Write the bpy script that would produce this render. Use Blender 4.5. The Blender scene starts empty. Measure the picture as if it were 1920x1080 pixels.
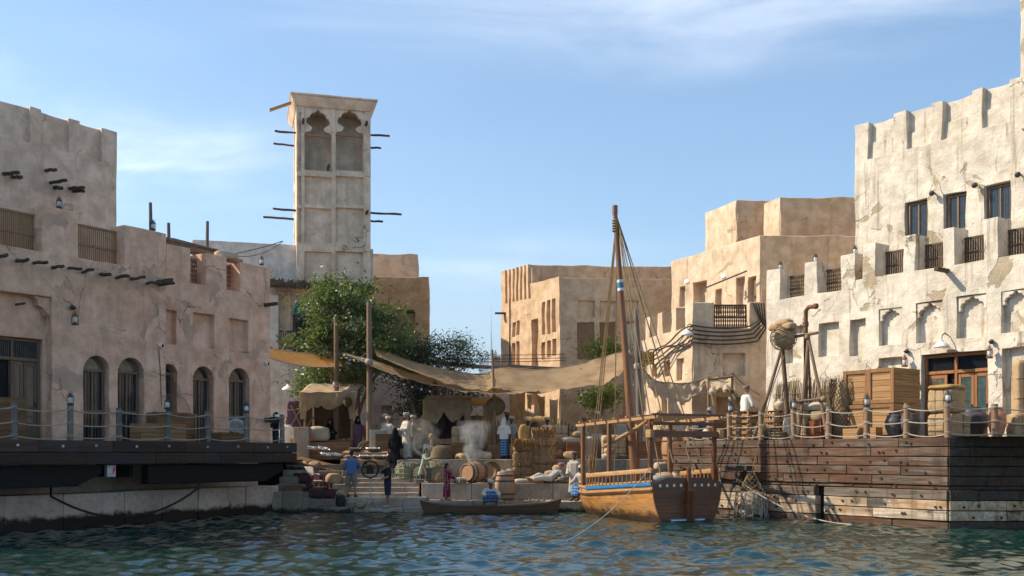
import bpy, bmesh, math, random
import numpy as np
from mathutils import Vector, Matrix, noise, Euler

R = math.radians
sc = bpy.context.scene
COL = sc.collection
rnd = random.Random(7)

# ------------------------------------------------------------------ camera
F, CZ, HY = 1866.7, 2.2, 850.0          # focal length in px of the 1920 frame, eye height, horizon row
cam = bpy.data.cameras.new('camera'); co = bpy.data.objects.new('camera', cam); COL.objects.link(co)
cam.sensor_width = 36; cam.lens = 35.0
cam.shift_y = (HY - 540) / 1920.0
co.location = (0, 0, CZ); co.rotation_euler = (R(90), 0, 0)
cam.clip_start = .1; cam.clip_end = 40000
sc.camera = co

# ------------------------------------------------------------------ light
SUN = Vector((-1.42, .13, 1.16)).normalized()        # direction towards the sun
SUN_EL = math.asin(SUN.z); SUN_AZ = math.atan2(SUN.x, SUN.y)
w = bpy.data.worlds.new('World'); sc.world = w; w.use_nodes = True
wt = w.node_tree; wn = wt.nodes; bg = wn['Background']
sky = wn.new('ShaderNodeTexSky'); sky.sky_type = 'NISHITA'; sky.sun_disc = False
sky.sun_elevation = SUN_EL; sky.sun_rotation = SUN_AZ
sky.air_density = 1.0; sky.dust_density = 0.6; sky.ozone_density = 2.5; sky.altitude = 0
SKY_STR = .098; CLOUD_K = .46
# thin cirrus: fibrous noise on a high flat layer (direction projected on a plane overhead)
tc = wn.new('ShaderNodeTexCoord'); sx = wn.new('ShaderNodeSeparateXYZ')
wt.links.new(tc.outputs['Generated'], sx.inputs[0])
def wm(op, a, b):
    n = wn.new('ShaderNodeMath'); n.operation = op
    for i, v in enumerate((a, b)):
        if v is None: continue
        if isinstance(v, (int, float)): n.inputs[i].default_value = v
        else: wt.links.new(v, n.inputs[i])
    return n.outputs[0]
zz = wm('ADD', wm('MAXIMUM', sx.outputs[2], 0.0), .12)
cx_ = wm('DIVIDE', sx.outputs[0], zz); cy_ = wm('DIVIDE', sx.outputs[1], zz)
cb = wn.new('ShaderNodeCombineXYZ'); wt.links.new(cx_, cb.inputs[0]); wt.links.new(cy_, cb.inputs[1])
mp = wn.new('ShaderNodeMapping'); wt.links.new(cb.outputs[0], mp.inputs[0])
CLOUD_OFF = (5.60, 8.20, 0)
mp.inputs['Location'].default_value = CLOUD_OFF; mp.inputs['Rotation'].default_value = (0, 0, R(22)); mp.inputs['Scale'].default_value = (.55, 1.0, 1)
def wnoise(scale, detail, rough, dist):
    n = wn.new('ShaderNodeTexNoise'); wt.links.new(mp.outputs[0], n.inputs['Vector'])
    n.inputs['Scale'].default_value = scale; n.inputs['Detail'].default_value = detail
    n.inputs['Roughness'].default_value = rough; n.inputs['Distortion'].default_value = dist
    return n.outputs[0]
def wramp(f, a, b):
    n = wn.new('ShaderNodeMapRange'); n.interpolation_type = 'SMOOTHSTEP'; wt.links.new(f, n.inputs[0])
    n.inputs[1].default_value = a; n.inputs[2].default_value = b
    return n.outputs[0]
big = wm('MULTIPLY', wramp(wnoise(.62, 3, .5, .4), .50, .69), wramp(sx.outputs[2], .10, .28))
fib = wramp(wnoise(2.3, 8, .60, .5), .32, .78)
veil = wramp(wnoise(.38, 3, .5, .2), .30, .75)
msk = wm('ADD', wm('MULTIPLY', wm('MULTIPLY', big, fib), CLOUD_K), wm('MULTIPLY', veil, .05))
cm = wn.new('ShaderNodeMix'); cm.data_type = 'RGBA'
# low sky pales to a blue white veil, the same all round the horizon
tint = wn.new('ShaderNodeMix'); tint.data_type = 'RGBA'; tint.blend_type = 'MULTIPLY'; tint.inputs[0].default_value = 1
wt.links.new(sky.outputs[0], tint.inputs[6]); tint.inputs[7].default_value = (.80, .98, 1.03, 1)
vl = wn.new('ShaderNodeMix'); vl.data_type = 'RGBA'
wt.links.new(wramp(sx.outputs[2], .24, -.02), vl.inputs[0]); wt.links.new(tint.outputs[2], vl.inputs[6]); vl.inputs[7].default_value = (2.6, 3.4, 4.0, 1)
wt.links.new(msk, cm.inputs[0]); wt.links.new(vl.outputs[2], cm.inputs[6]); cm.inputs[7].default_value = (12.0, 11.8, 11.5, 1)
wt.links.new(cm.outputs[2], bg.inputs[0]); bg.inputs[1].default_value = SKY_STR

sl = bpy.data.lights.new('sun', 'SUN'); so = bpy.data.objects.new('sun', sl); COL.objects.link(so)
sl.energy = 3.6; sl.angle = R(.53); sl.color = (1, .88, .71)
so.rotation_euler = SUN.to_track_quat('Z', 'Y').to_euler(); so.location = (-30, 20, 40)

vs = sc.view_settings
vs.view_transform = 'Standard'; vs.look = 'None'; vs.gamma = 1; vs.use_curve_mapping = False; vs.exposure = 1.02
sc.cycles.max_bounces = 6; sc.cycles.diffuse_bounces = 3; sc.cycles.glossy_bounces = 3
sc.cycles.transparent_max_bounces = 12; sc.cycles.volume_bounces = 0
sc.cycles.use_denoising = True
sc.cycles.caustics_reflective = True; sc.cycles.blur_glossy = 1.0; sc.cycles.sample_clamp_indirect = 4.0; sc.cycles.caustics_refractive = False

# ------------------------------------------------------------------ helpers
def at(px, py, Y):
    return Vector(((px - 960) / F * Y, Y, CZ + (HY - py) / F * Y))
def pos(px, Y, z):
    return Vector(((px - 960) / F * Y, Y, z))
def xat(px, Y): return (px - 960) / F * Y
def zat(py, Y): return CZ + (HY - py) / F * Y

def tag(o, label, cat, group=None):
    o['label'] = label; o['category'] = cat
    if group: o['group'] = group
    return o
def thing(name, label, cat, loc=(0, 0, 0), rz=0, group=None):
    o = bpy.data.objects.new(name, None); COL.objects.link(o)
    o.empty_display_size = .2
    o.location = loc; o.rotation_euler = (0, 0, rz)
    return tag(o, label, cat, group)

def wob(p, a):
    if not a: return p
    v = noise.noise_vector(Vector(p) * .9) * a + noise.noise_vector(Vector(p) * 2.7 + Vector((5, 3, 1))) * (a * .5)
    return (p[0] + v.x, p[1] + v.y, p[2] + v.z)

class MB:
    def __init__(s): s.v = []; s.f = []
    def add(s, vs_, fs):
        n = len(s.v); s.v += [tuple(v) for v in vs_]; s.f += [tuple(i + n for i in f) for f in fs]
        return s
    def box(s, c, d, rot=None, taper=1.0):
        hx, hy, hz = d[0] / 2, d[1] / 2, d[2] / 2
        p = [Vector((x * hx * (taper if z > 0 else 1), y * hy * (taper if z > 0 else 1), z * hz)) for z in (-1, 1) for y in (-1, 1) for x in (-1, 1)]
        if rot is not None:
            if not isinstance(rot, Matrix): rot = Euler(rot).to_matrix()
            p = [rot @ q for q in p]
        c = Vector(c)
        return s.add([q + c for q in p], [(0, 2, 3, 1), (4, 5, 7, 6), (0, 1, 5, 4), (2, 6, 7, 3), (0, 4, 6, 2), (1, 3, 7, 5)])
    def bx(s, x0, x1, y0, y1, z0, z1):
        return s.box(((x0 + x1) / 2, (y0 + y1) / 2, (z0 + z1) / 2), (abs(x1 - x0), abs(y1 - y0), abs(z1 - z0)))
    def bar(s, a, b, wd, th, up=(0, 0, 1)):
        a, b = Vector(a), Vector(b); d = b - a; L = d.length; d.normalize()
        u = Vector(up)
        if abs(u.dot(d)) > .98: u = Vector((0, 1, 0))
        x = d; y = u.cross(d).normalized(); z = x.cross(y)
        return s.box((a + b) / 2, (L, wd, th), Matrix((x, y, z)).transposed())
    def tube(s, pts, r, n=7, cap=True, ell=None):
        pts = [Vector(p) for p in pts]; m = len(pts)
        if not isinstance(r, (list, tuple)): r = [r] * m
        vs_, fs = [], []
        pu = None
        for i, p in enumerate(pts):
            d = (pts[min(i + 1, m - 1)] - pts[max(i - 1, 0)])
            if d.length < 1e-9: d = Vector((0, 0, 1))
            d.normalize()
            if pu is None:
                a = Vector((0, 0, 1)) if abs(d.z) < .9 else Vector((0, 1, 0))
                u = a.cross(d).normalized()
            else:
                u = (pu - d * pu.dot(d))
                u = u.normalized() if u.length > 1e-6 else d.orthogonal().normalized()
            pu = u; v = d.cross(u)
            e = ell or (1, 1)
            for k in range(n):
                t = 2 * math.pi * k / n
                vs_.append(p + (u * math.cos(t) * e[0] + v * math.sin(t) * e[1]) * r[i])
        for i in range(m - 1):
            for k in range(n):
                k2 = (k + 1) % n
                fs.append((i * n + k, i * n + k2, (i + 1) * n + k2, (i + 1) * n + k))
        if cap:
            fs.append(tuple(range(n - 1, -1, -1))); fs.append(tuple((m - 1) * n + k for k in range(n)))
        return s.add(vs_, fs)
    def lathe(s, prof, n=16, c=(0, 0, 0), M=None, sq=(1, 1)):
        vs_, fs = [], []; c = Vector(c); m = len(prof)
        for (r, z) in prof:
            for k in range(n):
                t = 2 * math.pi * k / n
                q = Vector((r * math.cos(t) * sq[0], r * math.sin(t) * sq[1], z))
                vs_.append((M @ q if M else q) + c)
        for i in range(m - 1):
            for k in range(n):
                k2 = (k + 1) % n
                fs.append((i * n + k, i * n + k2, (i + 1) * n + k2, (i + 1) * n + k))
        fs.append(tuple(range(n - 1, -1, -1))); fs.append(tuple((m - 1) * n + k for k in range(n)))
        return s.add(vs_, fs)
    def ball(s, c, r, n=10, m=7, rot=None):
        if not isinstance(r, (list, tuple)): r = (r, r, r)
        vs_, fs = [], []
        for i in range(1, m):
            a = math.pi * i / m
            for k in range(n):
                t = 2 * math.pi * k / n
                vs_.append(Vector((r[0] * math.sin(a) * math.cos(t), r[1] * math.sin(a) * math.sin(t), -r[2] * math.cos(a))))
        vs_ += [Vector((0, 0, -r[2])), Vector((0, 0, r[2]))]
        for i in range(m - 2):
            for k in range(n):
                k2 = (k + 1) % n; fs.append((i * n + k, i * n + k2, (i + 1) * n + k2, (i + 1) * n + k))
        b, t_ = len(vs_) - 2, len(vs_) - 1
        for k in range(n):
            k2 = (k + 1) % n; fs.append((b, k2, k)); fs.append((t_, (m - 2) * n + k, (m - 2) * n + k2))
        if rot is not None:
            rot = rot if isinstance(rot, Matrix) else Euler(rot).to_matrix()
            vs_ = [rot @ q for q in vs_]
        c = Vector(c)
        return s.add([q + c for q in vs_], fs)
    def prism(s, poly, y0, y1, M=None):
        """poly in (x, z), extruded along y"""
        n = len(poly)
        vs_ = [Vector((x, y0, z)) for x, z in poly] + [Vector((x, y1, z)) for x, z in poly]
        if M: vs_ = [M @ q for q in vs_]
        fs = [tuple(range(n)), tuple(range(2 * n - 1, n - 1, -1))]
        for k in range(n):
            k2 = (k + 1) % n; fs.append((k, k + n, k2 + n, k2))
        return s.add(vs_, fs)
    def grid(s, fn, nu, nv):
        vs_ = [fn(i / nu, j / nv) for j in range(nv + 1) for i in range(nu + 1)]
        fs = [(j * (nu + 1) + i, j * (nu + 1) + i + 1, (j + 1) * (nu + 1) + i + 1, (j + 1) * (nu + 1) + i) for j in range(nv) for i in range(nu)]
        return s.add(vs_, fs)
    def jit(s, a):
        s.v = [wob(p, a) for p in s.v]; return s
    def move(s, M):
        s.v = [tuple(M @ Vector(p)) for p in s.v]; return s
    def mesh(s, name, mat=None, smooth=False, recalc=True):
        me = bpy.data.meshes.new(name); me.from_pydata(s.v, [], s.f)
        if recalc:
            bm = bmesh.new(); bm.from_mesh(me); bmesh.ops.recalc_face_normals(bm, faces=bm.faces); bm.to_mesh(me); bm.free()
        if smooth:
            me.polygons.foreach_set('use_smooth', [True] * len(me.polygons))
            if smooth != 'all': me.set_sharp_from_angle(angle=R(40))
        if mat: me.materials.append(mat)
        return me
    def build(s, name, mat, parent=None, smooth=False, bevel=0, loc=None, rot=None, recalc=True, kind=None, seg=1, solid=0):
        o = bpy.data.objects.new(name, s.mesh(name, mat, smooth, recalc)); COL.objects.link(o)
        if parent: o.parent = parent
        if loc is not None: o.location = loc
        if rot is not None: o.rotation_euler = rot
        if solid:
            m = o.modifiers.new('solid', 'SOLIDIFY'); m.thickness = solid; m.offset = 0
        if bevel:
            m = o.modifiers.new('bevel', 'BEVEL'); m.width = bevel; m.segments = seg; m.limit_method = 'ANGLE'; m.angle_limit = R(45); m.harden_normals = bool(smooth)
        if kind: o['kind'] = kind
        return o

def inst(me_obj, name, parent, loc, rot=(0, 0, 0), scale=(1, 1, 1), mat=None):
    o = bpy.data.objects.new(name, me_obj.data if hasattr(me_obj, 'data') else me_obj); COL.objects.link(o)
    o.parent = parent; o.location = loc; o.rotation_euler = rot; o.scale = scale
    if hasattr(me_obj, 'modifiers'):
        for m in me_obj.modifiers:
            if m.type == 'BEVEL':
                q = o.modifiers.new('bevel', 'BEVEL'); q.width = m.width; q.segments = m.segments; q.limit_method = 'ANGLE'
    return o

def sag(a, b, d, n=10):
    a, b = Vector(a), Vector(b)
    return [a.lerp(b, i / n) - Vector((0, 0, d * 4 * (i / n) * (1 - i / n))) for i in range(n + 1)]

# plane frame of a wall: local x along the wall, y into the building, z up
class Frame:
    def __init__(s, O, ang):
        s.O = Vector((O[0], O[1], O[2])); s.a = ang
        s.u = Vector((math.cos(ang), math.sin(ang), 0)); s.n = Vector((-math.sin(ang), math.cos(ang), 0))
    def uv(s, px, py, off=0.0):
        C = Vector((0, 0, CZ)); d = Vector(((px - 960) / F, 1, (HY - py) / F))
        p0 = s.O + s.n * off; t = (p0 - C).dot(s.n) / d.dot(s.n); P = C + d * t
        return ((P - s.O).dot(s.u), P.z - s.O.z)
    def u_(s, px, off=0.0): return s.uv(px, HY, off)[0]
    def v_(s, px, py, off=0.0): return s.uv(px, py, off)[1]
    def rect(s, xa, xb, ya, yb, off=0.0):
        """pixel box (left, right, top, bottom; rows read at the box's middle) -> local x0,x1,z0,z1"""
        xm = (xa + xb) / 2
        return (s.u_(xa, off), s.u_(xb, off), s.v_(xm, yb, off), s.v_(xm, ya, off))
    def w(s, x, y, z): return s.O + s.u * x + s.n * y + Vector((0, 0, z))

def slab(x0, x1, z0, z1, T, feats=(), step=.45, wb=.018, back=True):
    """a wall from y=0 (front) to y=T; feats = (xa, xb, za, zb, depth): recess (depth>0), proud (<0), hole (None)"""
    def cuts(lo, hi, vals):
        c = sorted([lo, hi] + [v for v in vals if lo + .015 < v < hi - .015]); o = [c[0]]
        for v in c[1:]:
            if v - o[-1] < .012: continue
            k = max(1, round((v - o[-1]) / step)); a = o[-1]
            o += [a + (v - a) * (i + 1) / k for i in range(k)]
        o[-1] = hi
        return o
    xs = cuts(x0, x1, [v for f in feats for v in f[:2]]); zs = cuts(z0, z1, [v for f in feats for v in f[2:4]])
    nx, nz = len(xs) - 1, len(zs) - 1
    D = [[0.0] * nz for _ in range(nx)]
    for i in range(nx):
        xm = (xs[i] + xs[i + 1]) / 2
        for f in feats:
            if f[0] < xm < f[1]:
                for j in range(nz):
                    if f[2] < (zs[j] + zs[j + 1]) / 2 < f[3]: D[i][j] = T if f[4] is None else f[4]
    mb = MB(); key = {}
    def V(i, j, d):
        k = (i, j, round(d, 4))
        if k not in key:
            key[k] = len(mb.v); mb.v.append(wob((xs[i], d, zs[j]), wb))
        return key[k]
    g = lambda i, j: D[i][j] if 0 <= i < nx and 0 <= j < nz else T
    for i in range(nx):
        for j in range(nz):
            d = D[i][j]
            if d < T:
                mb.f.append((V(i, j, d), V(i + 1, j, d), V(i + 1, j + 1, d), V(i, j + 1, d)))
                if back: mb.f.append((V(i, j, T), V(i, j + 1, T), V(i + 1, j + 1, T), V(i + 1, j, T)))
    for i in range(nx + 1):
        for j in range(nz):
            a, b = g(i - 1, j), g(i, j)
            if a < b: mb.f.append((V(i, j, a), V(i, j, b), V(i, j + 1, b), V(i, j + 1, a)))
            elif b < a: mb.f.append((V(i, j, b), V(i, j + 1, b), V(i, j + 1, a), V(i, j, a)))
    for i in range(nx):
        for j in range(nz + 1):
            a, b = g(i, j - 1), g(i, j)
            if a < b: mb.f.append((V(i, j, a), V(i + 1, j, a), V(i + 1, j, b), V(i, j, b)))
            elif b < a: mb.f.append((V(i, j, b), V(i, j, a), V(i + 1, j, a), V(i + 1, j, b)))
    return mb
def wallpart(name, mb, mat, parent, bevel=.035):
    return mb.build(name, mat, parent, smooth=True, bevel=bevel, seg=2, recalc=False)
# ------------------------------------------------------------------ materials
class G:
    def __init__(s, name, rough=.85, spec=.25):
        s.m = bpy.data.materials.new(name); s.m.use_nodes = True; s.t = s.m.node_tree
        s.b = s.t.nodes['Principled BSDF']
        s.b.inputs['Roughness'].default_value = rough; s.b.inputs['Specular IOR Level'].default_value = spec
        s.tc = s.t.nodes.new('ShaderNodeTexCoord')
        s.obj = s.tc.outputs['Object']
        s.oi = s.t.nodes.new('ShaderNodeObjectInfo')
    def set(s, sock, v):
        if isinstance(v, bpy.types.NodeSocket): s.t.links.new(v, sock)
        elif isinstance(v, (tuple, list)) and len(v) == 3 and sock.type == 'RGBA': sock.default_value = (*v, 1)
        else: sock.default_value = v
    def n(s, typ, ins=None, out=0, **props):
        nd = s.t.nodes.new('ShaderNode' + typ)
        for k, v in props.items(): setattr(nd, k, v)
        for k, v in (ins or {}).items(): s.set(nd.inputs[k], v)
        return nd.outputs[out]
    def map(s, scale, vec=None, loc=(0, 0, 0), rot=(0, 0, 0)):
        return s.n('Mapping', {'Vector': vec or s.obj, 'Scale': scale, 'Location': loc, 'Rotation': rot})
    def rvec(s, k=37.0):
        """object coordinates shifted by the object's random number, so that alike pieces differ"""
        m = s.n('Math', {0: s.oi.outputs['Random'], 1: k}, operation='MULTIPLY')
        c = s.n('CombineXYZ', {0: m, 1: m, 2: m})
        return s.n('VectorMath', {0: s.obj, 1: c}, operation='ADD')
    def noise(s, scale, detail=4, rough=.55, vec=None, dist=0, out=0):
        return s.n('TexNoise', {'Vector': vec or s.obj, 'Scale': scale, 'Detail': detail, 'Roughness': rough, 'Distortion': dist}, out=out)
    def ramp(s, f, a, b, c=0.0, d=1.0):
        return s.n('MapRange', {0: f, 1: a, 2: b, 3: c, 4: d}, interpolation_type='SMOOTHSTEP')
    def mix(s, f, a, b, mode='MIX'):
        return s.n('Mix', {0: f, 6: a, 7: b}, out=2, data_type='RGBA', blend_type=mode)
    def math(s, op, a, b=0.0): return s.n('Math', {0: a, 1: b}, operation=op)
    def bump(s, h, st=.5, d=.02, nrm=None):
        i = {'Height': h, 'Strength': st, 'Distance': d}
        if nrm: i['Normal'] = nrm
        o = s.n('Bump', i); s.t.links.new(o, s.b.inputs['Normal']); return o
    def col(s, c): s.set(s.b.inputs['Base Color'], c); return s
    def inp(s, k, v): s.set(s.b.inputs[k], v); return s
    def hsv(s, c, v=1.0, sat=1.0, h=.5): return s.n('HueSaturation', {'Color': c, 'Value': v, 'Saturation': sat, 'Hue': h})

def sc3(c, k): return tuple(min(1, x * k) for x in c)

def stucco(name, A, B, patch, crack=.5, streak=.35, off=0, patch_at=.60, bumpy=1.0):
    g = G(name, .92, .15)
    v = g.n('VectorMath', {0: g.obj, 1: (off, off * .7, off * .3)}, operation='ADD')
    n1 = g.noise(.32, 5, .6, v); n2 = g.noise(1.9, 7, .62, v); n3 = g.noise(16, 6, .65, v)
    c = g.mix(g.ramp(n1, .35, .65), A, B)
    c = g.mix(g.ramp(n2, .3, .72), g.hsv(c, .78, 1.08), g.hsv(c, 1.12, .95))
    c = g.mix(g.ramp(n3, .3, .7, 0, .35), c, g.hsv(c, .72))
    # worn patches with crisp uneven edges
    pn = g.noise(.75, 8, .58, g.n('VectorMath', {0: v, 1: (11, 5, 7)}, operation='ADD'), .6)
    pm = g.ramp(pn, patch_at, patch_at + .035)
    pcol = g.mix(g.ramp(n2, .35, .65), patch, sc3(patch, .72))
    c = g.mix(g.math('MULTIPLY', pm, .8), c, pcol)
    # water streaks running down
    st = g.noise(1.0, 6, .6, g.map((4.5, 4.5, .32), v))
    c = g.mix(g.ramp(st, .53, .75, 0, streak), c, sc3(patch, .55))
    # cracks
    dv = g.n('VectorMath', {0: v, 1: g.n('VectorMath', {0: g.noise(2.2, 4, .6, v, out=1), 'Scale': .42}, operation='SCALE')}, operation='ADD')
    vo = g.n('TexVoronoi', {'Vector': g.map((.75, .75, .5), dv), 'Scale': 1.0}, feature='DISTANCE_TO_EDGE')
    cmk = g.ramp(g.noise(.55, 2, .5, g.n('VectorMath', {0: v, 1: (3, 21, 9)}, operation='ADD')), .52, .62)
    cl = g.math('MULTIPLY', g.ramp(vo, .003, .010, 1, 0), cmk)
    c = g.mix(g.math('MULTIPLY', cl, crack), c, sc3(patch, .22))
    g.col(c)
    h = g.math('ADD', g.math('MULTIPLY', n3, .35), g.math('MULTIPLY', n2, 1.2))
    h = g.math('SUBTRACT', h, g.math('MULTIPLY', pm, .35)); h = g.math('SUBTRACT', h, g.math('MULTIPLY', cl, .8))
    g.bump(h, .55 * bumpy, .05)
    return g.m

def wood(name, A, B, ax=0, scale=1.0, rough=.75, spec=.25, vary=.35, grey=None, wet=None, bumpd=.012):
    g = G(name, rough, spec)
    v = g.rvec()
    s_ = [7 * scale] * 3; s_[ax] = .45 * scale
    n1 = g.noise(1.0, 6, .62, g.map(tuple(s_), v), .8)
    s2 = [34 * scale] * 3; s2[ax] = 1.2 * scale
    n2 = g.noise(1.0, 4, .6, g.map(tuple(s2), v), .4)
    c = g.mix(g.ramp(n1, .3, .7), A, B)
    c = g.mix(g.ramp(n2, .35, .7, 0, .55), c, sc3(A, .5))
    if grey:
        c = g.mix(g.ramp(g.noise(.9, 5, .6, v), .45, .66), c, grey)
    val = g.math('ADD', g.math('MULTIPLY', g.oi.outputs['Random'], vary), 1 - vary / 2)
    c = g.hsv(c, val)
    if wet is not None:                           # weathered varnish and scum above the waterline
        gz = g.n('NewGeometry', out=0); z = g.n('SeparateXYZ', {0: gz}, out=2)
        st = g.noise(1.0, 6, .65, g.map((1.6, 1.6, 3.5), gz)); c = g.mix(g.ramp(st, .48, .66, 0, .55), c, sc3(A, .42))
        zn = g.math('ADD', z, g.math('MULTIPLY', g.math('SUBTRACT', g.noise(3.5, 6, .7, gz), .5), .7)); c = g.mix(g.ramp(zn, wet, wet + .22, .85, 0), c, (.035, .018, .010))
    g.col(c)
    g.bump(g.math('ADD', n1, g.math('MULTIPLY', n2, .7)), .5, bumpd)
    return g.m

def cloth(name, A, B=None, weave=180, vary=.15, trans=0, rough=.95, nsc=3.0, alpha=None):
    g = G(name, rough, .08)
    v = g.rvec(); B = B or sc3(A, .72)
    n1 = g.noise(nsc, 5, .6, v)
    c = g.mix(g.ramp(n1, .35, .68), A, B)
    c = g.hsv(c, g.math('ADD', g.math('MULTIPLY', g.oi.outputs['Random'], vary), 1 - vary / 2))
    g.col(c)
    n2 = g.noise(weave, 2, .5, v)
    g.bump(g.math('ADD', g.math('MULTIPLY', n2, .3), g.noise(9, 4, .6, v)), .4, .012)
    if trans:
        out = g.t.nodes['Material Output']
        tr = g.t.nodes.new('ShaderNodeBsdfTranslucent'); g.set(tr.inputs[0], c)
        ms = g.t.nodes.new('ShaderNodeMixShader'); ms.inputs[0].default_value = trans
        g.t.links.new(g.b.outputs[0], ms.inputs[1]); g.t.links.new(tr.outputs[0], ms.inputs[2]); g.t.links.new(ms.outputs[0], out.inputs[0])
    if alpha:                                     # open weave / torn holes
        hol = g.ramp(g.noise(alpha[0], 4, .6, v), alpha[1], alpha[1] + .03, 0, 1)
        wv = g.n('TexVoronoi', {'Vector': v, 'Scale': alpha[2]}, feature='DISTANCE_TO_EDGE')
        a = g.math('MAXIMUM', g.ramp(wv, alpha[3], alpha[3] + .04, 1, 0), g.math('SUBTRACT', 1.0, hol))
        g.inp('Alpha', a)
        if trans:
            tp = g.t.nodes.new('ShaderNodeBsdfTransparent'); m2 = g.t.nodes.new('ShaderNodeMixShader')
            g.b.inputs['Alpha'].default_value = 1
            for l in list(g.b.inputs['Alpha'].links): g.t.links.remove(l)
            g.t.links.new(a, m2.inputs[0]); g.t.links.new(tp.outputs[0], m2.inputs[1]); g.t.links.new(ms.outputs[0], m2.inputs[2]); g.t.links.new(m2.outputs[0], out.inputs[0])
    return g.m

def plain(name, A, rough=.8, spec=.25, metal=0, nsc=6, var=.25, bump=.3, vary=.2):
    g = G(name, rough, spec); v = g.rvec()
    n1 = g.noise(nsc, 5, .6, v)
    c = g.mix(g.ramp(n1, .3, .7), sc3(A, 1 + var), sc3(A, 1 - var))
    g.col(g.hsv(c, g.math('ADD', g.math('MULTIPLY', g.oi.outputs['Random'], vary), 1 - vary / 2)))
    g.inp('Metallic', metal)
    if bump: g.bump(g.noise(nsc * 6, 5, .6, v), bump, .01)
    return g.m

M = {}
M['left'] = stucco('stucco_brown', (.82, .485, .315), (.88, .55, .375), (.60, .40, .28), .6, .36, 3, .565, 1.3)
M['left_up'] = stucco('stucco_brown_upper', (.82, .56, .40), (.86, .61, .445), (.66, .465, .335), .5, .24, 9, .60)
M['white'] = stucco('stucco_cream', (.72, .635, .515), (.66, .565, .445), (.40, .30, .185), .5, .75, 17, .585, 1.8)
M['tower'] = stucco('stucco_grey', (.78, .61, .455), (.71, .545, .40), (.57, .43, .31), .9, .30, 31, .63)
M['bluewall'] = stucco('stucco_pale_grey', (.64, .60, .54), (.69, .64, .57), (.55, .51, .45), .9, .35, 37, .64)
M['tan'] = stucco('stucco_tan', (.70, .485, .30), (.64, .43, .26), (.47, .315, .19), .6, .45, 43, .64)
M['tan2'] = stucco('stucco_sand', (.68, .52, .365), (.62, .46, .31), (.45, .325, .21), .6, .55, 53, .63)
M['orange'] = stucco('stucco_orange', (.62, .37, .19), (.56, .33, .17), (.44, .26, .14), .85, .3, 61, .64)

def stone(name, A, B, wetz=None):
    g = G(name, .9, .2); v = g.rvec()
    n1 = g.noise(1.1, 6, .62, v); n2 = g.noise(7, 6, .65, v); n3 = g.noise(40, 4, .6, v)
    c = g.mix(g.ramp(n1, .35, .65), A, B)
    c = g.mix(g.ramp(n2, .4, .75, 0, .7), c, sc3(A, .5))
    c = g.hsv(c, g.math('ADD', g.math('MULTIPLY', g.oi.outputs['Random'], .45), .78))
    if wetz is not None:                          # algae below the tide line
        gz = g.n('NewGeometry', out=0); z = g.n('SeparateXYZ', {0: gz}, out=2)
        zz_ = g.math('ADD', z, g.math('MULTIPLY', g.math('SUBTRACT', g.noise(2.2, 6, .7, gz), .5), .55))
        wetm = g.ramp(zz_, wetz - .08, wetz + .10, 1, 0)
        c = g.mix(wetm, c, (.012, .011, .008))
        g.inp('Roughness', g.math('SUBTRACT', .9, g.math('MULTIPLY', wetm, .45)))
    g.col(c); g.bump(g.math('ADD', n2, g.math('MULTIPLY', n3, .4)), .6, .03)
    return g.m
M['stone'] = stone('quay_stone', (.34, .27, .20), (.25, .195, .145), .14)
M['stone_wall'] = stone('quay_wall_stone', (.58, .46, .36), (.46, .345, .275), .34)
M['stone_light'] = stone('light_stone', (.42, .34, .255), (.31, .25, .185))
M['paving'] = stone('paving', (.42, .35, .27), (.34, .28, .215))

M['dark_timber'] = wood('dark_timber', (.045, .026, .018), (.10, .05, .03), 0, 1, .7, .3, .8, (.045, .042, .042))
def quay_timber(name, A, B, grey, low):
    g = G(name, .72, .3); v = g.rvec(91)
    n1 = g.noise(1.0, 7, .65, g.map((.5, 7, 7), v), 1.0); n2 = g.noise(1.0, 5, .65, g.map((1.4, 40, 40), v), .5)
    rv = g.oi.outputs['Random']
    c = g.mix(g.ramp(rv, .2, .8), A, B)
    c = g.mix(g.ramp(g.noise(.8, 5, .6, g.map((.5, 1.2, 2.5), v)), .46, .62), c, grey)
    c = g.mix(g.ramp(n1, .38, .68, 0, .8), c, sc3(A, .3))
    c = g.mix(g.ramp(n2, .42, .68, 0, .6), c, sc3(A, .35))
    gz = g.n('NewGeometry', out=0); c = g.mix(g.ramp(g.noise(1.0, 6, .65, g.map((3.0, 3.0, .35), gz)), .50, .70, 0, .6), c, (.025, .018, .013))
    if low:                                       # bleached, rust-stained, salt-worn tide boards
        c = g.mix(g.ramp(g.noise(.9, 4, .6, v), .52, .62, 0, .7), c, (.30, .13, .04))
        c = g.mix(g.ramp(g.noise(.7, 6, .6, v), .57, .66, 0, .85), c, (.03, .025, .02))
    g.col(c); g.bump(g.math('ADD', n1, g.math('MULTIPLY', n2, .8)), .8, .02)
    return g.m
M['quay_hi'] = quay_timber('quay_timber', (.13, .056, .026), (.17, .09, .05), (.18, .145, .11), False)
M['quay_lo'] = quay_timber('quay_timber_bleached', (.60, .42, .25), (.48, .34, .22), (.62, .52, .40), True)

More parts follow.
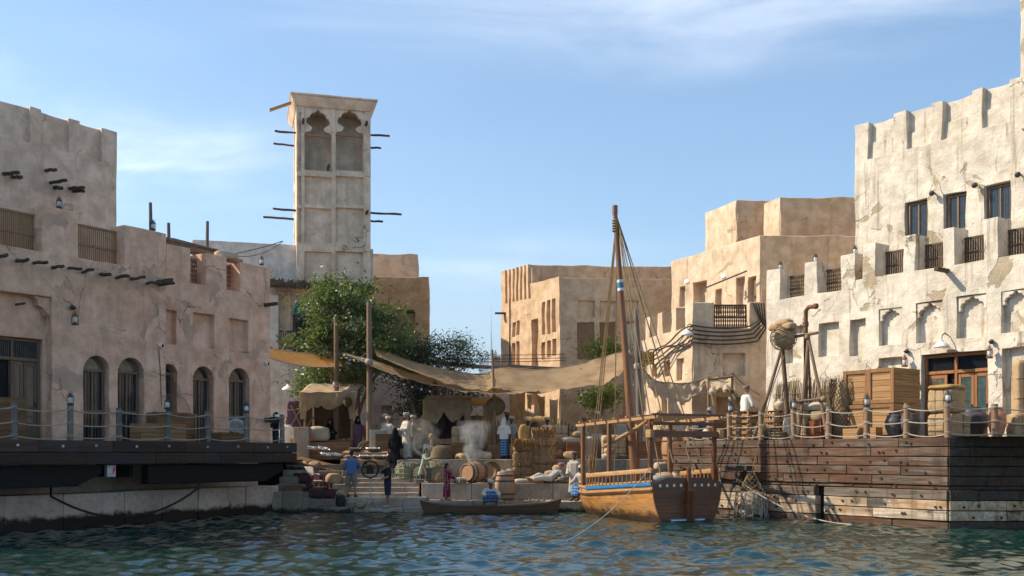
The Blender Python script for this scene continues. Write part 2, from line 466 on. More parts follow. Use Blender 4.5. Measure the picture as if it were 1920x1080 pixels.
M['beam'] = wood('beam_wood', (.075, .052, .036), (.13, .095, .065), 1, 1.2, .85, .2, .4)
M['lattice'] = wood('lattice_wood', (.36, .20, .10), (.46, .27, .14), 2, 2, .8, .2, .3)
M['dlattice'] = wood('dark_lattice_wood', (.105, .07, .045), (.16, .105, .07), 2, 2, .8, .2, .3)
M['frame'] = wood('frame_wood', (.20, .125, .08), (.27, .18, .115), 2, 2, .75, .25, .3)
M['redframe'] = wood('red_door_wood', (.30, .115, .035), (.38, .16, .055), 2, 1.5, .5, .4, .25)
M['grill'] = plain('grille_paint', (.10, .08, .068), .6, .3)
M['glass'] = plain('window_glass', (.025, .027, .03), .07, .6, bump=0)
M['blueglass'] = plain('blue_window_glass', (.03, .045, .06), .05, .8, bump=0)
M['tealglass'] = plain('teal_door_glass', (.05, .085, .085), .08, .6, bump=0)
M['fan'] = plain('arch_glass', (.13, .115, .085), .15, .5, nsc=3, var=.6, bump=0)
M['teal'] = plain('teal_paint', (.10, .34, .34), .5, .3)
M['post'] = wood('post_wood', (.26, .16, .09), (.35, .22, .13), 2, 1.5, .8, .2, .3)
M['greypost'] = wood('grey_post_wood', (.16, .14, .12), (.23, .20, .17), 2, 1.5, .85, .2, .3)
M['rope'] = cloth('rope', (.42, .37, .30), (.30, .26, .20), 120)
M['darkrope'] = cloth('tarred_rope', (.17, .11, .06), (.10, .065, .035), 120)
M['oldrope'] = cloth('hemp_rope', (.34, .235, .125), (.22, .15, .08), 120)
M['crate'] = wood('crate_wood', (.35, .19, .08), (.44, .255, .12), 0, 1.2, .8, .2, .3)
M['crate_dk'] = wood('dark_crate_wood', (.20, .10, .045), (.27, .145, .068), 0, 1.2, .8, .2, .3)
M['red_crate'] = wood('red_crate_wood', (.22, .06, .025), (.28, .09, .04), 0, 1.2, .8, .2, .2)
M['boat'] = wood('boat_wood', (.48, .205, .055), (.60, .30, .095), 1, .8, .32, .5, .22, None, .16)
M['boat_trim'] = wood('boat_trim_wood', (.40, .215, .09), (.50, .29, .13), 1, 1, .5, .4, .2)
M['boat_post'] = wood('boat_post_wood', (.17, .075, .03), (.25, .12, .05), 2, 1, .5, .4, .2)
M['mast'] = wood('mast_wood', (.21, .085, .03), (.30, .13, .045), 2, .8, .4, .5, .1)
M['transom'] = wood('transom_wood', (.13, .042, .015), (.19, .065, .022), 0, .8, .35, .5, .3, None, .0)
M['bluepaint'] = plain('blue_paint', (.015, .16, .36), .45, .4, var=.15)
M['whitepaint'] = plain('white_paint', (.70, .70, .68), .5, .4, var=.12)
M['wicker'] = None
def wicker(name, A, sc=30):
    g = G(name, .85, .2); v = g.obj
    wv = g.n('TexWave', {'Vector': v, 'Scale': sc, 'Distortion': 1.5, 'Detail': 1}, bands_direction='Z')
    w2 = g.n('TexVoronoi', {'Vector': v, 'Scale': sc * 1.5})
    c = g.mix(g.ramp(wv, .2, .7), sc3(A, .4), A); c = g.mix(g.ramp(w2, .1, .6, .5, 0), c, sc3(A, .5))
    g.col(c); g.bump(g.math('ADD', wv, w2), .9, .02); return g.m
M['wicker'] = wicker('wicker', (.44, .32, .18))
M['darkwicker'] = wicker('dark_wicker', (.24, .155, .08))
M['burlap'] = cloth('burlap', (.44, .305, .17), (.33, .22, .12), 90)
M['palecloth'] = cloth('pale_sack', (.52, .43, .31), (.42, .335, .235), 90)
M['bale'] = cloth('bale_cloth', (.40, .285, .165), (.30, .205, .115), 70)
M['sail'] = cloth('canopy_burlap', (.56, .40, .24), (.43, .29, .165), 60, trans=.55, nsc=1.2, alpha=(3.0, .70, 9, .03))
M['net'] = cloth('fish_net', (.33, .25, .16), (.24, .175, .11), 60, trans=.25, alpha=(2.0, .9, 7, .075))
M['stallcloth'] = cloth('stall_cloth', (.62, .49, .34), (.48, .35, .22), 60, trans=.3, nsc=1.6)
M['stallnet'] = cloth('stall_net', (.40, .29, .17), (.28, .19, .105), 60, trans=.3, nsc=2, alpha=(3, .75, 16, .075))
M['shade'] = cloth('shade_sail', (.62, .34, .12), (.55, .29, .095), 200, trans=.5)
M['shade_brown'] = cloth('brown_shade_sail', (.22, .135, .075), (.18, .105, .06), 200, trans=.2)
M['thatch'] = cloth('thatch', (.17, .125, .085), (.10, .07, .05), 50)
M['reed'] = wood('reed', (.42, .30, .155), (.30, .20, .10), 2, 2, .85, .2, .6)
M['iron'] = plain('dark_iron', (.045, .038, .034), .55, .4)
M['rust'] = plain('rusty_pipe', (.16, .075, .04), .75, .3)
M['galv'] = plain('galvanised_metal', (.42, .42, .42), .4, .5, .6)
M['lampglass'] = plain('lantern_glass', (.55, .55, .52), .12, .6, bump=0)
M['black'] = plain('black_steel_and_shade', (.006, .006, .007), .6, .2)  # steel, and the black panels painted for doorway shade
M['rubber'] = plain('black_rubber', (.012, .012, .012), .6, .3)
M['plasticwhite'] = plain('white_plastic', (.72, .72, .70), .35, .4)
M['darkjar'] = plain('dark_clay', (.065, .058, .058), .55, .35, nsc=9)
M['redjar'] = plain('terracotta', (.44, .20, .115), .7, .25, nsc=5)
M['palejar'] = plain('pale_clay', (.50, .40, .29), .8, .2, nsc=5)
M['barrel'] = wood('barrel_wood', (.38, .20, .10), (.48, .28, .15), 2, 1.3, .65, .3, .2)
M['hoop'] = plain('hoop_iron', (.05, .045, .042), .5, .4)
M['bark'] = wood('bark', (.30, .23, .16), (.20, .145, .10), 2, 1, .95, .1, .2)
M['skin'] = plain('skin', (.30, .165, .10), .55, .3, nsc=14, var=.12, bump=.15, vary=.3)
M['darkskin'] = plain('dark_skin', (.105, .055, .035), .5, .35, nsc=14, var=.12, bump=.15)
M['hair'] = plain('black_hair', (.012, .009, .008), .6, .3)
for nm, c in dict(robe=(.58, .51, .42), robe2=(.47, .41, .34), white=(.72, .68, .61), black=(.010, .009, .010), blue=(.10, .19, .36), charcoal=(.022, .023, .028),
                  khaki=(.26, .22, .17), navy=(.03, .034, .05), greendress=(.42, .44, .29), olive=(.10, .125, .085), turban=(.50, .44, .38), mauve=(.27, .16, .16), orange=(.50, .15, .03),
                  tan=(.46, .36, .25), greyshirt=(.33, .32, .30), purple=(.15, .09, .12)).items():
    M['c_' + nm] = cloth('cloth_' + nm, c, sc3(c, .8), 150, .12)
def plaid(name, A, B, C, s=9):
    g = G(name, .9, .1); v = g.obj
    sx_ = g.n('SeparateXYZ', {0: v}); sepz = g.n('SeparateXYZ', {0: v}, out=2)
    a = g.math('GREATER_THAN', g.math('FRACT', g.math('MULTIPLY', sx_, s)), .62); b = g.math('GREATER_THAN', g.math('FRACT', g.math('MULTIPLY', sepz, s)), .62)
    c = g.mix(a, A, B); c = g.mix(g.math('MULTIPLY', b, .7), c, C); g.col(c); return g.m
M['plaid'] = plaid('blue_plaid', (.03, .17, .38), (.02, .05, .13), (.25, .33, .42))
def dots(name, A, B, s=16):
    g = G(name, .9, .1); vo = g.n('TexVoronoi', {'Vector': g.obj, 'Scale': s, 'Randomness': .25})
    g.col(g.mix(g.ramp(vo, .26, .3), B, A)); return g.m
M['dots'] = dots('polka_dots', (.16, .012, .035), (.55, .42, .42))

def leafmat(name, A, B, trans=.35, rough=.42):
    g = G(name, rough, .45)
    n1 = g.noise(1.3, 3, .6); n2 = g.noise(11, 2, .6)
    c = g.mix(g.ramp(n1, .35, .65), A, B); c = g.mix(g.ramp(n2, .3, .7, 0, .6), c, sc3(B, 1.5)); g.col(c)
    out = g.t.nodes['Material Output']; tr = g.t.nodes.new('ShaderNodeBsdfTranslucent'); g.set(tr.inputs[0], g.hsv(c, 1.5, 1.1, .48))
    ms = g.t.nodes.new('ShaderNodeMixShader'); ms.inputs[0].default_value = trans
    g.t.links.new(g.b.outputs[0], ms.inputs[1]); g.t.links.new(tr.outputs[0], ms.inputs[2]); g.t.links.new(ms.outputs[0], out.inputs[0])
    return g.m
M['leaf'] = leafmat('ficus_leaf', (.13, .17, .045), (.075, .11, .03))
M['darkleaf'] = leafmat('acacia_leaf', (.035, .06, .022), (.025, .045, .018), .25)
M['lime'] = leafmat('lime_leaf', (.20, .22, .03), (.13, .17, .03), .4)

def watermat():
    g = G('creek_water', .02, .5)
    g.col((.003, .026, .021)); g.inp('IOR', 2.1)
    n = g.noise(1.0, 5, .6, g.map((3.2, 4.5, 1))); n2 = g.noise(1.0, 3, .5, g.map((9, 12, 1)))
    g.bump(g.math('ADD', n, g.math('MULTIPLY', n2, .2)), .25, .05)
    return g.m
M['water'] = watermat()
M['oldboat'] = wood('old_boat_wood', (.10, .055, .03), (.16, .09, .05), 0, 1, .6, .3, .3)
M['straw'] = cloth('straw', (.42, .27, .10), (.30, .17, .06), 60)
M['rednet'] = cloth('red_net', (.12, .05, .045), (.07, .03, .03), 60)
M['orangerope'] = cloth('orange_rope', (.30, .15, .05), (.20, .095, .035), 80)
M['red_box'] = wood('red_brown_box', (.24, .095, .04), (.32, .14, .06), 0, 1.2, .8, .2, .2)
M['c_pink'] = cloth('cloth_pink', (.42, .15, .14), (.34, .12, .12), 150)
M['sign'] = wood('sign_board', (.55, .30, .07), (.62, .36, .10), 0, 1, .7, .3, .1)
M['crate_fr'] = wood('crate_frame_wood', (.24, .12, .05), (.31, .165, .075), 2, 1.2, .8, .2, .2)

M['c_stallshade'] = cloth('stall_shade', (.075, .05, .035), (.05, .033, .024), 100)  # dark brown that paints the shade inside the stalls
# ------------------------------------------------------------------ water and ground
def make_water():
    def axis(lo, hi, step, far):
        a = list(np.arange(lo, hi + 1e-6, step)); g = []; v, s_ = hi, step
        while v < far: s_ *= 1.35; v += s_; g.append(v)
        h = []; v, s_ = lo, step
        while v > -far: s_ *= 1.35; v -= s_; h.append(v)
        return np.array(h[::-1] + a + g)
    xs = axis(-20, 20, .06, 3000); ys = axis(15.5, 39.5, .052, 2500)
    X, Y = np.meshgrid(xs, ys); Z = np.zeros_like(X); rg = np.random.RandomState(5)
    for k in range(46):
        lam = .30 * (1.045 ** k); th = rg.normal(math.pi / 2 + .15, .70); kk = 2 * math.pi / lam
        amp = (.058 if lam < 1.4 else .034) / kk * rg.uniform(.5, 1.3)
        ph = rg.uniform(0, 6.28)
        p = kk * (math.cos(th) * X + math.sin(th) * Y) + ph
        env = .65 + .55 * np.sin(.23 * X * rg.uniform(.5, 1.5) + rg.uniform(0, 6)) * np.sin(.31 * Y * rg.uniform(.5, 1.5) + rg.uniform(0, 6))
        Z += amp * env * (np.sin(p) + .28 * np.sin(2 * p + .6))
    fade = np.clip((24 - np.abs(X)) / 4, 0, 1) * np.clip((44 - Y) / 4, 0, 1) * np.clip((Y - 8) / 5, 0, 1)
    Z = Z + 2.2 * Z * Z * np.sign(np.maximum(Z, 0)); Z *= fade
    ny, nx = X.shape
    co_ = np.stack([X, Y, Z], -1).reshape(-1, 3)
    idx = np.arange(nx * ny).reshape(ny, nx)
    q = np.stack([idx[:-1, :-1], idx[:-1, 1:], idx[1:, 1:], idx[1:, :-1]], -1).reshape(-1, 4)
    me = bpy.data.meshes.new('water'); me.vertices.add(len(co_)); me.vertices.foreach_set('co', co_.ravel().astype(np.float32))
    me.loops.add(q.size); me.loops.foreach_set('vertex_index', q.ravel().astype(np.int32))
    me.polygons.add(len(q)); me.polygons.foreach_set('loop_start', np.arange(0, q.size, 4, dtype=np.int32))
    me.update(calc_edges=True); me.polygons.foreach_set('use_smooth', np.ones(len(q), dtype=bool))
    me.materials.append(M['water'])
    o = bpy.data.objects.new('water', me); COL.objects.link(o); o['kind'] = 'structure'
make_water()

ZP, ZL, ZR = 1.95, 2.57, 2.67           # plaza, left deck, right deck
PE = 41.0                                # plaza edge
FL = Frame((-15.39, 27.64, ZL), math.atan2(.825, .565))
FR = Frame((14.67, 33.0, ZR), math.atan2(-.802, .597))

def sheet(name, pts, mat, kind='structure'):
    o = MB().add(pts, [tuple(range(len(pts)))]).build(name, mat, recalc=False)
    if kind: o['kind'] = kind
    return o
lw0 = FL.w(-60, .6, 0); lw1 = FL.w(12.2, .6, 0); rw0 = FR.w(-8.6, .5, 0); rw1 = FR.w(60, .5, 0)
big_ = 14000
sheet('ground', [(lw0.x, lw0.y, ZP), (lw1.x, lw1.y, ZP), (lw1.x + .5, PE, ZP), (rw0.x - .5, PE, ZP), (rw0.x, rw0.y, ZP), (rw1.x, rw1.y, ZP), (big_, -20, ZP), (big_, big_, ZP), (-big_, big_, ZP), (-big_, -20, ZP)], M['paving'])

# ------------------------------------------------------------------ wall fittings
def lattice(name, parent, x0, x1, z0, z1, y, n, mat, rails=(0, .45, 1), wd=None, th=.035, diamond=False):
    """a balustrade screen: frame rails with turned or flat uprights"""
    r = MB()
    for k in rails:
        z = z0 + (z1 - z0) * k; r.bx(x0, x1, y - .04, y + .04, z - .035, z + .035)
    fr = r.build(name, mat, parent, bevel=.006)
    s_ = MB(); p = (x1 - x0) / n; wd = wd or p * .45
    for i in range(n):
        xc = x0 + p * (i + .5)
        if diamond:                                    # turned balusters
            m = 6; pts = [(xc, y, z0 + (z1 - z0) * t / (m * 2)) for t in range(m * 2 + 1)]
            s_.tube(pts, [wd * (.62 if t % 2 else .30) for t in range(m * 2 + 1)], 6)
        else: s_.bx(xc - wd / 2, xc + wd / 2, y - th / 2, y + th / 2, z0, z1)
    s_.build('slats', mat, fr, kind='stuff')
    return fr

def arch_pts(x0, x1, zs, n=10, rise=None):
    r = (x1 - x0) / 2; rise = rise or r; xc = (x0 + x1) / 2
    return [(xc - r * math.cos(math.pi * k / n), zs + rise * math.sin(math.pi * k / n)) for k in range(n + 1)]

def spandrel(parent, mat, x0, x1, zs, zt, y0, y1, rise=None, name='arch_head'):
    p = arch_pts(x0 + .002, x1 - .002, zs, 12, rise); mb = MB(); x0 -= .06; x1 += .06; zt += .07; y0 = -.010
    h = len(p) // 2
    mb.prism([(x0 + .002, zs)] + [(x0 + .002, zt - .002)] + [(p[h][0], zt - .002)] + p[h:0:-1], y0, y1)
    mb.prism([(x1 - .002, zt - .002), (x1 - .002, zs)] + p[-2:h - 1:-1] + [(p[h][0], zt - .002)], y0, y1)
    return mb.jit(.010).build(name, mat, parent, bevel=.012)

def arch_window(parent, x0, x1, z0, zs, y, wall, wt_, rails, glassm=None, bars=7, depth=.3, rise=None):
    """x0..x1 opening, springing zs, glazing plane at y"""
    r = rise or (x1 - x0) / 2
    spandrel(parent, wt_, x0, x1, zs, zs + r + .02, .006, y - .02, rise)
    f = MB(); t = .055
    ix0, ix1 = x0 + .05, x1 - .05
    f.bx(ix0, ix0 + t, y - .05, y + .03, z0, zs); f.bx(ix1 - t, ix1, y - .05, y + .03, z0, zs)
    xm = (ix0 + ix1) / 2; f.bx(xm - t / 2, xm + t / 2, y - .045, y + .025, z0, zs - .03)
    for k in rails: f.bx(ix0 + .001, ix1 - .001, y - .06, y + .035, k - .05, k + .05)
    f.bx(ix0 - .02, ix1 + .02, y - .07, y + .04, zs - .045, zs + .045)
    f.tube([(p[0], y - .01, p[1]) for p in arch_pts(ix0 + .02, ix1 - .02, zs, 12, r - .04)], .03, 5)
    win = f.build('window', M['frame'], parent, bevel=.006)
    pn = MB(); pn.prism(arch_pts(ix0 + .02, ix1 - .02, zs, 12, r - .05), y, y + .012); pn.build('fanlight', glassm or M['fan'], win)
    MB().bx(ix0, ix1, y + .012, y + .02, z0, zs).build('pane', M['glass'], win)
    g = MB()
    for i in range(bars):
        xb = ix0 + (ix1 - ix0) * (i + .5) / bars; g.tube([(xb, y - .02, z0), (xb, y - .02, zs)], .012, 5)
    g.build('grille', M['grill'], win, kind='stuff')
    return win

def rect_window(parent, x0, x1, z0, z1, y, fm, gm, bars=5, name='window'):
    f = MB(); t = .06
    f.bx(x0, x0 + t, y - .06, y + .02, z0, z1); f.bx(x1 - t, x1, y - .06, y + .02, z0, z1)
    f.bx(x0 + t, x1 - t, y - .055, y + .02, z0, z0 + t); f.bx(x0 + t, x1 - t, y - .055, y + .02, z1 - t, z1)
    xm = (x0 + x1) / 2; f.bx(xm - t / 2, xm + t / 2, y - .05, y + .02, z0 + t, z1 - t)
    win = f.build(name, fm, parent, bevel=.006)
    MB().bx(x0 + t, xm - t / 2, y, y + .012, z0 + t, z1 - t).build('pane', gm, win)
    MB().bx(xm + t / 2, x1 - t, y, y + .012, z0 + t, z1 - t).build('pane', gm, win)
    g = MB()
    for i in range(bars):
        for a, b in ((x0 + t, xm - t / 2), (xm + t / 2, x1 - t)):
            xb = a + (b - a) * (i + .5) / bars; g.tube([(xb, y - .03, z0 + t), (xb, y - .03, z1 - t)], .009, 4)
    g.build('grille', M['grill'], win, kind='stuff')
    return win

def log(parent, a, b, r=.055, mat=None, name='roof_beam'):
    a, b = Vector(a), Vector(b); n = 5; pts = []
    for i in range(n + 1):
        p = a.lerp(b, i / n); pts.append(p + Vector((rnd.uniform(-.012, .012), 0, rnd.uniform(-.02, .02))))
    return MB().tube(pts, [r * rnd.uniform(.85, 1.12) for _ in pts], 8).build(name, mat or M['beam'], parent, smooth=True)

# ------------------------------------------------------------------ the brown house on the left
def brown_house():
    B = thing('merchant_house', 'brown plastered waterfront house with arched barred windows behind the rope railing', 'house', FL.O, FL.a)
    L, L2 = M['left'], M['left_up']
    xk = FL.u_(312); yb = .65; xe = FL.u_(507, yb)
    sill = FL.v_(190, 491); ptop = FL.v_(115, 392); ptop2 = FL.v_(275, 430)
    feats = [(-6, FL.u_(0) - .6, sill, 99, None), (FL.u_(-30), FL.u_(78), sill, 99, None), (FL.u_(148), FL.u_(232), sill, 99, None),
             (FL.u_(78), FL.u_(148), ptop, 99, None), (FL.u_(232), xk, ptop2, 99, None)]
    ax0, ax1 = FL.u_(-60), FL.u_(98); atop = FL.v_(60, 553)
    feats.append((ax0, ax1, -.02, atop, .34))
    dr = FL.rect(-28, 80, 632, 822, .34); feats.append((dr[0], dr[1], -.02, dr[3], .62))
    wins = []
    for a, b, top, spr in ((157, 206, 637, 694), (222, 270, 645, 698)):
        x0, x1 = FL.u_(a), FL.u_(b); zs = FL.v_((a + b) / 2, spr); r = min((x1 - x0) / 2, FL.v_((a + b) / 2, top) - zs)
        wins.append((x0, x1, zs, r)); feats.append((x0, x1, .02, zs + r + .02, .36))
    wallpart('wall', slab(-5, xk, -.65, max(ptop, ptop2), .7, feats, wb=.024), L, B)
    for x0, x1, zs, r in wins: arch_window(B, x0, x1, .04, zs, .30, None, L, (zs * .42,), rise=r)
    # bracket of the door alcove
    bw = FL.u_(66); pts = [(bw, atop - .0), (bw + .12, atop - .10), (bw + .16, atop - .26), (bw + .34, atop - .34), (bw + .40, atop - .55), (bw + .55, atop - .62), (bw + .56, atop - .80), (ax1 - .01, atop - .95), (ax1 - .01, atop - .01)]
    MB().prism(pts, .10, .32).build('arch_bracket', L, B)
    # door with transom, one leaf ajar
    x0, x1, z1 = dr[0], dr[1], dr[3]; zt = z1 - .62
    f = MB()
    for x in (x0 + .04, x1 - .04): f.bx(x - .05, x + .05, .46, .58, 0, z1)
    f.bx(x0 + .09, x1 - .09, .47, .57, z1 - .09, z1 - .005); f.bx(x0 + .09, x1 - .09, .46, .575, zt - .05, zt + .05)
    xm = FL.u_(22, .5); f.bx(xm - .04, xm + .04, .475, .57, 0, z1 - .09)
    d = f.build('door', M['frame'], B, bevel=.008)
    MB().bx(x0 + .09, x1 - .09, .545, .56, zt + .05, z1 - .09).build('transom_pane', M['glass'], d)
    g = MB()
    for i in range(26):
        x = x0 + .12 + i * (x1 - x0 - .24) / 25; g.bx(x - .014, x + .014, .51, .53, zt + .05, z1 - .09)
    g.build('transom_bars', M['grill'], d, kind='stuff')
    MB().bx(x0 + .1, xm - .04, .6, .615, 0, zt - .05).build('door_shade_panel', M['black'], d)  # flat black panel standing in for the shade behind the open leaf
    for (a, b, sw) in ((xm + .05, x1 - .52, -.18), (x1 - .50, x1 - .09, 0)):
        q = MB(); w_ = b - a; y = .50
        q.bx(a, a + .09, y, y + .045, .02, zt - .06); q.bx(b - .09, b, y, y + .045, .02, zt - .06)
        for z0_, z1_ in ((.02, .55), (zt - .2, zt - .06), (.95, 1.05)): q.bx(a + .09, b - .09, y + .004, y + .04, z0_, z1_)
        lf = q.build('door_leaf', M['frame'], d, bevel=.006)
        MB().bx(a + .09, b - .09, y + .02, y + .03, .55, zt - .2).build('pane', M['glass'], lf)
        MB().bx(b - .07, b - .05, y - .05, y, 1.0, 1.16).build('handle', M['iron'], lf)
    # set-back bay
    sillb = FL.v_(370, 533, yb); fb = []
    tops = []
    for a, b, t in ((312, 357, 461), (387, 425, 478), (450, 509, 498)):
        tops.append((FL.u_(a, yb), FL.u_(b, yb), FL.v_((a + b) / 2, t, yb)))
    zt = max(t[2] for t in tops)
    fb.append((xk - 1, xe + 1, sillb, 99, None))
    for a, b, t in tops: fb.append((a, b, sillb, t, 0))
    wb_ = []
    for a, b, top, spr, bot in ((302, 332, 663, 700, 815), (362, 401, 671, 711, 815), (430, 468, 679, 714, 815)):
        x0, x1 = FL.u_(a, yb), FL.u_(b, yb); m = (a + b) / 2; zs = FL.v_(m, spr, yb); r = min((x1 - x0) / 2, FL.v_(m, top, yb) - zs)
        wb_.append((x0, x1, zs, r)); fb.append((x0, x1, .02, zs + r + .02, .34))
    for a, b, t, bt in ((300, 331, 580, 645), (362, 402, 588, 652), (430, 466, 599, 661)):
        x0, x1, z0, z1 = FL.rect(a, b, t, bt, yb); fb.append((x0, x1, z0, z1, .22))
    S = slab(xk - .3, xe, -.65, zt, .9, fb); S.move(Matrix.Translation((0, yb, 0)))
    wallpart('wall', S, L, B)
    for x0, x1, zs, r in wb_:
        e = bpy.data.objects.new('window_bay', None); COL.objects.link(e); e.parent = B; e.location = (0, yb, 0)
        arch_window(e, x0, x1, .04, zs, .28, None, L, (zs * .42,), M['glass'], rise=r)
        for ch in list(e.children): ch.parent = B; ch.location = (0, yb, 0)
        bpy.data.objects.remove(e)
    for (a, b, n_) in ((357, 387, 9), (425, 452, 9)):
        lattice('balustrade', B, FL.u_(a, yb + .5), FL.u_(b, yb + .5) + .12, sillb + .02, sillb + .98, yb + .55, n_, M['lattice'], diamond=True, wd=.085)
    for (a, b, n_) in ((-28, 78, 30), (150, 232, 22)):
        lattice('balustrade', B, FL.u_(a, .3), FL.u_(b, .3) + .05, sill + .03, sill + 1.12, .42, n_, M['lattice'], wd=.034)
    # row of beam ends
    zb = FL.v_(10, 480, -.4); x = FL.u_(-40)
    while x < FL.u_(300):
        log(B, (x + .12, .1, zb + rnd.uniform(-.03, .03)), (x - .02, -rnd.uniform(.65, .95), zb - rnd.uniform(.02, .14)), .052)
        x += rnd.uniform(.42, .62)
    MB().box((xk - .35, -.32, zb + .03), (.12, .9, .16)).build('roof_beam', M['beam'], B, bevel=.01)
    MB().box((FL.u_(497, yb), yb - .3, FL.v_(497, 572, yb)), (.12, .7, .12)).build('roof_beam', M['beam'], B, bevel=.01)
    MB().box((FL.u_(38), -.0, FL.v_(38, 570)), (.05, .5, .06)).build('spout', M['beam'], B)
    # body and roof behind
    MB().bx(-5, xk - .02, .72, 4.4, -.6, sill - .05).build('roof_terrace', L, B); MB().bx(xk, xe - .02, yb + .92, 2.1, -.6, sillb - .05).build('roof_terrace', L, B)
    # upper storey, set back
    yu = 2.7; xr = FL.u_(219, yu); zt = FL.v_(215, 246, yu)
    fu = []
    for a, b in ((-45, 57), (78, 129), (150, 191)):
        x0, x1 = FL.u_(a, yu), FL.u_(b, yu); fu.append((x0, x1, FL.v_(110, 281, yu), zt - .06, .13)); fu.append((x0, x1, zt - .06, zt + 1, None))
    S = slab(-6, xr, sill - .2, zt, .6, fu, wb=.035); S.move(Matrix.Translation((0, yu, 0)))
    wallpart('upper_wall', S, L2, B)
    MB().bx(-6, xr - .03, yu + .62, yu + 3, sill - .3, zt - .9).build('upper_body', L2, B)
    for a, b, ln in ((5, 325, .7), (20, 331, .5), (84, 318, .5), (92, 341, .75), (100, 350, .4), (128, 352, .7), (136, 356, .5)):
        x, z = FL.uv(a, b, yu); log(B, (x + .05, yu + .1, z), (x - .05, yu - ln * 1.4, z - .14), .06)
    return B
brown_house()

# ------------------------------------------------------------------ the cream house on the right
def cream_house():
    B = thing('merchant_house', 'cream plastered house with peeling walls behind the stacked crates and jars', 'house', FR.O, FR.a)
    Wm = M['white']
    x0 = FR.u_(1437); xend = 9.0
    pil = [(1437, 1462, 505, 1482), (1508, 1531, 491, 1547), (1577, 1603, 476, 1606), (1618, 1642, 457, 1666), (1694, 1716, 440, 1737), (1768, 1790, 427, 1816), (1846, 1872, 408, 1896), (1935, 1965, 385, 1990)]
    T = .85; sillA = FR.v_(1495, 556); sillB = FR.v_(1700, 510)
    xs_ = FR.u_(1604)
    fe = [(x0 - 1, xs_, sillA, 99, None), (xs_, xend + 1, sillB, 99, None)]
    zt = 0
    for a, b, t, _ in pil:
        z = FR.v_((a + b) / 2, t); zt = max(zt, z); fe.append((FR.u_(a) if a != 1437 else x0 - .1, FR.u_(b), min(sillA, sillB) - .01, z, 0))
    nich = []
    for a, b, t, bt, ar in ((1470, 1511, 612, 680, 0), (1534, 1573, 605, 668, 0), (1593, 1623, 597, 667, 0), (1648, 1690, 577, 648, 1), (1717, 1768, 566, 642, 1), (1794, 1849, 553, 633, 1), (1877, 1930, 543, 622, 1),
                            (1647, 1692, 671, 740, 0), (1880, 1950, 651, 800, 0)):
        r = FR.rect(a, b, t, bt); fe.append((*r, .24)); nich.append((r, ar))
    d = FR.rect(1727, 1853, 661, 824); d = (d[0], d[1], 0, d[3]); fe.append((d[0], d[1], -.02, d[3], .42))
    wallpart('wall', slab(x0, xend, -.7, zt, T, fe, wb=.04), Wm, B, .05)
    for r, ar in nich:
        if not ar: continue
        a, b, z0, z1 = r; w_ = b - a; h = w_ * .5
        for sg in (0, 1):
            def X(t): return a + w_ * t if sg == 0 else b - w_ * t
            pts = [(X(.012), z1 - .01), (X(.012), z1 - h * .98), (X(.07), z1 - h * 1.02), (X(.13), z1 - h * .9), (X(.10), z1 - h * .72), (X(.15), z1 - h * .5), (X(.26), z1 - h * .46), (X(.28), z1 - h * .30), (X(.40), z1 - h * .26), (X(.44), z1 - h * .12), (X(.498), z1 - .01)]
            MB().prism(pts, .05, .20).build('niche_bracket', Wm, B, bevel=.012)
    # lattice screens between the parapet piers
    for i in range(len(pil) - 1):
        a, b = pil[i][1], pil[i + 1][0]
        if b - a < 20: continue
        s_ = sillA if i < 2 else sillB
        lattice('balustrade', B, FR.u_(a, .0) + .01, FR.u_(b, .0) - .01, s_ + .04, s_ + .92, .62, 12, M['dlattice'], diamond=(i < 2), wd=(.06 if i < 2 else .05))
        if i >= 2:
            m = MB(); xa, xb = FR.u_(a), FR.u_(b)
            for k in range(22): z = s_ + .06 + .86 * k / 22; m.bx(xa + .02, xb - .02, .585, .60, z, z + .018)
            m.build('louvre', M['dlattice'], B, kind='stuff')
    # projecting beam
    x, z = FR.uv(1776, 508); MB().box((x, -.32, z), (.16, .72, .12)).build('roof_beam', M['beam'], B, bevel=.01)
    # door set: transom, fixed leaf, open leaf, glazed pair
    xa, xb, z1 = d[0], d[1], d[3]; zt_ = z1 - .62; y = .28
    f = MB(); xm = FR.u_(1794, y)
    for x in (xa + .05, xm, xb - .05): f.bx(x - .05, x + .05, y - .06, y + .08, 0, z1 - .11)
    f.bx(xa, xb, y - .07, y + .09, z1 - .11, z1 - .01); f.bx(xa + .1, xm - .05, y - .065, y + .085, zt_ - .05, zt_ + .06); f.bx(xm + .05, xb - .1, y - .065, y + .085, zt_ - .05, zt_ + .06)
    D = f.build('door', M['redframe'], B, bevel=.01)
    MB().bx(xa + .1, xb - .1, y + .04, y + .055, zt_ + .06, z1 - .11).build('transom_pane', M['blueglass'], D)
    g = MB()
    for i in range(34): x = xa + .12 + i * (xb - xa - .24) / 33; g.bx(x - .01, x + .01, y + .0, y + .02, zt_ + .06, z1 - .11)
    g.build('transom_bars', M['black'], D, kind='stuff')
    MB().bx(xa + .1, xm - .05, y + .10, y + .11, 0, zt_ - .05).build('door_shade_panel', M['black'], D)  # shade inside the doorway painted as a flat black panel
    def leaf(a, b, yy, gm, name='door_leaf'):
        q = MB(); q.bx(a, a + .1, yy, yy + .05, .02, zt_ - .06); q.bx(b - .1, b, yy, yy + .05, .02, zt_ - .06)
        q.bx(a + .1, b - .1, yy + .003, yy + .047, .02, .5); q.bx(a + .1, b - .1, yy + .003, yy + .047, zt_ - .2, zt_ - .06)
        lf = q.build(name, M['redframe'], D, bevel=.008); MB().bx(a + .1, b - .1, yy + .02, yy + .03, .5, zt_ - .2).build('pane', gm, lf)
        MB().bx(b - .08, b - .06, yy - .05, yy, .95, 1.15).build('handle', M['iron'], lf)
    xc = (xm + xb) / 2
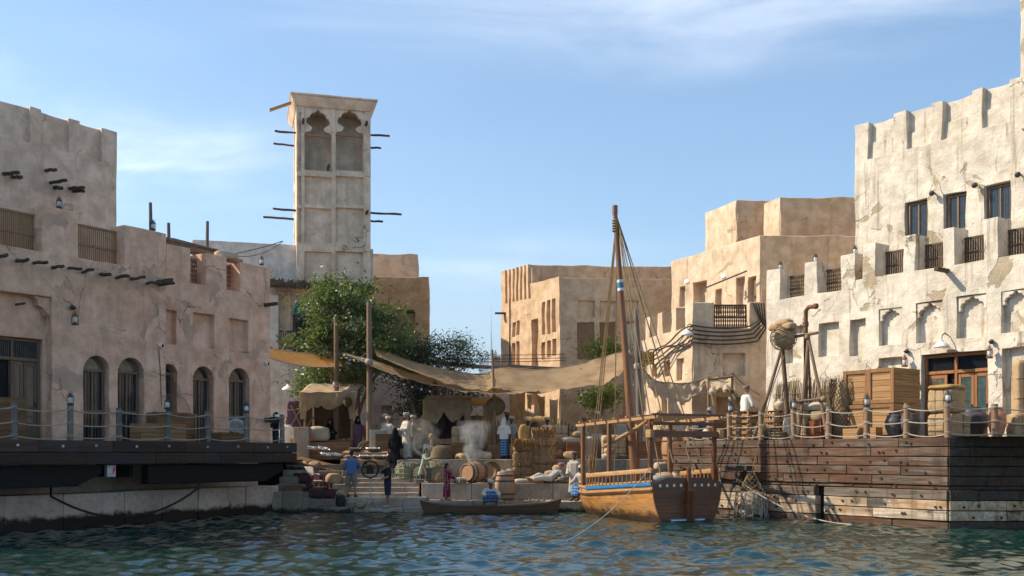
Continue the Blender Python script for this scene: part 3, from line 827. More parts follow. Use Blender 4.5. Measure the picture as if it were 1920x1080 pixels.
    leaf(xm + .06, xc - .005, y - .02, M['tealglass']); leaf(xc + .005, xb - .11, y - .02, M['tealglass']); leaf(xa + .12, xa + .80, y - .03, M['fan'])
    # body
    MB().bx(x0 + .02, xend, T + .02, 9, -.6, sillA - .1).build('roof_terrace', Wm, B)
    # upper storey
    yu = 1.55; xl = FR.u_(1602, yu); xe = 10; zt = FR.v_(1615, 233, yu)
    fu = []
    ed = [(1628, 1676), (1700, 1745), (1766, 1822), (1843, 1893), (1921, 1960)]
    zlo = FR.v_(1650, 293, yu); zmid = FR.v_(1650, 262, yu)
    for a, b in ed:
        xa_, xb_ = FR.u_(a, yu), FR.u_(b, yu)
        fu += [(xa_, xb_, zlo, zmid, .15), (xa_, xb_, zmid, zt - .05, .22), (xa_, xb_, zt - .05, zt + 1, None)]
    ws = []
    for a, b, t, bt in ((1697, 1738, 376, 450), (1770, 1812, 361, 434), (1846, 1895, 343, 418), (1935, 1985, 325, 400)):
        r = FR.rect(a, b, t, bt, yu); ws.append(r); fu.append((r[0], r[1], r[2], r[3], .30))
    S = slab(xl, xe, sillB - .6, zt, .7, fu, wb=.05); S.move(Matrix.Translation((0, yu, 0))); wallpart('upper_wall', S, Wm, B, .05)
    for r in ws: rect_window(B, r[0] + .06, r[1] - .02, r[2] + .05, r[3] - .06, yu + .2, M['frame'], M['blueglass'], 4)
    MB().bx(xl + .03, xe, yu + .72, 9, sillB - .5, zt - .8).build('upper_body', Wm, B)
    # corner turret rising out of the frame
    xt = FR.u_(1912, yu - .12); S = slab(xt, xt + 5, zt - 1.8, zt + 4.5, 3, (), wb=.03); S.move(Matrix.Translation((0, yu - .12, 0))); wallpart('turret', S, Wm, B, .05)
    # flood lamps over the windows
    for px, py in ((1748, 361), (1828, 346), (1909, 326)):
        x, z = FR.uv(px, py, yu - .2); q = MB().tube([(x, yu - .02, z), (x, yu - .14, z)], .03, 6); q.lathe([(.05, -.02), (.085, .02), (.09, .12), (.05, .17), (.0, .18)], 10, (x, yu - .16, z), Euler((R(115), 0, 0)).to_matrix()); q.build('wall_lamp', M['iron'], B, smooth=True)
    return B
cream_house()

# ------------------------------------------------------------------ wind tower house
def wind_tower():
    c = pos(556, 48, ZP); T = Frame(c, R(15))
    B = thing('wind_tower', 'tall grey wind tower with twin scalloped openings and jutting poles', 'tower', c, T.a)
    W_ = M['tower']; x1 = T.u_(695); zt = T.v_(625, 204); dp = 3.5
    f = []
    for a, b in ((571, 622), (629.5, 682)):
        for t, bt, dep in ((203, 320, 1.1), (331, 383, .16), (390, 455, .16), (472, 535, .16)):
            f.append((*T.rect(a, b, t, bt), dep))
    f.append((T.u_(560), T.u_(565), T.v_(560, 455), T.v_(560, 210), .10))
    f.append((-.1, T.u_(565), T.v_(560, 331), T.v_(560, 321), -.06)); f.append((T.u_(683), 9, T.v_(690, 331), T.v_(690, 321), -.05))
    f.append((-.1, T.u_(565), T.v_(560, 391), T.v_(560, 384), -.05)); f.append((T.u_(683), 9, T.v_(690, 472), T.v_(690, 455), -.04))
    wallpart('front_wall', slab(0, x1, T.v_(625, 545), zt, 1.6, f, .4, .012), W_, B, .025)
    for a, b in ((571, 622), (629.5, 682)):
        xa, xb, z0, z1 = T.rect(a, b, 203, 252)
        half = [(0, 0), (.05, .08), (.16, .10), (.26, .17), (.28, .27), (.20, .33), (.08, .40), (.055, .52), (.11, .64), (.20, .67), (.21, .76), (.31, .84), (.42, .87), (.5, .97)]
        pts = [(xa + .003 + (xb - xa - .006) * u, z0 + (z1 - z0) * v) for u, v in half] + [(xa + .003 + (xb - xa - .006) * (1 - u), z0 + (z1 - z0) * v) for u, v in half[-2::-1]]
        MB().prism(pts + [(xb - .003, z1 + .02), (xa + .003, z1 + .02)], .04, .26).build('scalloped_arch', W_, B)
        MB().bx(xa, xb, .10, .22, z0 - .06, z0 - .005).build('cross_beam', M['lattice'], B)
    # left side wall with its own panels, back and right walls
    g = []
    for u0, u1 in ((.25, .95), (1.05, 1.75)):
        for a, b in ((203, 320), (331, 383), (390, 455)):
            g.append((u0, u1, T.v_(556, b), T.v_(556, a), .9 if a == 203 else .14))
    S = slab(0, dp - 1.62, T.v_(625, 545), zt, 1.0, g, .4, .012); S.move(Matrix.Translation((.01, dp, 0)) @ Matrix.Rotation(R(-90), 4, 'Z'))
    wallpart('side_wall', S, W_, B, .025)
    MB().bx(1.02, x1 - .01, 1.61, dp, T.v_(625, 545), zt).build('tower_body', W_, B)
    # flared cornice
    q = MB(); cx, cy = x1 / 2, dp / 2
    q.box((cx, cy, zt + .22), (x1 + .10, dp + .10, .44), None, 1.13); q.box((cx, cy, zt + .50), ((x1 + .10) * 1.13 + .06, (dp + .10) * 1.13 + .06, .10))
    q.jit(.012).build('cornice', W_, B, bevel=.02)
    for px, py, ln, sd, dy in ((547, 249, 1.0, -1, .5), (547, 273, 1.0, -1, 2.9), (547, 394, 1.1, -1, .5), (547, 411, 1.5, -1, 2.9), (695, 253, 1.0, 1, .5), (695, 277, .9, 1, 2.9), (695, 399, 1.6, 1, .5), (695, 415, 1.0, 1, 2.9)):
        z = T.v_(px, py, dy); xx = .2 if sd < 0 else x1 - .2
        log(B, (xx, dy, z), (xx + sd * (ln + .2), dy, z + .02), .055, name='pole')
    for px, py in ((568, 231), (686, 235), (687, 401), (615, 316)):
        x, z = T.uv(px, py); log(B, (x, .2, z), (x, -.45, z + .05), .07, name='pole')
    z = zt + .1; q = MB(); q.box((-.75, .3, z - .12), (1.1, .30, .07), (0, R(-24), 0)); q.build('spout', M['lattice'], B)
    # wall of the house it stands on
    H = thing('plastered_house', 'pale grey cracked house wall under the wind tower with a thatched awning', 'house', c, T.a)
    xa = T.u_(360, .5); zt2 = T.v_(480, 455, .5); xb = T.u_(700, .5)
    aw = T.rect(549, 603, 590, 660, .5); zs = T.v_(575, 590, .5); rr = (aw[1] - aw[0]) / 2
    dl = [(aw[0], aw[1], aw[2], zs + rr + .02, .35), (T.u_(840), T.u_(870), 0, .1, 0)]
    S = slab(xa, xb, 0, zt2, .55, dl, .6, .02); S.move(Matrix.Translation((0, .5, 0))); wallpart('wall', S, M['bluewall'], H)
    e = [o for o in COL.objects]
    arch_window(H, aw[0], aw[1], aw[2], zs, .30, None, M['bluewall'], (), M['teal'], rise=rr)
    for o in COL.objects:
        if o.parent == H and o.name.split('.')[0] in ('window', 'arch_head') and o not in e: o.location = (0, .5, 0)
    q = MB().tube([(p[0], .46, p[1]) for p in arch_pts(aw[0], aw[1], zs, 14)], .06, 6); q.build('arch_trim', M['teal'], H)
    lattice('balcony_rail', H, T.u_(523, 0), T.u_(610, 0), T.v_(550, 654, 0), T.v_(550, 622, 0), -.05, 26, M['iron'], wd=.03, rails=(0, 1))
    MB().bx(T.u_(505, .4), T.u_(522, .4), -.12, .45, T.v_(515, 655), T.v_(515, 553)).jit(.02).build('pier', M['bluewall'], H, bevel=.02)
    # beige zone of wall under the awning
    MB().bx(T.u_(522, .4), aw[0] - .1, .40, .47, T.v_(530, 655), T.v_(530, 545)).build('wall_panel', M['tower'], H)
    MB().bx(xa, xb - .02, 1.07, 9, 0, zt2 - .2).build('house_body', M['bluewall'], H)
    # thatched awning: ridge of bundled fronds on poles
    xa, xb = T.u_(500, -.9), T.u_(700, -.9); z = T.v_(600, 533, -.9)
    q = MB(); q.box(((xa + xb) / 2, -.15, z + .02), (xb - xa, 1.5, .14), (R(4), 0, 0)); A = q.build('awning', M['thatch'], H)
    q = MB()
    for i in range(420):
        x = rnd.uniform(xa, xb); l = rnd.uniform(.18, .42); yy = -.9 + rnd.uniform(-.06, .25)
        q.box((x, yy, z - .04 + rnd.uniform(-.08, .10)), (rnd.uniform(.02, .05), .03, l), (R(rnd.uniform(-20, 20)), R(rnd.uniform(-22, 22)), 0))
    q.build('fronds', M['thatch'], A, kind='stuff')
    q = MB()
    for x in (xa + .2, xb - .2, (xa + xb) / 2): q.tube([(x, -.8, z - .05), (x, .45, z - .02)], .05, 6)
    q.build('awning_beams', M['beam'], A)
    # stay ropes on the roof
    tag(MB().tube(sag(at(437, 476, 46.5), at(530, 452, 48.4), .05), .022, 5).tube(sag(at(445, 480, 46.5), at(530, 453, 48.4), .25), .018, 5).build('roof_rope', M['darkrope']), 'dark ropes slanting up the pale roof wall beside the wind tower', 'rope')
wind_tower()

def block(label, cat, parts, name='plastered_house'):
    """a house from wall slabs: (frame, x0, x1, z0, z1, T, feats, mat)"""
    B = thing(name, label, cat, parts[0][0].O, 0)
    out = []
    for fr, x0, x1, z0, z1, T, fe, mat in parts:
        S = slab(x0, x1, z0, z1, T, fe, .42, .055)
        S.move(Matrix.Translation(fr.O - parts[0][0].O) @ Matrix.Rotation(fr.a, 4, 'Z'))
        out.append(wallpart('wall', S, mat, B, .04))
    return B, out

# ochre house behind the tree
fr = Frame(pos(690, 56, ZP), R(4)); fr2 = Frame(pos(680, 57.5, ZP), R(4))
B, _ = block('ochre plastered house behind the leafy tree, right of the wind tower', 'house', [
    (fr, -1, fr.u_(804), 0, fr.v_(760, 519), 4.5, [(fr.u_(745), fr.u_(778), fr.v_(760, 650), fr.v_(760, 585), .3)], M['orange']),
    (fr2, -1, fr2.u_(783), 0, fr2.v_(740, 476), 4, [], M['tan2'])])
rel = lambda fr_, x, y, z: fr_.w(x, y, z) - fr.O
x, z = fr.uv(760, 586); MB().box(rel(fr, x, -.1, z + .05), (1.0, .3, .12)).build('lintel', M['beam'], B)

# low passage wall behind the stalls
fp = Frame(pos(680, 53.0, ZP), R(3))
B, _ = block('shaded passage wall behind the market stalls and trees', 'wall', [(fp, 0, fp.u_(962), 0, fp.v_(860, 700), .6, [(fp.u_(828), fp.u_(850), 0, fp.v_(840, 762), .3), (fp.u_(715), fp.u_(735), 0, fp.v_(725, 760), .3), (*fp.rect(775, 790, 760, 785), .2)], M['tower'])], 'passage_wall')

# ------------------------------------------------------------------ centre house
def centre_house():
    cx, cy = 2.48, 52.0
    fl = Frame((cx - .554 * 5.6, cy + .832 * 5.6, ZP), math.atan2(-.832, .554)); fq = Frame((cx, cy, ZP), R(3))
    xL = fl.u_(1049); zl = fl.v_(1049, 518); zu = fl.v_(994, 494)
    xm = fl.u_(994)
    fe = [(xm, xL + .5, zl, 99, None)]
    x = fl.u_(944); n_ = 7; w_ = (xm - x) / n_
    zrb = fl.v_(960, 566)
    for i in range(n_):
        fe.append((x + i * w_ + w_ * .5, x + (i + 1) * w_, zrb, zu - .25, .14)); fe.append((x + i * w_ + w_ * .5, x + (i + 1) * w_, zu - .25, 99, None))
    for a, b, t, bt in ((1016, 1022, 567, 628), (1026, 1032.5, 563, 626), (1035.5, 1042, 560, 622), (1016, 1022, 642, 674), (1026, 1032.5, 639, 671), (1035.5, 1042, 636, 668), (961, 967, 604, 631), (969, 974.5, 601, 628), (960.5, 967, 643, 685), (969, 975, 640, 684)):
        fe.append((*fl.rect(a, b, t, bt), .22))
    dr = fl.rect(996, 1008, 600, 690); fe.append((dr[0], dr[1], dr[2] - 2, dr[3], .35))
    xr = fq.u_(1300); zr = fq.v_(1150, 522)
    fr_ = []
    for a, b in ((1083, 1115), (1124.5, 1156), (1168, 1197)):
        fr_.append((*fq.rect(a, b, 564, 595), .12)); fr_.append((*fq.rect(a, b, 604, 673), .20))
    fu = Frame((cx - .554 * 3.1, cy + .832 * 3.1 + .1, ZP), R(3)); zuu = fu.v_(1100, 498)
    B, ws = block('sand coloured house with slotted side wall in the centre beyond the canopy', 'house', [
        (fl, 0, xL, 0, zu, .7, fe, M['tan']), (fq, .03, xr, 0, zr, .7, fr_, M['tan']), (fu, 0, 14, zr - 1.5, zuu, .6, [], M['tan'])])
    ws[2].name = 'upper_wall'
    q = lambda f_, x, y, z: f_.w(x, y, z) - fl.O
    for a, b in ((1083, 1115), (1124.5, 1156), (1168, 1197)):
        x0, x1, z0, z1 = fq.rect(a, b, 604, 673); e = MB()
        n = 13
        for i in range(n): xx = x0 + (x1 - x0) * (i + .5) / n; e.bx(xx - .022, xx + .022, .06, .10, z0, z1)
        e.bx(x0, x1, .05, .11, (z0 + z1) / 2 - .2, (z0 + z1) / 2 - .12); e.bx(x0, x1, .05, .11, z1 - .06, z1)
        e.move(Matrix.Translation(fq.O - fl.O) @ Matrix.Rotation(fq.a, 4, 'Z')).build('shutter', M['lattice'], B)
    # roof body
    p = [q(fl, 0.05, .72, 0), q(fl, xL - .1, .72, 0), q(fq, xr, .72, 0), q(fq, xr, 8, 0), q(fl, .05, 9, 0)]
    MB().add([(v.x, v.y, zr - 1.0) for v in p], [(0, 1, 2, 3, 4)]).build('roof', M['tan'], B)
    for px, py in ((944, 588),):
        x, z = fl.uv(px, py); MB().box(q(fl, x + .1, -.1, z), (.9, .2, .09)).build('roof_beam', M['beam'], B)
    MB().box(q(fl, -.35, -.1, fl.v_(940, 750)), (.5, .4, 5)).build('pier', M['tan'], B)
    # a tall thin cable down the wall
    x, z = fl.uv(957, 560); MB().tube([q(fl, x, -.05, z), q(fl, x, -.05, 3)], .03, 5).build('drain_pipe', M['iron'], B)
centre_house()

# ------------------------------------------------------------------ stepped sand house
def stepped_house():
    # lower tier
    c1 = pos(1298, 41.3, ZP); a1 = math.atan2(-.97, .243); Ls = 8.2
    fl = Frame((c1.x - .243 * Ls, c1.y + .97 * Ls, ZP), a1); fq = Frame(c1, 0)
    zt = fl.v_(1296, 566); cren = fl.v_(1290, 612)
    fe = [(-1, Ls - .02, cren, 99, None)]
    for a, b in ((1150, 1158), (1177, 1187), (1209, 1218), (1233, 1242), (1258, 1267), (1285, 1298.5)):
        fe.append((fl.u_(a), min(Ls, fl.u_(b)), cren, zt, 0))
    for a, b, t, bt in ((1244, 1255, 677, 706), (1269, 1282, 671, 713), (1222, 1231, 684, 706), (1240, 1251, 742, 800)): fe.append((*fl.rect(a, b, t, bt), .25))
    xr = fq.u_(1470); sill = fq.v_(1370, 614); zq = fq.v_(1315, 566)
    fe2 = [(fq.u_(1337), fq.u_(1404), sill, 99, None), (fq.u_(1426), 99, sill, 99, None), (*fq.rect(1356, 1398, 662, 706), .2), (*fq.rect(1345, 1400, 745, 800), .5)]
    # middle tier
    c2 = pos(1425, 45.4, ZP); a2 = math.atan2(-.9, .435); L2 = 7.0
    gl = Frame((c2.x - .435 * L2, c2.y + .9 * L2, ZP), a2); gq = Frame(c2, 0)
    z2 = gl.v_(1424, 441)
    fe3 = []
    for a, b, t, bt, d in ((1300, 1324, 527, 580, .5), (1274, 1285, 537, 575, .25), (1341, 1353, 543, 590, .3), (1381, 1395, 520, 590, .3), (1402, 1418, 519, 590, .35)): fe3.append((*gl.rect(a, b, t, bt), d))
    # top tier
    c3 = pos(1380, 48.5, ZP); hl = Frame((c3.x - .33 * 6, c3.y + .944 * 6, ZP), math.atan2(-.944, .33)); hq = Frame(c3, 0); z3 = hq.v_(1400, 374)
    c4 = pos(1462, 47.2, ZP); kl = Frame((c4.x - .33 * 1.6, c4.y + .944 * 1.6, ZP), math.atan2(-.944, .33)); kq = Frame(c4, 0); z4 = kq.v_(1500, 369)
    tn, t2 = M['tan2'], M['tan']
    xl3 = hl.u_(1322)
    B, ws = block('stepped sand coloured house with roof terraces and bundled wall cables', 'house', [
        (fl, 0, Ls, 0, zt, 1.0, fe, tn), (fq, .04, xr, 0, zq, .8, fe2, tn), (gl, 0, L2, 5, z2, .6, fe3, tn), (gq, .04, gq.u_(1640), 5, z2 - .02, .6, [], t2),
        (hl, xl3, 6, z2 - 1.5, z3, .5, [], tn), (hq, .04, hq.u_(1470), z2 - 1.5, z3 - .02, .5, [], t2), (kl, 0, 1.6, z2 - 1.5, z4, .5, [], tn), (kq, .04, kq.u_(1680), z2 - 1.5, z4 - .02, .5, [], t2)])
    q = lambda f_, x, y, z: f_.w(x, y, z) - fl.O
    for f_, x, zr in ((gl, L2, cren - .6),):
        pass
    # terrace floors
    p = [q(fl, 0, .5, 0), q(fl, Ls - .3, .5, 0), q(fq, xr, .5, 0), q(fq, xr, 9, 0), q(fl, 0, 9, 0)]
    MB().add([(v.x, v.y, cren - .5) for v in p], [(0, 1, 2, 3, 4)]).build('terrace', t2, B)
    p = [q(gl, 0, .4, 0), q(gl, L2 - .3, .4, 0), q(gq, 9, .4, 0), q(gq, 9, 9, 0), q(gl, 0, 9, 0)]
    MB().add([(v.x, v.y, z2 - .8) for v in p], [(0, 1, 2, 3, 4)]).build('terrace', t2, B)
    # balustrade on the terrace
    e = MB(); xa, xb = fq.u_(1337), fq.u_(1404); n = 16
    def rail(x0, x1, z0, z1, y):
        m = MB()
        for k in (0, .45, 1): m.bx(x0, x1, y - .04, y + .04, z0 + (z1 - z0) * k - .035, z0 + (z1 - z0) * k + .035)
        return m
    zt_ = fq.v_(1370, 570); T_ = Matrix.Translation(fq.O - fl.O)
    rl = rail(xa, xb, sill + .05, zt_, .4).move(T_).build('balustrade', M['dlattice'], B)
    for i in range(n):
        xc = xa + (xb - xa) * (i + .5) / n; m = 10
        e.tube([(xc, .4, sill + .05 + (zt_ - sill - .05) * t / m) for t in range(m + 1)], [.045 if t % 2 else .022 for t in range(m + 1)], 6)
    e.move(T_).build('balusters', M['dlattice'], rl, kind='stuff')
    # dark door
    r = gl.rect(1404, 1417, 521, 590); MB().bx(r[0] + .15, r[1], .2, .25, r[2], r[3]).move(Matrix.Translation(gl.O - fl.O) @ Matrix.Rotation(gl.a, 4, 'Z')).build('door', M['frame'], B)
    # cables sweeping across the front
    wires = MB()
    for k in range(5):
        p0 = at(1412 + k * 5, 568, 41.15 - .02 * k); p1 = at(1424 + k * 3, 600 + k * 4, 41.12); p2 = at(1404 + k * 4, 612 + k * 7, 41.12); p3 = at(1300, 610 + k * 8, 41.15)
        pts = [p0, p1.lerp(p0, .3), p1, p2.lerp(p1, .4), p2] + sag(p2, p3, .10, 8)[1:]
        w2 = [p3.lerp(at(1200, 672 + k * 5 + rnd.uniform(-4, 4), 45.4), t) + Vector((0, -.05, .10 * math.sin(9 * t + k * 1.3))) for t in (.1, .2, .3, .4, .5, .6, .7, .8, .9, 1)]
        wires.tube([v - fl.O for v in pts + w2], .034, 5)
    wires.build('cables', M['iron'], B, smooth=True)
    # flood lamps and cable
    MB().tube([at(1324, 539, 47.2) - fl.O, at(1400, 508, 45.4) - fl.O], .04, 5).build('cable', M['iron'], B)
    for px, py, Y in ((1289, 529, 49.5), (1357, 519, 46.5)):
        MB().lathe([(.02, -.1), (.10, -.08), (.12, .1), (.0, .12)], 10, at(px, py, Y) - fl.O, Euler((R(70), 0, R(-30))).to_matrix()).build('flood_lamp', M['plasticwhite'], B, smooth=True)
    return B
stepped_house()

# ------------------------------------------------------------------ far skyscraper and haze
def skyscraper():
    Y = 5600.0; b = pos(921, Y, 0); k = Y / F
    T = thing('skyscraper', 'very tall thin stepped spire tower pale in the far haze', 'skyscraper', b)
    tiers = [(0, 120, 34), (120, 180, 28), (180, 262, 24), (262, 330, 20), (330, 400, 17.5), (400, 470, 14), (470, 530, 11.5), (530, 585, 9), (585, 640, 6.5), (640, 690, 4), (690, 740, 2.4), (740, 828, 1.3)]
    for i, (z0, z1, r) in enumerate(tiers):
        m = MB()
        for j in range(3):
            a = j * 2.094 + .4; rr = r * (1.0 if (i + j) % 3 else .82)
            m.lathe([(rr * .55, z0), (rr * .55, z1 - (12 if (i + j) % 3 == 0 else 0))], 10, (rr * .45 * math.cos(a), rr * .45 * math.sin(a), 0))
        m.build('tier' if i < 10 else 'spire', M['tower_glass'], T)
M['tower_glass'] = plain('tower_cladding', (.30, .34, .38), .35, .5, nsc=.02, bump=0)
skyscraper()
def low_city():
    for i, (px, py, wd, Y) in enumerate(((914, 663, 6, 3600), (929, 660, 5, 3900), (905, 672, 12, 3300))):
        T = thing('far_building', ['low far office block left of the spire foot', 'slim far office block right of the spire foot', 'wide far office block behind the tree tip'][i], 'building', pos(px, Y, ZP))
        h = zat(py, Y) - ZP; w_ = wd / F * Y
        MB().bx(-w_ / 2, w_ / 2, 0, w_, 0, h).build('wall', M['tower_glass'], T); MB().bx(-w_ / 4, w_ / 4, w_ * .3, w_ * .7, h, h + 8).build('plant_room', M['tower_glass'], T)
low_city()

# ------------------------------------------------------------------ left deck, quay wall
DLo = Vector((-13.57, 26.4, 0)); DLd = Vector((.565, .825, 0)); DLn = Vector((-.825, .565, 0))
DLlen = 10.5; DL = Frame((DLo.x, DLo.y, ZL), FL.a)
def bolts(mb, pts, r=.035, y=-.012):
    for x, z in pts: mb.lathe([(r, 0), (r, .02), (r * .55, .022), (r * .5, .006)], 8, (x, y, z), Euler((R(90), 0, 0)).to_matrix())
def left_deck():
    T = thing('timber_deck', 'dark timber deck overhanging the water in front of the brown house', 'deck', DL.O, DL.a)
    MB().bx(-8, DLlen, .12, 2.9, -.08, 0).build('deck_floor', M['dark_timber'], T)
    for row, (z0, z1) in enumerate(((-.34, .0), (-.69, -.355))):
        x = -6.0 + row * .9
        while x < DLlen:
            l = min(rnd.uniform(1.9, 2.9), DLlen - x)
            if DLlen - x - l < .5: l = DLlen - x
            m = MB().bx(x + .004, x + l - .004, -.10 - row * .006 + rnd.uniform(-.012, .012), .1, z0 + rnd.uniform(0, .012), z1 - rnd.uniform(0, .01))
            p = m.build('plank', M['dark_timber'], T, bevel=.014)
            if row == 0 or rnd.random() < .6:
                b = MB(); bolts(b, [(x + l * .3, (z0 + z1) / 2), (x + l * .75, (z0 + z1) / 2 + .02)], .04, -.115); b.build('bolts', M['galv'] if row == 0 else M['iron'], p, kind='stuff')
            x += l
    MB().bx(DLlen - .1, DLlen, .12, 2.8, -.68, -.085).build('end_board', M['dark_timber'], T, bevel=.01)
    for a, b in ((-8, FLx(200)), (FLx(287), FLx(540))):
        # black girder with a tapered nose
        z0, z1 = -1.30, -.72
        MB().prism([(a, z0), (b - .75, z0), (b, z1 - .25), (b, z1), (a, z1)], .25, .6).build('girder', M['black'], T, bevel=.01)
        MB().prism([(a, z0 - .02), (b - .75, z0 - .02), (b - .72, z0), (a, z0)], .15, .7).build('girder_flange', M['black'], T)
    for a in (-3, 0.5, 4.3, 8): MB().bx(a, a + .12, .6, 2.8, -1.1, -.72).build('joist', M['black'], T)
    bx_ = FLx(206); q = MB().bx(bx_ - .02, bx_ + .26, .10, .24, -1.06, -.72).build('marker_plate', M['galv'], T)
    m = MB(); c = (bx_ + .20, .09, -.86)
    for dx, dz, w_, h in ((0, 0, .05, .12), (.0, .06, .03, .1), (-.02, -.06, .035, .09), (.02, .02, .03, .05)): m.bx(c[0] + dx - w_ / 2, c[0] + dx + w_ / 2, .085, .098, c[2] + dz - h / 2, c[2] + dz + h / 2)
    m.build('pink_mark', M['pink'], q)
M['pink'] = plain('pink_paint', (.75, .03, .25), .4, .3, bump=0)
def FLx(px): return DL.u_(px)
left_deck()

def left_quay():
    a, b = pos(-20, 27.2, 0), pos(521, 36.9, 0); d = (b - a).normalized(); ang = math.atan2(d.y, d.x); Wf = Frame(a, ang); L = (b - a).length
    T = thing('stone_quay_wall', 'pale stone block quay wall stained at the waterline below the dark deck', 'wall', a, ang)
    ed = [-6, -3.2, Wf.u_(8), Wf.u_(120), Wf.u_(235), Wf.u_(305), Wf.u_(372), Wf.u_(428), Wf.u_(461), Wf.u_(521)]
    for i in range(len(ed) - 1):
        m = slab(ed[i] + .008, ed[i + 1] - .008, -.6, 1.0 + rnd.uniform(-.03, .03), 1.2, [], .3, .0)
        k = .05 if i > 5 else .025
        off = rnd.uniform(-.04, .03)
        m.v = [(p[0], p[1] + off + (k * (noise.noise(Vector((p[0] * 2.2, p[2] * 2.2, i * 3.0)))) * 1.8 if p[1] < .5 else 0), p[2]) for p in m.v]
        m.build('stone_block', M['stone_wall'], T, smooth=True, bevel=.03, seg=2, recalc=False)
    MB().bx(-8, L, 1.0, 1.6, -.6, 2.35).build('back_wall', M['stone_light'], T)
    h = sag(at(95, 930, 28.0), at(372, 915, 31.6), .75, 16); h = [at(96, 905, 28.6)] + h + [at(374, 895, 32.2)]
    tag(MB().tube(h, .035, 7).build('hose', M['rubber'], smooth=True), 'thick black hose drooping to the water under the dark deck', 'hose')
left_quay()

# ------------------------------------------------------------------ right timber quay
QR = Frame((12.67, 28.9, ZR), FR.a)
def timber_quay():
    T = thing('timber_quay', 'high quay of weathered bolted timbers beside the moored dhow', 'quay', QR.O, QR.a)
    xl = QR.u_(1262)
    MB().add([(xl, .2, 0), (0, .2, 0), (2.0, -.3, 0), (8, 8, 0), (xl, 5.2, 0)], [(0, 1, 2, 3, 4)]).build('deck_floor', M['deckfloor'], T)
    MB().bx(xl, 0, .25, .5, -3.4, -.05).build('backing', M['black'], T)
    def rows(face, x0, x1, spec, Mx, tag_):
        for r, (z0, z1, y, mat, gaps) in enumerate(spec):
            x = x1
            while x > x0 + .02:
                l = min(rnd.uniform(1.5, 2.7), x - x0)
                if x - x0 - l < .5: l = x - x0
                xa, xb = x - l, x
                segs = [(xa, xb)]
                for ga, gb in gaps:
                    n_ = []
                    for sa, sb in segs:
                        if gb <= sa or ga >= sb: n_.append((sa, sb)); continue
                        if ga - sa > .1: n_.append((sa, ga))
                        if sb - gb > .1: n_.append((gb, sb))
                    segs = n_
                for sa, sb in segs:
                    yo = y + rnd.uniform(-.014, .014)
                    m = slab(sa + .005, sb - .005, z0 + .008 + rnd.uniform(0, .01), z1 - .008, .3, [], .5, .0)
                    s_ = rnd.uniform(0, 50)
                    m.v = [(p[0], p[1] + yo + .016 * noise.noise(Vector((p[0] * 1.7 + s_, p[2] * 3, s_))), p[2] + .010 * noise.noise(Vector((p[0] * 1.3, s_, p[2] * 9)))) for p in m.v]
                    b = MB(); bp = []
                    for _ in range(max(1, round((sb - sa) / 1.0))): bp.append((rnd.uniform(sa + .12, sb - .12), (z0 + z1) / 2 + rnd.uniform(-.05, .05)))
                    bolts(b, bp, .042, yo - .012)
                    b.move(Mx); m.move(Mx)
                    p = m.build('plank', mat, T, smooth=True, bevel=.014, recalc=False); b.build('bolts', M['boltdark'], p, kind='stuff')
                x -= l
    h = .285; up = [(-h * (i + 1), -h * i, 0, M['quay_hi'], ()) for i in range(5)]
    g = (QR.u_(1531), QR.u_(1546))
    z = -h * 5
    lo = [(z - .12, z, .05, M['quay_hi'], ())] + [(z - .12 - .30 * (i + 1), z - .12 - .30 * i, -.05, M['quay_lo'] if i else M['quay_mid'], (g,)) for i in range(3)] + [(z - 1.5, z - 1.02, .0, M['quay_hi'], (g,))]
    rows(0, xl, -.02, up + lo, Matrix.Identity(4), 'side')
    # the end face turns towards the water: frame of its own
    Mx = Matrix.Rotation(-QR.a, 4, 'Z')
    up2 = [(a, b, c, M['quay_shaded'], ()) for a, b, c, m, _ in up]; lo2 = [(a, b, c, M['quay_shaded'] if i in (0, 1, 4) else M['quay_lo'], ()) for i, (a, b, c, m, _) in enumerate(lo)]
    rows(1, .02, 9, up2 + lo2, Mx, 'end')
    m = MB().bx(.0, 9, .3, .5, -3.4, -.05).move(Mx); m.build('backing', M['black'], T)
M['deckfloor'] = wood('deck_boards', (.24, .17, .11), (.30, .22, .15), 0, 1, .85, .2, .2)
M['quay_mid'] = quay_timber('quay_timber_mid', (.22, .14, .09), (.20, .16, .12), (.28, .24, .19), False)
M['quay_shaded'] = quay_timber('quay_timber_shaded', (.075, .045, .028), (.10, .06, .04), (.07, .06, .055), False)  # darker copy of the quay timber, the end face's shade put into its colour
M['boltdark'] = plain('rusty_bolt', (.06, .04, .03), .6, .3)
timber_quay()

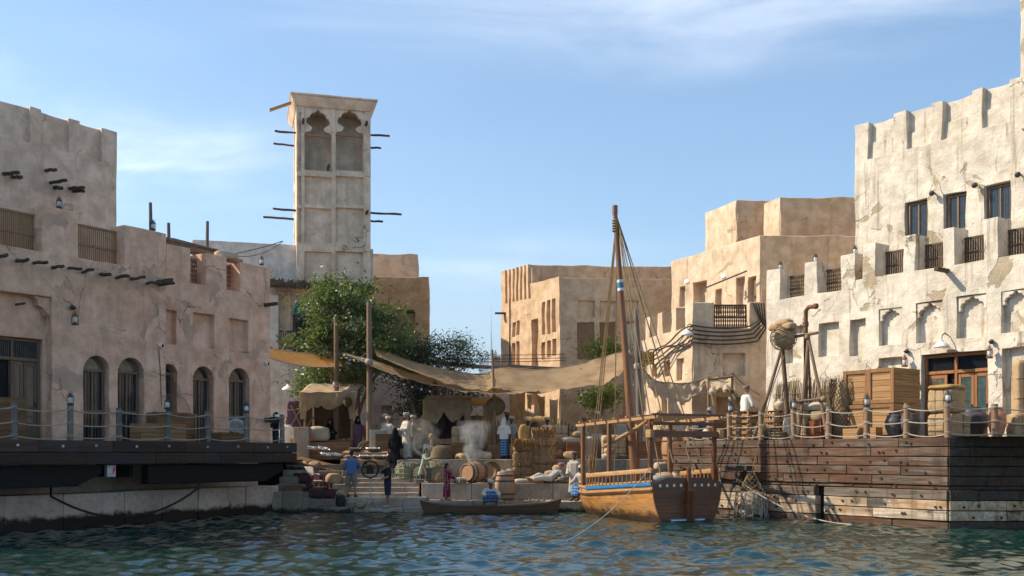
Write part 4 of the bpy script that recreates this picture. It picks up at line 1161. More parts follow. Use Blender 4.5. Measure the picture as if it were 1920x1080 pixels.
# ------------------------------------------------------------------ stone stairs and ledges
def stone_row(T, x0, x1, y0, y1, z0, z1, mat, lmin=.8, lmax=1.7, jit_=.02, name='stone_block'):
    x = x0
    while x < x1 - .02:
        l = min(rnd.uniform(lmin, lmax), x1 - x)
        if x1 - x - l < .35: l = x1 - x
        m = slab(x + .006, x + l - .006, z0, z1 + rnd.uniform(-.02, .012), (y1 - y0), [], .35, .0)
        s_ = rnd.uniform(0, 99); yo = rnd.uniform(-.02, .02)
        m.v = [(p[0], y0 + p[1] + (yo if p[1] < .01 else 0) + jit_ * noise.noise(Vector((p[0] * 2 + s_, p[2] * 3, 1))), p[2] + jit_ * .7 * noise.noise(Vector((p[0] * 1.5, s_, p[1] * 2)))) for p in m.v]
        m.build(name, mat, T, smooth=True, bevel=.022, seg=2, recalc=False)
        x += l
def stairs():
    # big worn steps on the left
    T = thing('stone_stairs', 'worn stone steps climbing from the water by the end of the dark deck', 'stairs', (0, 0, 0))
    xs0 = xat(523, 37.2); xs1 = xat(640, 37.2)
    lv = [.22, .48, .74, 1.0, 1.26, 1.52, 1.76]
    for i, z in enumerate(lv):
        y0 = 37.0 + i * .55
        x0 = xs0 - .55 + i * .02; x1 = xs1 + (.45 if i == 0 else 0) + .12 * math.sin(i * 2.1)
        stone_row(T, x0, x1, y0, y0 + .75, z - .62 if i else -.6, z, M['stone'])
    stone_row(T, xs0 - .3, xs0 + .9, 36.6, 37.2, -.6, .80, M['stone'], .5, .7, .05)
    # narrow light steps in the middle
    T2 = thing('stone_stairs', 'narrow sunlit steps in the middle of the landing behind the film crew', 'stairs', (0, 0, 0))
    xa, xb = xat(640, 37.5), xat(797, 37.5)
    for i in range(10):
        z = .16 + .178 * i; y0 = 37.25 + i * .375
        stone_row(T2, xa + .02 + .012 * i, xb - (.0 if i < 3 else .35), y0, y0 + .5, z - .4, z, M['stone_light'], 1.2, 2.4, .012, 'step')
    # ledges on the right
    T3 = thing('quay_ledge', 'low stone landing ledge along the water behind the long rowing boat', 'ledge', (0, 0, 0))
    xc, xd = xat(797, 37.4), xat(1275, 37.4)
    stone_row(T3, xc, xd, 37.1, 38.6, -.6, .42, M['stone'], .9, 2.0, .05)
    T4 = thing('quay_ledge', 'pale stone retaining wall under the barrels and nets', 'ledge', (0, 0, 0))
    stone_row(T4, xat(790, 38.4), xat(1130, 38.4), 38.5, 40.2, .30, 1.04, M['stone_light'], .9, 2.0, .05)
    T5 = thing('quay_ledge', 'upper stone edge of the market square behind the smoking barrel', 'ledge', (0, 0, 0))
    stone_row(T5, xat(745, 40.2), xat(1290, 40.2), 40.1, 41.1, .9, 1.96, M['stone_light'], .8, 1.7, .05)
stairs()
# ------------------------------------------------------------------ builders for movable things
def lantern(label, loc, s=1.0, hang=False, mat=None):
    T = thing('lantern', label, 'lantern', loc); m = mat or M['iron']
    z = 0 if not hang else -.34 * s
    MB().lathe([(.085 * s, z), (.09 * s, z + .03 * s), (.05 * s, z + .07 * s)], 12).build('base', m, T, smooth=True)
    MB().lathe([(.05 * s, z + .07 * s), (.072 * s, z + .13 * s), (.06 * s, z + .20 * s), (.045 * s, z + .23 * s)], 12).build('glass', M['lampglass'], T, smooth=True)
    MB().lathe([(.085 * s, z + .225 * s), (.07 * s, z + .26 * s), (.035 * s, z + .29 * s), (.035 * s, z + .33 * s), (.0, z + .335 * s)], 12).build('cap', m, T, smooth=True)
    q = MB()
    for sx_ in (-1, 1): q.tube([(sx_ * .082 * s, 0, z + .02 * s), (sx_ * .095 * s, 0, z + .14 * s), (sx_ * .075 * s, 0, z + .25 * s)], .009 * s, 5)
    q.tube([(.08 * s * math.cos(a), 0, z + .25 * s + .12 * s * math.sin(a)) for a in [math.pi * k / 8 for k in range(9)]], .006 * s, 4)
    q.build('handle', m, T)
    return T

def railing(label, pts, h, r, mat, mid=True, rows=(.12, .48, .88), name='rope_railing'):
    """round posts joined by three sagging ropes with lashings"""
    T = thing(name, label, 'railing', pts[0]); o = Vector(pts[0])
    for k, p in enumerate(pts):
        p = Vector(p) - o; hh = h * rnd.uniform(.96, 1.05); tl = rnd.uniform(-.02, .02)
        P = MB().tube([p, p + Vector((tl, 0, hh * .5)), p + Vector((tl * 1.5, 0, hh))], [r * 1.05, r, r * .95], 9).build('post', mat, T, smooth=True)
        q = MB()
        for f in rows:
            for j in range(3): q.lathe([(r * 1.02, 0), (r * 1.22, .012), (r * 1.02, .024)], 9, p + Vector((tl * f, 0, hh * f - .03 + j * .024)))
        q.build('lashing', M['rope'], P, smooth=True, kind='stuff')
    for a, b in zip(pts[:-1], pts[1:]):
        a, b = Vector(a) - o, Vector(b) - o
        for f in rows:
            MB().tube(sag(a + Vector((0, -r, h * f)), b + Vector((0, -r, h * f)), rnd.uniform(.05, .10), 9), .018, 5).build('rope', M['rope'], T, smooth=True)
    return T

def crate(label, loc, rz, d, mat=None, planks=5, name='wooden_crate', rim=True, diag=False, group=None):
    """boarded crate with corner battens, boards are parts"""
    T = thing(name, label, 'crate', loc, rz, group); w_, dp, h = d; mat = mat or M['crate']; t = .022; b = .07 if h < 1.1 else .125
    MB().bx(-w_ / 2 + t, w_ / 2 - t, -dp / 2 + t, dp / 2 - t, .01, h - .03).build('core', M['crate_dk'], T)
    ph = h / planks
    mf = MB().bx(-w_ / 2, w_ / 2, -t / 2, t / 2, .004, ph - .006).build('plank', mat, T, bevel=.004, loc=(0, -dp / 2 + t / 2, 0))
    ms = MB().bx(-dp / 2 + t, dp / 2 - t, -t / 2, t / 2, .004, ph - .006).build('plank', mat, T, bevel=.004, loc=(w_ / 2 - t / 2, 0, 0), rot=(0, 0, R(90)))
    for k in range(planks):
        if k: inst(mf, 'plank', T, (0, -dp / 2 + t / 2 + rnd.uniform(-.003, .003), k * ph)); inst(ms, 'plank', T, (w_ / 2 - t / 2, 0, k * ph), (0, 0, R(90)))
        inst(ms, 'plank', T, (-w_ / 2 + t / 2, 0, k * ph), (0, 0, R(90)))
    MB().bx(-w_ / 2, w_ / 2, -dp / 2, dp / 2, h - .025, h).build('lid', mat, T, bevel=.005)
    if rim:
        q = MB(); y = -dp / 2 - .022
        q.bx(-w_ / 2 - .004, -w_ / 2 + b, y - .024, y + .022, 0, h); q.bx(w_ / 2 - b, w_ / 2 + .004, y - .024, y + .022, 0, h)
        q.bx(-w_ / 2 + b, w_ / 2 - b, y - .021, y + .022, 0, b); q.bx(-w_ / 2 + b, w_ / 2 - b, y - .021, y + .022, h - b, h)
        q.build('front_frame', M['crate_fr'], T, bevel=.004)
        q = MB(); x = -w_ / 2 - .012
        q.bx(x - .012, x + .012, -dp / 2 + .01, -dp / 2 + b, 0, h); q.bx(x - .012, x + .012, dp / 2 - b, dp / 2, 0, h)
        q.bx(x - .011, x + .011, -dp / 2 + b, dp / 2 - b, 0, b); q.bx(x - .011, x + .011, -dp / 2 + b, dp / 2 - b, h - b, h)
        q.build('side_frame', M['crate_fr'], T, bevel=.004)
        if diag: MB().bar((-w_ / 2 + b, y, b), (w_ / 2 - b, y, h - b), .02, .07, (0, 1, 0)).build('brace', mat, T)
    return T

def slat_crate(label, loc, rz, d, mat=None, n=5):
    """open pallet-like crate of spaced boards"""
    T = thing('slatted_crate', label, 'crate', loc, rz); w_, dp, h = d; mat = mat or M['crate']
    for sx_ in (-1, 0, 1):
        for sy in (-1, 1): MB().bx(sx_ * (w_ / 2 - .04) - .035, sx_ * (w_ / 2 - .04) + .035, sy * (dp / 2 - .04) - .03, sy * (dp / 2 - .04) + .03, 0, h).build('batten', mat, T, bevel=.004)
    a = MB().bx(-w_ / 2, w_ / 2, -.012, .012, 0, h / n * .58).build('slat', mat, T, bevel=.004, loc=(0, -dp / 2 - .015, .01))
    b = MB().bx(-dp / 2, dp / 2, -.012, .012, 0, h / n * .58).build('slat', mat, T, bevel=.004, loc=(-w_ / 2 - .012, 0, .01), rot=(0, 0, R(90)))
    for k in range(n):
        z = .01 + k * h / n
        if k: inst(a, 'slat', T, (0, -dp / 2 - .015, z)); inst(b, 'slat', T, (-w_ / 2 - .012, 0, z), (0, 0, R(90)))
        inst(a, 'slat', T, (0, dp / 2 + .015, z)); inst(b, 'slat', T, (w_ / 2 + .012, 0, z), (0, 0, R(90)))
    q = MB()
    for k in range(5): x = -w_ / 2 + w_ * (k + .5) / 5; MB().bx(x - w_ * .08, x + w_ * .08, -dp / 2, dp / 2, h + .002, h + .025).build('top_board', mat, T, bevel=.004)
    return T

def jar(label, loc, s, prof, mat, cat='jar', ribs=0, rz=0):
    T = thing('clay_jar', label, cat, loc, rz); p = []
    n = 26 if ribs else 14
    for i in range(n + 1):
        t = i / n * (len(prof) - 1); k = min(int(t), len(prof) - 2); f = t - k; f = f * f * (3 - 2 * f)
        r = prof[k][0] * (1 - f) + prof[k + 1][0] * f; z = prof[k][1] * (1 - (t - k)) + prof[k + 1][1] * (t - k)
        p.append((s * r * (1 + (ribs * (1 if i % 2 else -1))), s * z))
    MB().lathe(p, 22).build('body', mat, T, smooth='all')
    rt, zt = p[-1]
    MB().lathe([(rt * .98, zt - .02), (rt * 1.12, zt - .005), (rt * 1.14, zt + .025), (rt * 1.0, zt + .04), (rt * .8, zt + .02), (rt * .75, zt - .08)], 22).build('rim', mat, T, smooth=True)
    return T
TALL = [(.16, 0), (.27, .18), (.36, .45), (.37, .65), (.30, .88), (.20, 1.0)]
ROUND = [(.16, 0), (.34, .18), (.46, .42), (.44, .62), (.28, .80), (.22, .86)]

def barrel(label, loc, h, r, rz=0, lying=False, tilt=None):
    T = thing('wooden_barrel', label, 'barrel', loc, rz); n = 20
    pr = [(r * (.80 + .20 * math.sin(math.pi * k / 10)), h * k / 10) for k in range(11)]
    me = MB()
    for k in range(n):                            # staves with fine gaps
        a0, a1 = 2 * math.pi * (k + .02) / n, 2 * math.pi * (k + .98) / n; vs_ = []
        for (rr, z) in pr: vs_ += [(rr * math.cos(a0), rr * math.sin(a0), z), (rr * math.cos(a1), rr * math.sin(a1), z), ((rr - .03) * math.cos(a1), (rr - .03) * math.sin(a1), z), ((rr - .03) * math.cos(a0), (rr - .03) * math.sin(a0), z)]
        fs = [(0, 1, 2, 3), tuple(len(vs_) - 4 + i for i in (3, 2, 1, 0))]
        for j in range(len(pr) - 1):
            for i in range(4): fs.append((j * 4 + i, j * 4 + (i + 1) % 4, j * 4 + 4 + (i + 1) % 4, j * 4 + 4 + i))
        me.add(vs_, fs)
    parts = [me.build('staves', M['barrel'], T, kind='stuff')]
    for f in (.06, .24, .72, .92):
        rr = r * (.80 + .20 * math.sin(math.pi * f)); parts.append(MB().lathe([(rr - .01, h * f - .028), (rr + .008, h * f - .028), (rr + .012, h * f + .028), (rr - .01, h * f + .028)], 24).build('hoop', M['hoop'], T, smooth=True))
    parts.append(MB().lathe([(r * .80, h * .955), (r * .80, h * .97), (0, h * .972)], 20).build('lid', M['barrel'], T))
    parts.append(MB().lathe([(r * .80, h * .03), (r * .80, h * .045), (0, h * .046)], 20).build('bottom', M['barrel'], T))
    if lying:
        for p in parts: p.rotation_euler = (R(90), 0, 0); p.location = (0, h / 2, r)
    return T

def sackmesh(w_, d, h, seed, tie=False):
    m = MB().ball((0, 0, 0), 1, 18, 12); rs = random.Random(seed)
    o = Vector((seed * 3.1, seed * 1.7, 0)); out = []
    for p in m.v:
        x, y, z = p
        f = lambda v, e: math.copysign(abs(v) ** e, v)
        x2, y2, z2 = f(x, .62), f(y, .62), f(z, .72)
        k = 1 + .10 * noise.noise(Vector((x, y, z)) * 2.1 + o) + .05 * noise.noise(Vector((x, y, z)) * 5 + o)
        z2 = z2 * k; z2 = max(z2, -.80)
        if tie and x > .55: y2 *= .55; z2 *= .6
        out.append((x2 * w_ / 2 * k, y2 * d / 2 * k, (z2 + .80) / 1.8 * h))
    m.v = out
    return m
def sack(label, loc, d, rz=0, seed=1, mat=None, rot=None, group=None, tie=False):
    o = sackmesh(*d, seed, tie).build('sack', mat or M['burlap'], smooth='all')
    o.location = loc; o.rotation_euler = rot or (0, 0, rz)
    return tag(o, label, 'sack', group)

def bale(label, loc, d, rz=0, seed=1, mat=None, ropes=True, name='burlap_bale', rounding=.10):
    """a roped, cloth-wrapped bundle with soft bulging faces"""
    T = thing(name, label, 'bale', loc, rz); w_, dp, h = d; o = Vector((seed * 7.7, seed * 2.3, seed))
    m = MB()
    n = 6
    def face(fn): m.grid(fn, n, n)
    for ax in range(3):
        for sg in (-1, 1):
            def fn(u, v, ax=ax, sg=sg):
                a, b = u * 2 - 1, v * 2 - 1; q = [0, 0, 0]; q[ax] = sg; q[(ax + 1) % 3] = a; q[(ax + 2) % 3] = b
                return tuple(q)
            face(fn)
    out = []
    for p in m.v:
        v = Vector(p); l = v.length
        sph = v / l * 1.25; q = v.lerp(sph, rounding * 2.2)
        k = 1 + .045 * noise.noise(v * 1.7 + o) + .03 * noise.noise(v * 4 + o)
        pinch = 1 - .05 * math.exp(-((abs(v.x) - .33) / .07) ** 2) - .04 * math.exp(-(v.z / .08) ** 2)
        q = q * k * pinch
        out.append((q.x * w_ / 2, q.y * dp / 2, max(0, (q.z + 1) / 2 * h)))
    m.v = out
    me = m.mesh('bundle', mat or M['bale'])
    bm = bmesh.new(); bm.from_mesh(me); bmesh.ops.remove_doubles(bm, verts=bm.verts, dist=.004); bmesh.ops.recalc_face_normals(bm, faces=bm.faces)
    for f in bm.faces: f.smooth = True
    bm.to_mesh(me); bm.free()
    b = bpy.data.objects.new('bundle', me); COL.objects.link(b); b.parent = T
    s_ = b.modifiers.new('sub', 'SUBSURF'); s_.levels = 1; s_.render_levels = 1
    if ropes:
        q = MB(); e = .96
        def loop(axis, t):
            x, y, z = w_ / 2 * e, dp / 2 * e, h
            if axis == 'x': pts = [(t * w_, -y, .02), (t * w_, -y * 1.03, h * .5), (t * w_, -y, h * .98), (t * w_, 0, h * 1.0), (t * w_, y, h * .98), (t * w_, y * 1.03, h * .5), (t * w_, y, .02)]
            else: pts = [(-x, -y, t * h), (0, -y * 1.03, t * h), (x, -y, t * h), (x * 1.03, 0, t * h), (x, y, t * h), (0, y * 1.03, t * h), (-x, y, t * h), (-x * 1.03, 0, t * h), (-x, -y, t * h)]
            q.tube(pts, .011, 5)
        loop('x', -.165); loop('x', .165); loop('z', .5)
        if h > .9: loop('z', .25); loop('z', .75)
        q.build('rope', M['darkrope'], T, smooth=True)
    return T

def net_sheet(fn, nu, nv, th, mat, name, parent=None):
    o = MB().grid(fn, nu, nv).build(name, mat, parent, recalc=False)
    m = o.modifiers.new('wire', 'WIREFRAME'); m.thickness = th; m.use_even_offset = False; m.use_replace = True
    return o
def dnet(fn, n, th, mat, name, parent=None):
    """diamond mesh net: grid turned by 45 degrees in parameter space, clipped to the unit square"""
    m = MB(); idx = {}
    def V(i, j):
        if (i, j) not in idx:
            idx[(i, j)] = len(m.v); m.v.append(tuple(fn(min(1, max(0, i / n)), min(1, max(0, j / n)))))
        return idx[(i, j)]
    for j in range(-1, n + 1):
        for i in range(-1, n + 1):
            if (i + j) % 2 == 0:
                q = [(i, j + 1), (i + 1, j), (i + 2, j + 1), (i + 1, j + 2)]
                if all(0 <= a <= n and 0 <= b <= n for a, b in q): m.f.append(tuple(V(*p) for p in q))
    o = m.build(name, mat, parent, recalc=False)
    w_ = o.modifiers.new('wire', 'WIREFRAME'); w_.thickness = th; w_.use_even_offset = False
    return o

def basket(label, loc, prof, mat=None, rz=0, cat='basket', name='wicker_basket', n=20, rot=None):
    o = MB().lathe(prof, n).build(name, mat or M['wicker'], smooth='all'); o.location = loc; o.rotation_euler = rot or (0, 0, rz)
    return tag(o, label, cat)

# ------------------------------------------------------------------ people
def V3(t): return Vector(t).normalized()
def skirt(mb, c0, r0, c1, r1, folds=7, amp=.05, n=30, m=7, sq=.72, ph=0):
    c0, c1 = Vector(c0), Vector(c1)
    vs_, fs = [], []
    for i in range(m + 1):
        t = i / m; c = c0.lerp(c1, t); r = r0 + (r1 - r0) * t ** .8
        for k in range(n):
            a = 2 * math.pi * k / n; q = r * (1 + amp * t * math.sin(folds * a + ph + 1.5 * t) + amp * .5 * t * math.sin(folds * 1.7 * a))
            vs_.append(c + Vector((q * math.cos(a), q * sq * math.sin(a), .02 * t * math.sin(3 * a + ph))))
    for i in range(m):
        for k in range(n): k2 = (k + 1) % n; fs.append((i * n + k, i * n + k2, (i + 1) * n + k2, (i + 1) * n + k))
    fs.append(tuple(range(n))); fs.append(tuple(m * n + k for k in range(n - 1, -1, -1)))
    mb.add(vs_, fs)

def remesh(o, vox, sm=True):
    m = o.modifiers.new('remesh', 'REMESH'); m.mode = 'VOXEL'; m.voxel_size = vox; m.use_smooth_shade = True
    if sm:
        s_ = o.modifiers.new('smooth', 'SMOOTH'); s_.factor = .5; s_.iterations = 2
    return o

PELV = .93
def person(label, loc, yaw=0, s=1.0, lean=(0, 0, 1), pel=PELV, la=((-.25, 0, -1), (-.1, -.25, -1)), ra=((.25, 0, -1), (.1, -.25, -1)),
           ll=((-.05, 0, -1), (-.02, .03, -1)), rl=((.05, 0, -1), (.02, .03, -1)), head=(0, 0), skin='skin',
           top=None, topm='c_white', bottom=None, botm='c_khaki', hat=None, hatm='c_turban', sleeves=1.0, hem=None, shoes=None, beard=False, cat='person', group=None):
    """faces -Y at yaw 0; limb directions are in the figure's own axes (x to its left on screen is negative)"""
    T = thing('person', label, cat, loc, yaw, group)
    T.scale = (s, s, s)
    t = V3(lean); r = Vector((1, 0, 0)); P = Vector((0, 0, pel)); sp = P + t * .24; C = P + t * .46; N = P + t * .56
    hd = N + (t * .6 + Vector((0, -.10, .75))).normalized() * .155
    HR = Euler((R(head[0]), 0, R(head[1]))).to_matrix()
    J = {}
    def limb(k, root, d1, l1, d2, l2):
        a = root + V3(d1) * l1; b = a + V3(d2) * l2; J[k] = (root, a, b, V3(d2))
    limb('la', C - r * .175 + t * .0, la[0], .28, la[1], .25); limb('ra', C + r * .175, ra[0], .28, ra[1], .25)
    limb('ll', P - r * .095, ll[0], .43, ll[1], .42); limb('rl', P + r * .095, rl[0], .43, rl[1], .42)
    b = MB()
    for sx_ in (-1, 0, 1):
        o = r * (.075 * sx_); b.tube([P + o - t * .04, sp + o, C + o * 1.2 - t * .04, C + o * 1.3 + t * .03], [.105, .095, .105, .06], 10)
    b.tube([C - r * .17, C + r * .17], .058, 10); b.tube([C, N, N.lerp(hd, .5)], [.07, .055, .052], 10)
    b.ball(hd, (.076, .096, .118), 14, 10, HR)
    b.ball(hd + HR @ Vector((0, -.03, -.055)), (.055, .065, .06), 10, 8, HR)
    b.tube([hd + HR @ Vector((0, -.088, .018)), hd + HR @ Vector((0, -.112, -.018))], [.011, .019], 6)
    for sx_ in (-1, 1): b.ball(hd + HR @ Vector((sx_ * .078, .005, -.005)), (.014, .022, .034), 6, 5, HR)
    for k in ('la', 'ra'):
        a0, a1, a2, d = J[k]; b.tube([a0, a0.lerp(a1, .5), a1, a1.lerp(a2, .4), a2], [.056, .05, .042, .042, .031], 9)
        sd = -1 if k == 'la' else 1
        y = d.cross(r); y = y.normalized() if y.length > .1 else Vector((0, 1, 0)); x = y.cross(d).normalized()
        pc = a2 + d * .05; b.tube([a2, pc, a2 + d * .085], [.03, .036, .034], 8, ell=(1, .8))
        for j, (ox, ln) in enumerate(((-.027, .062), (-.009, .075), (.010, .072), (.027, .056))):
            f0 = a2 + d * .08 + x * ox; f1 = f0 + d * ln * .55; f2 = f1 + (d * .6 - y * .6).normalized() * ln * .5
            b.tube([f0 - d * .02, f0, f1, f2], [.0125, .0125, .0115, .010], 6)
        th = a2 + d * .03 - x * (.028 * sd); b.tube([th, th + (d * .6 - x * sd * .8).normalized() * .045, th + (d - x * sd * .3).normalized() * .085], [.015, .0135, .011], 6)
    for k in ('ll', 'rl'):
        a0, a1, a2, d = J[k]; b.tube([a0, a0.lerp(a1, .4), a1, a1.lerp(a2, .35), a2], [.095, .082, .058, .056, .038], 10)
        fw = Vector((0, -1, 0)); fw = (fw - d * fw.dot(d) * .8); fw.normalize()
        b.tube([a2 - fw * .05 + d * .035, a2 + fw * .05 + d * .045, a2 + fw * .15 + d * .055, a2 + fw * .19 + d * .058], [.038, .042, .038, .022], 8)
    bo = b.build('body', M[skin], T); remesh(bo, .014)
    e = MB()
    for sx_ in (-1, 1): e.ball(hd + HR @ Vector((sx_ * .031, -.086, .014)), (.015, .009, .009), 6, 5, HR)
    e.tube([hd + HR @ Vector((-.022, -.091, -.062)), hd + HR @ Vector((.022, -.091, -.062))], .006, 4)
    e.build('face_detail', M['hair'], bo)
    if beard: remesh(MB().ball(hd + HR @ Vector((0, -.045, -.082)), (.056, .055, .05), 8, 6, HR).ball(hd + HR @ Vector((0, -.07, -.11)), (.03, .03, .04), 8, 6, HR).build('beard', M['hair'], T), .012)
    # garments: inflated copies of the bones, joined into one surface
    def arms(m, inf, frac):
        for k in ('la', 'ra'):
            a0, a1, a2, d = J[k]
            e1 = a0.lerp(a1, min(1, frac * 2)); pts = [a0, a0.lerp(e1, .5), e1]; rr = [.06 + inf, .055 + inf, .052 + inf]
            if frac > .5: q = a1.lerp(a2, (frac - .5) * 2); pts += [a1.lerp(q, .5), q]; rr += [.052 + inf, .05 + inf * 1.3]
            m.tube(pts, rr, 10)
    def torso(m, inf, low=-.08):
        for sx_ in (-1, 0, 1):
            o = r * (.075 * sx_); m.tube([P + o + t * low, P + o, sp + o, C + o * 1.2 - t * .03, C + o * 1.35 + t * .04], [.112 + inf, .108 + inf, .102 + inf, .108 + inf, .06 + inf * .6], 10)
        m.tube([C - r * .18, C + r * .18], .064 + inf * .8, 10)
    def legs(m, inf, frac, fill=False):
        ends = []
        for k in ('ll', 'rl'):
            a0, a1, a2, d = J[k]; e1 = a0.lerp(a1, min(1, frac * 2)); pts = [a0 + Vector((0, 0, .03)), a0.lerp(e1, .5), e1]; rr = [.10 + inf, .09 + inf, .075 + inf]
            if frac > .5: q = a1.lerp(a2, (frac - .5) * 2); pts += [a1.lerp(q, .5), q]; rr += [.068 + inf, .058 + inf]
            m.tube(pts, rr, 10); ends.append(pts)
        if fill:
            for f in (.25, .5, .75): m.tube([p.lerp(q, f) for p, q in zip(*ends)], [.10 + inf * .8] * len(ends[0]), 10)
    def garment(m, name, mat, vox=.02):
        rot = Matrix.Identity(4); m.jit(.012)
        return remesh(m.build(name, M[mat], T), vox)
    stand = abs(t.z) > .8 and J['ll'][1].z < pel - .3
    if top in ('robe', 'abaya'):
        m = MB(); torso(m, .028, 0); arms(m, .022 if top == 'robe' else .035, sleeves)
        if stand:
            z1 = hem if hem is not None else .06; cm_ = (J['ll'][2] + J['rl'][2]) / 2
            skirt(m, P + Vector((0, 0, .12)), .165, (cm_.x * .7, cm_.y * .7, z1), .25 if top == 'robe' else .30, 6, .07, ph=loc[0])
        else: legs(m, .035, .92, True)
        garment(m, top, topm)
    elif top in ('shirt', 'tee'):
        m = MB(); torso(m, .018); arms(m, .018, sleeves); garment(m, 'shirt', topm)
    if bottom == 'skirt':
        m = MB()
        if stand:
            cm_ = (J['ll'][2] + J['rl'][2]) / 2; skirt(m, P + Vector((0, 0, .08)), .15, (cm_.x * .8, cm_.y * .8, hem if hem is not None else .12), .21, 5, .06)
        else: legs(m, .03, .85, True)
        garment(m, 'skirt', botm)
    elif bottom in ('shorts', 'trousers'):
        m = MB(); legs(m, .022, .56 if bottom == 'shorts' else .97)
        m.tube([P - r * .07 + t * .08, P - r * .07 - t * .08], .12, 10); m.tube([P + r * .07 + t * .08, P + r * .07 - t * .08], .12, 10); garment(m, bottom, botm)
    if shoes:
        for k in ('ll', 'rl'):
            a2, d = J[k][2], J[k][3]; fw = Vector((0, -1, 0)); m = MB()
            m.tube([a2 - fw * .06 + d * .03, a2 + fw * .06 + d * .04, a2 + fw * .18 + d * .05, a2 + fw * .21 + d * .05], [.05, .05, .046, .03], 8); remesh(m.build('shoe', M[shoes], T), .014)
    q = lambda v: hd + HR @ Vector(v)
    if hat == 'turban':
        m = MB(); rs = random.Random(int(loc[0] * 100)); m.ball(q((0, .012, .075)), (.095, .112, .07), 14, 8, HR)
        for k in range(4):
            a = .25 * (k - 1.5); pts = []
            for i in range(15): u = 2 * math.pi * i / 14; pts.append(q((.092 * math.cos(u), .012 + .108 * math.sin(u), .055 + .018 * k + .04 * a * math.cos(u + k))))
            m.tube(pts, .026, 7, False)
        remesh(m.build('turban', M[hatm], T), .012, False)
    elif hat in ('scarf', 'hood'):
        m = MB(); m.ball(q((0, .02, .03)), (.098, .115, .112), 14, 9, HR); m.tube([q((0, .08, .02)), q((0, .10, -.12)), C + Vector((0, .10, -.08))], [.09, .10, .10], 10, ell=(1.15, .6))
        if hat == 'hood':
            for sx_ in (-1, 1): m.tube([q((sx_ * .07, 0, .02)), q((sx_ * .085, .02, -.12)), C + Vector((sx_ * .11, .0, .0))], [.05, .06, .08], 8)
            m.tube([q((0, -.02, -.115)), C + Vector((0, -.02, .02))], [.06, .10], 8)
        remesh(m.build('head_scarf', M[hatm], T), .013)
    elif hat in ('hair', 'longhair'):
        m = MB(); m.ball(q((0, .022, .03)), (.084, .098, .102), 14, 9, HR)
        if hat == 'longhair': m.tube([q((0, .07, .03)), q((0, .10, -.08)), q((0, .09, -.20))], [.07, .055, .03], 8)
        remesh(m.build('hair', M['hair'], T), .012)
    return T

# ------------------------------------------------------------------ trees
def leafy(name, label, base, crown_c, crown_r, nleaf, size, mat, limbs, trunk_r=.14, seed=1, clumps=60, cat='tree', flat=.55):
    """tapered trunk and limbs; leaves are small folded faces gathered in clumps through the crown"""
    rs = random.Random(seed); T = thing(name, label, cat, base); base = Vector(base); cc = Vector(crown_c) - base; cr = Vector(crown_r)
    cl = []
    while len(cl) < clumps:
        p = Vector((rs.uniform(-1, 1), rs.uniform(-1, 1), rs.uniform(-1, 1)))
        if p.length > 1 or p.length < .35: continue
        if noise.noise(p * 1.9 + Vector((seed, 0, 0))) < -.18: continue
        cl.append(cc + Vector((p.x * cr.x, p.y * cr.y, p.z * cr.z)))
    tr = MB()
    for k, (dx, dy) in enumerate(limbs):
        top = cc + Vector((dx * cr.x, dy * cr.y, -.05 * cr.z)); b0 = Vector((.10 * dx, .10 * dy, 0)); n = 7
        tr.tube([b0.lerp(top, i / n) + Vector((.10 * math.sin(i * 1.3 + k * 2), .08 * math.cos(i * 1.7 + k), 0)) * (i > 0) for i in range(n + 1)], [trunk_r * (1 - .75 * i / n) for i in range(n + 1)], 8)
    tk = tr.build('trunk', M['bark'], T, smooth=True)
    br = MB()
    for p in cl[::2]:
        k = rs.randrange(len(limbs)); dx, dy = limbs[k]; top = cc + Vector((dx * cr.x, dy * cr.y, -.05 * cr.z)); st = Vector((.1 * dx, .1 * dy, 0)).lerp(top, rs.uniform(.6, 1))
        br.tube([st, st.lerp(p, .5) + Vector((0, 0, -.1)), p], [.035, .022, .008], 5)
    br.build('branches', M['bark'], tk, smooth=True)
    vs_, fs = [], []
    for i in range(nleaf):
        c = cl[min(int(abs(rs.gauss(0, .55)) * len(cl)), len(cl) - 1)]; sg = rs.uniform(.18, .55)
        p = c + Vector((rs.gauss(0, sg), rs.gauss(0, sg), rs.gauss(0, sg * .6)))
        d = Vector((rs.gauss(0, 1), rs.gauss(0, 1), rs.gauss(-.25, .55))).normalized(); u = d.orthogonal().normalized()
        u = (Matrix.Rotation(rs.uniform(0, 6.28), 3, d) @ u); nn = d.cross(u); L = size * rs.uniform(.65, 1.3); W_ = L * flat
        n = len(vs_); vs_ += [p, p + d * L * .45 + u * W_ * .5 + nn * L * .08, p + d * L, p + d * L * .45 - u * W_ * .5 + nn * L * .08]
        fs += [(n, n + 1, n + 2), (n, n + 2, n + 3)]
    m = MB(); m.v = [tuple(v) for v in vs_]; m.f = fs
    m.build('crown', mat, T, recalc=False)
    return T
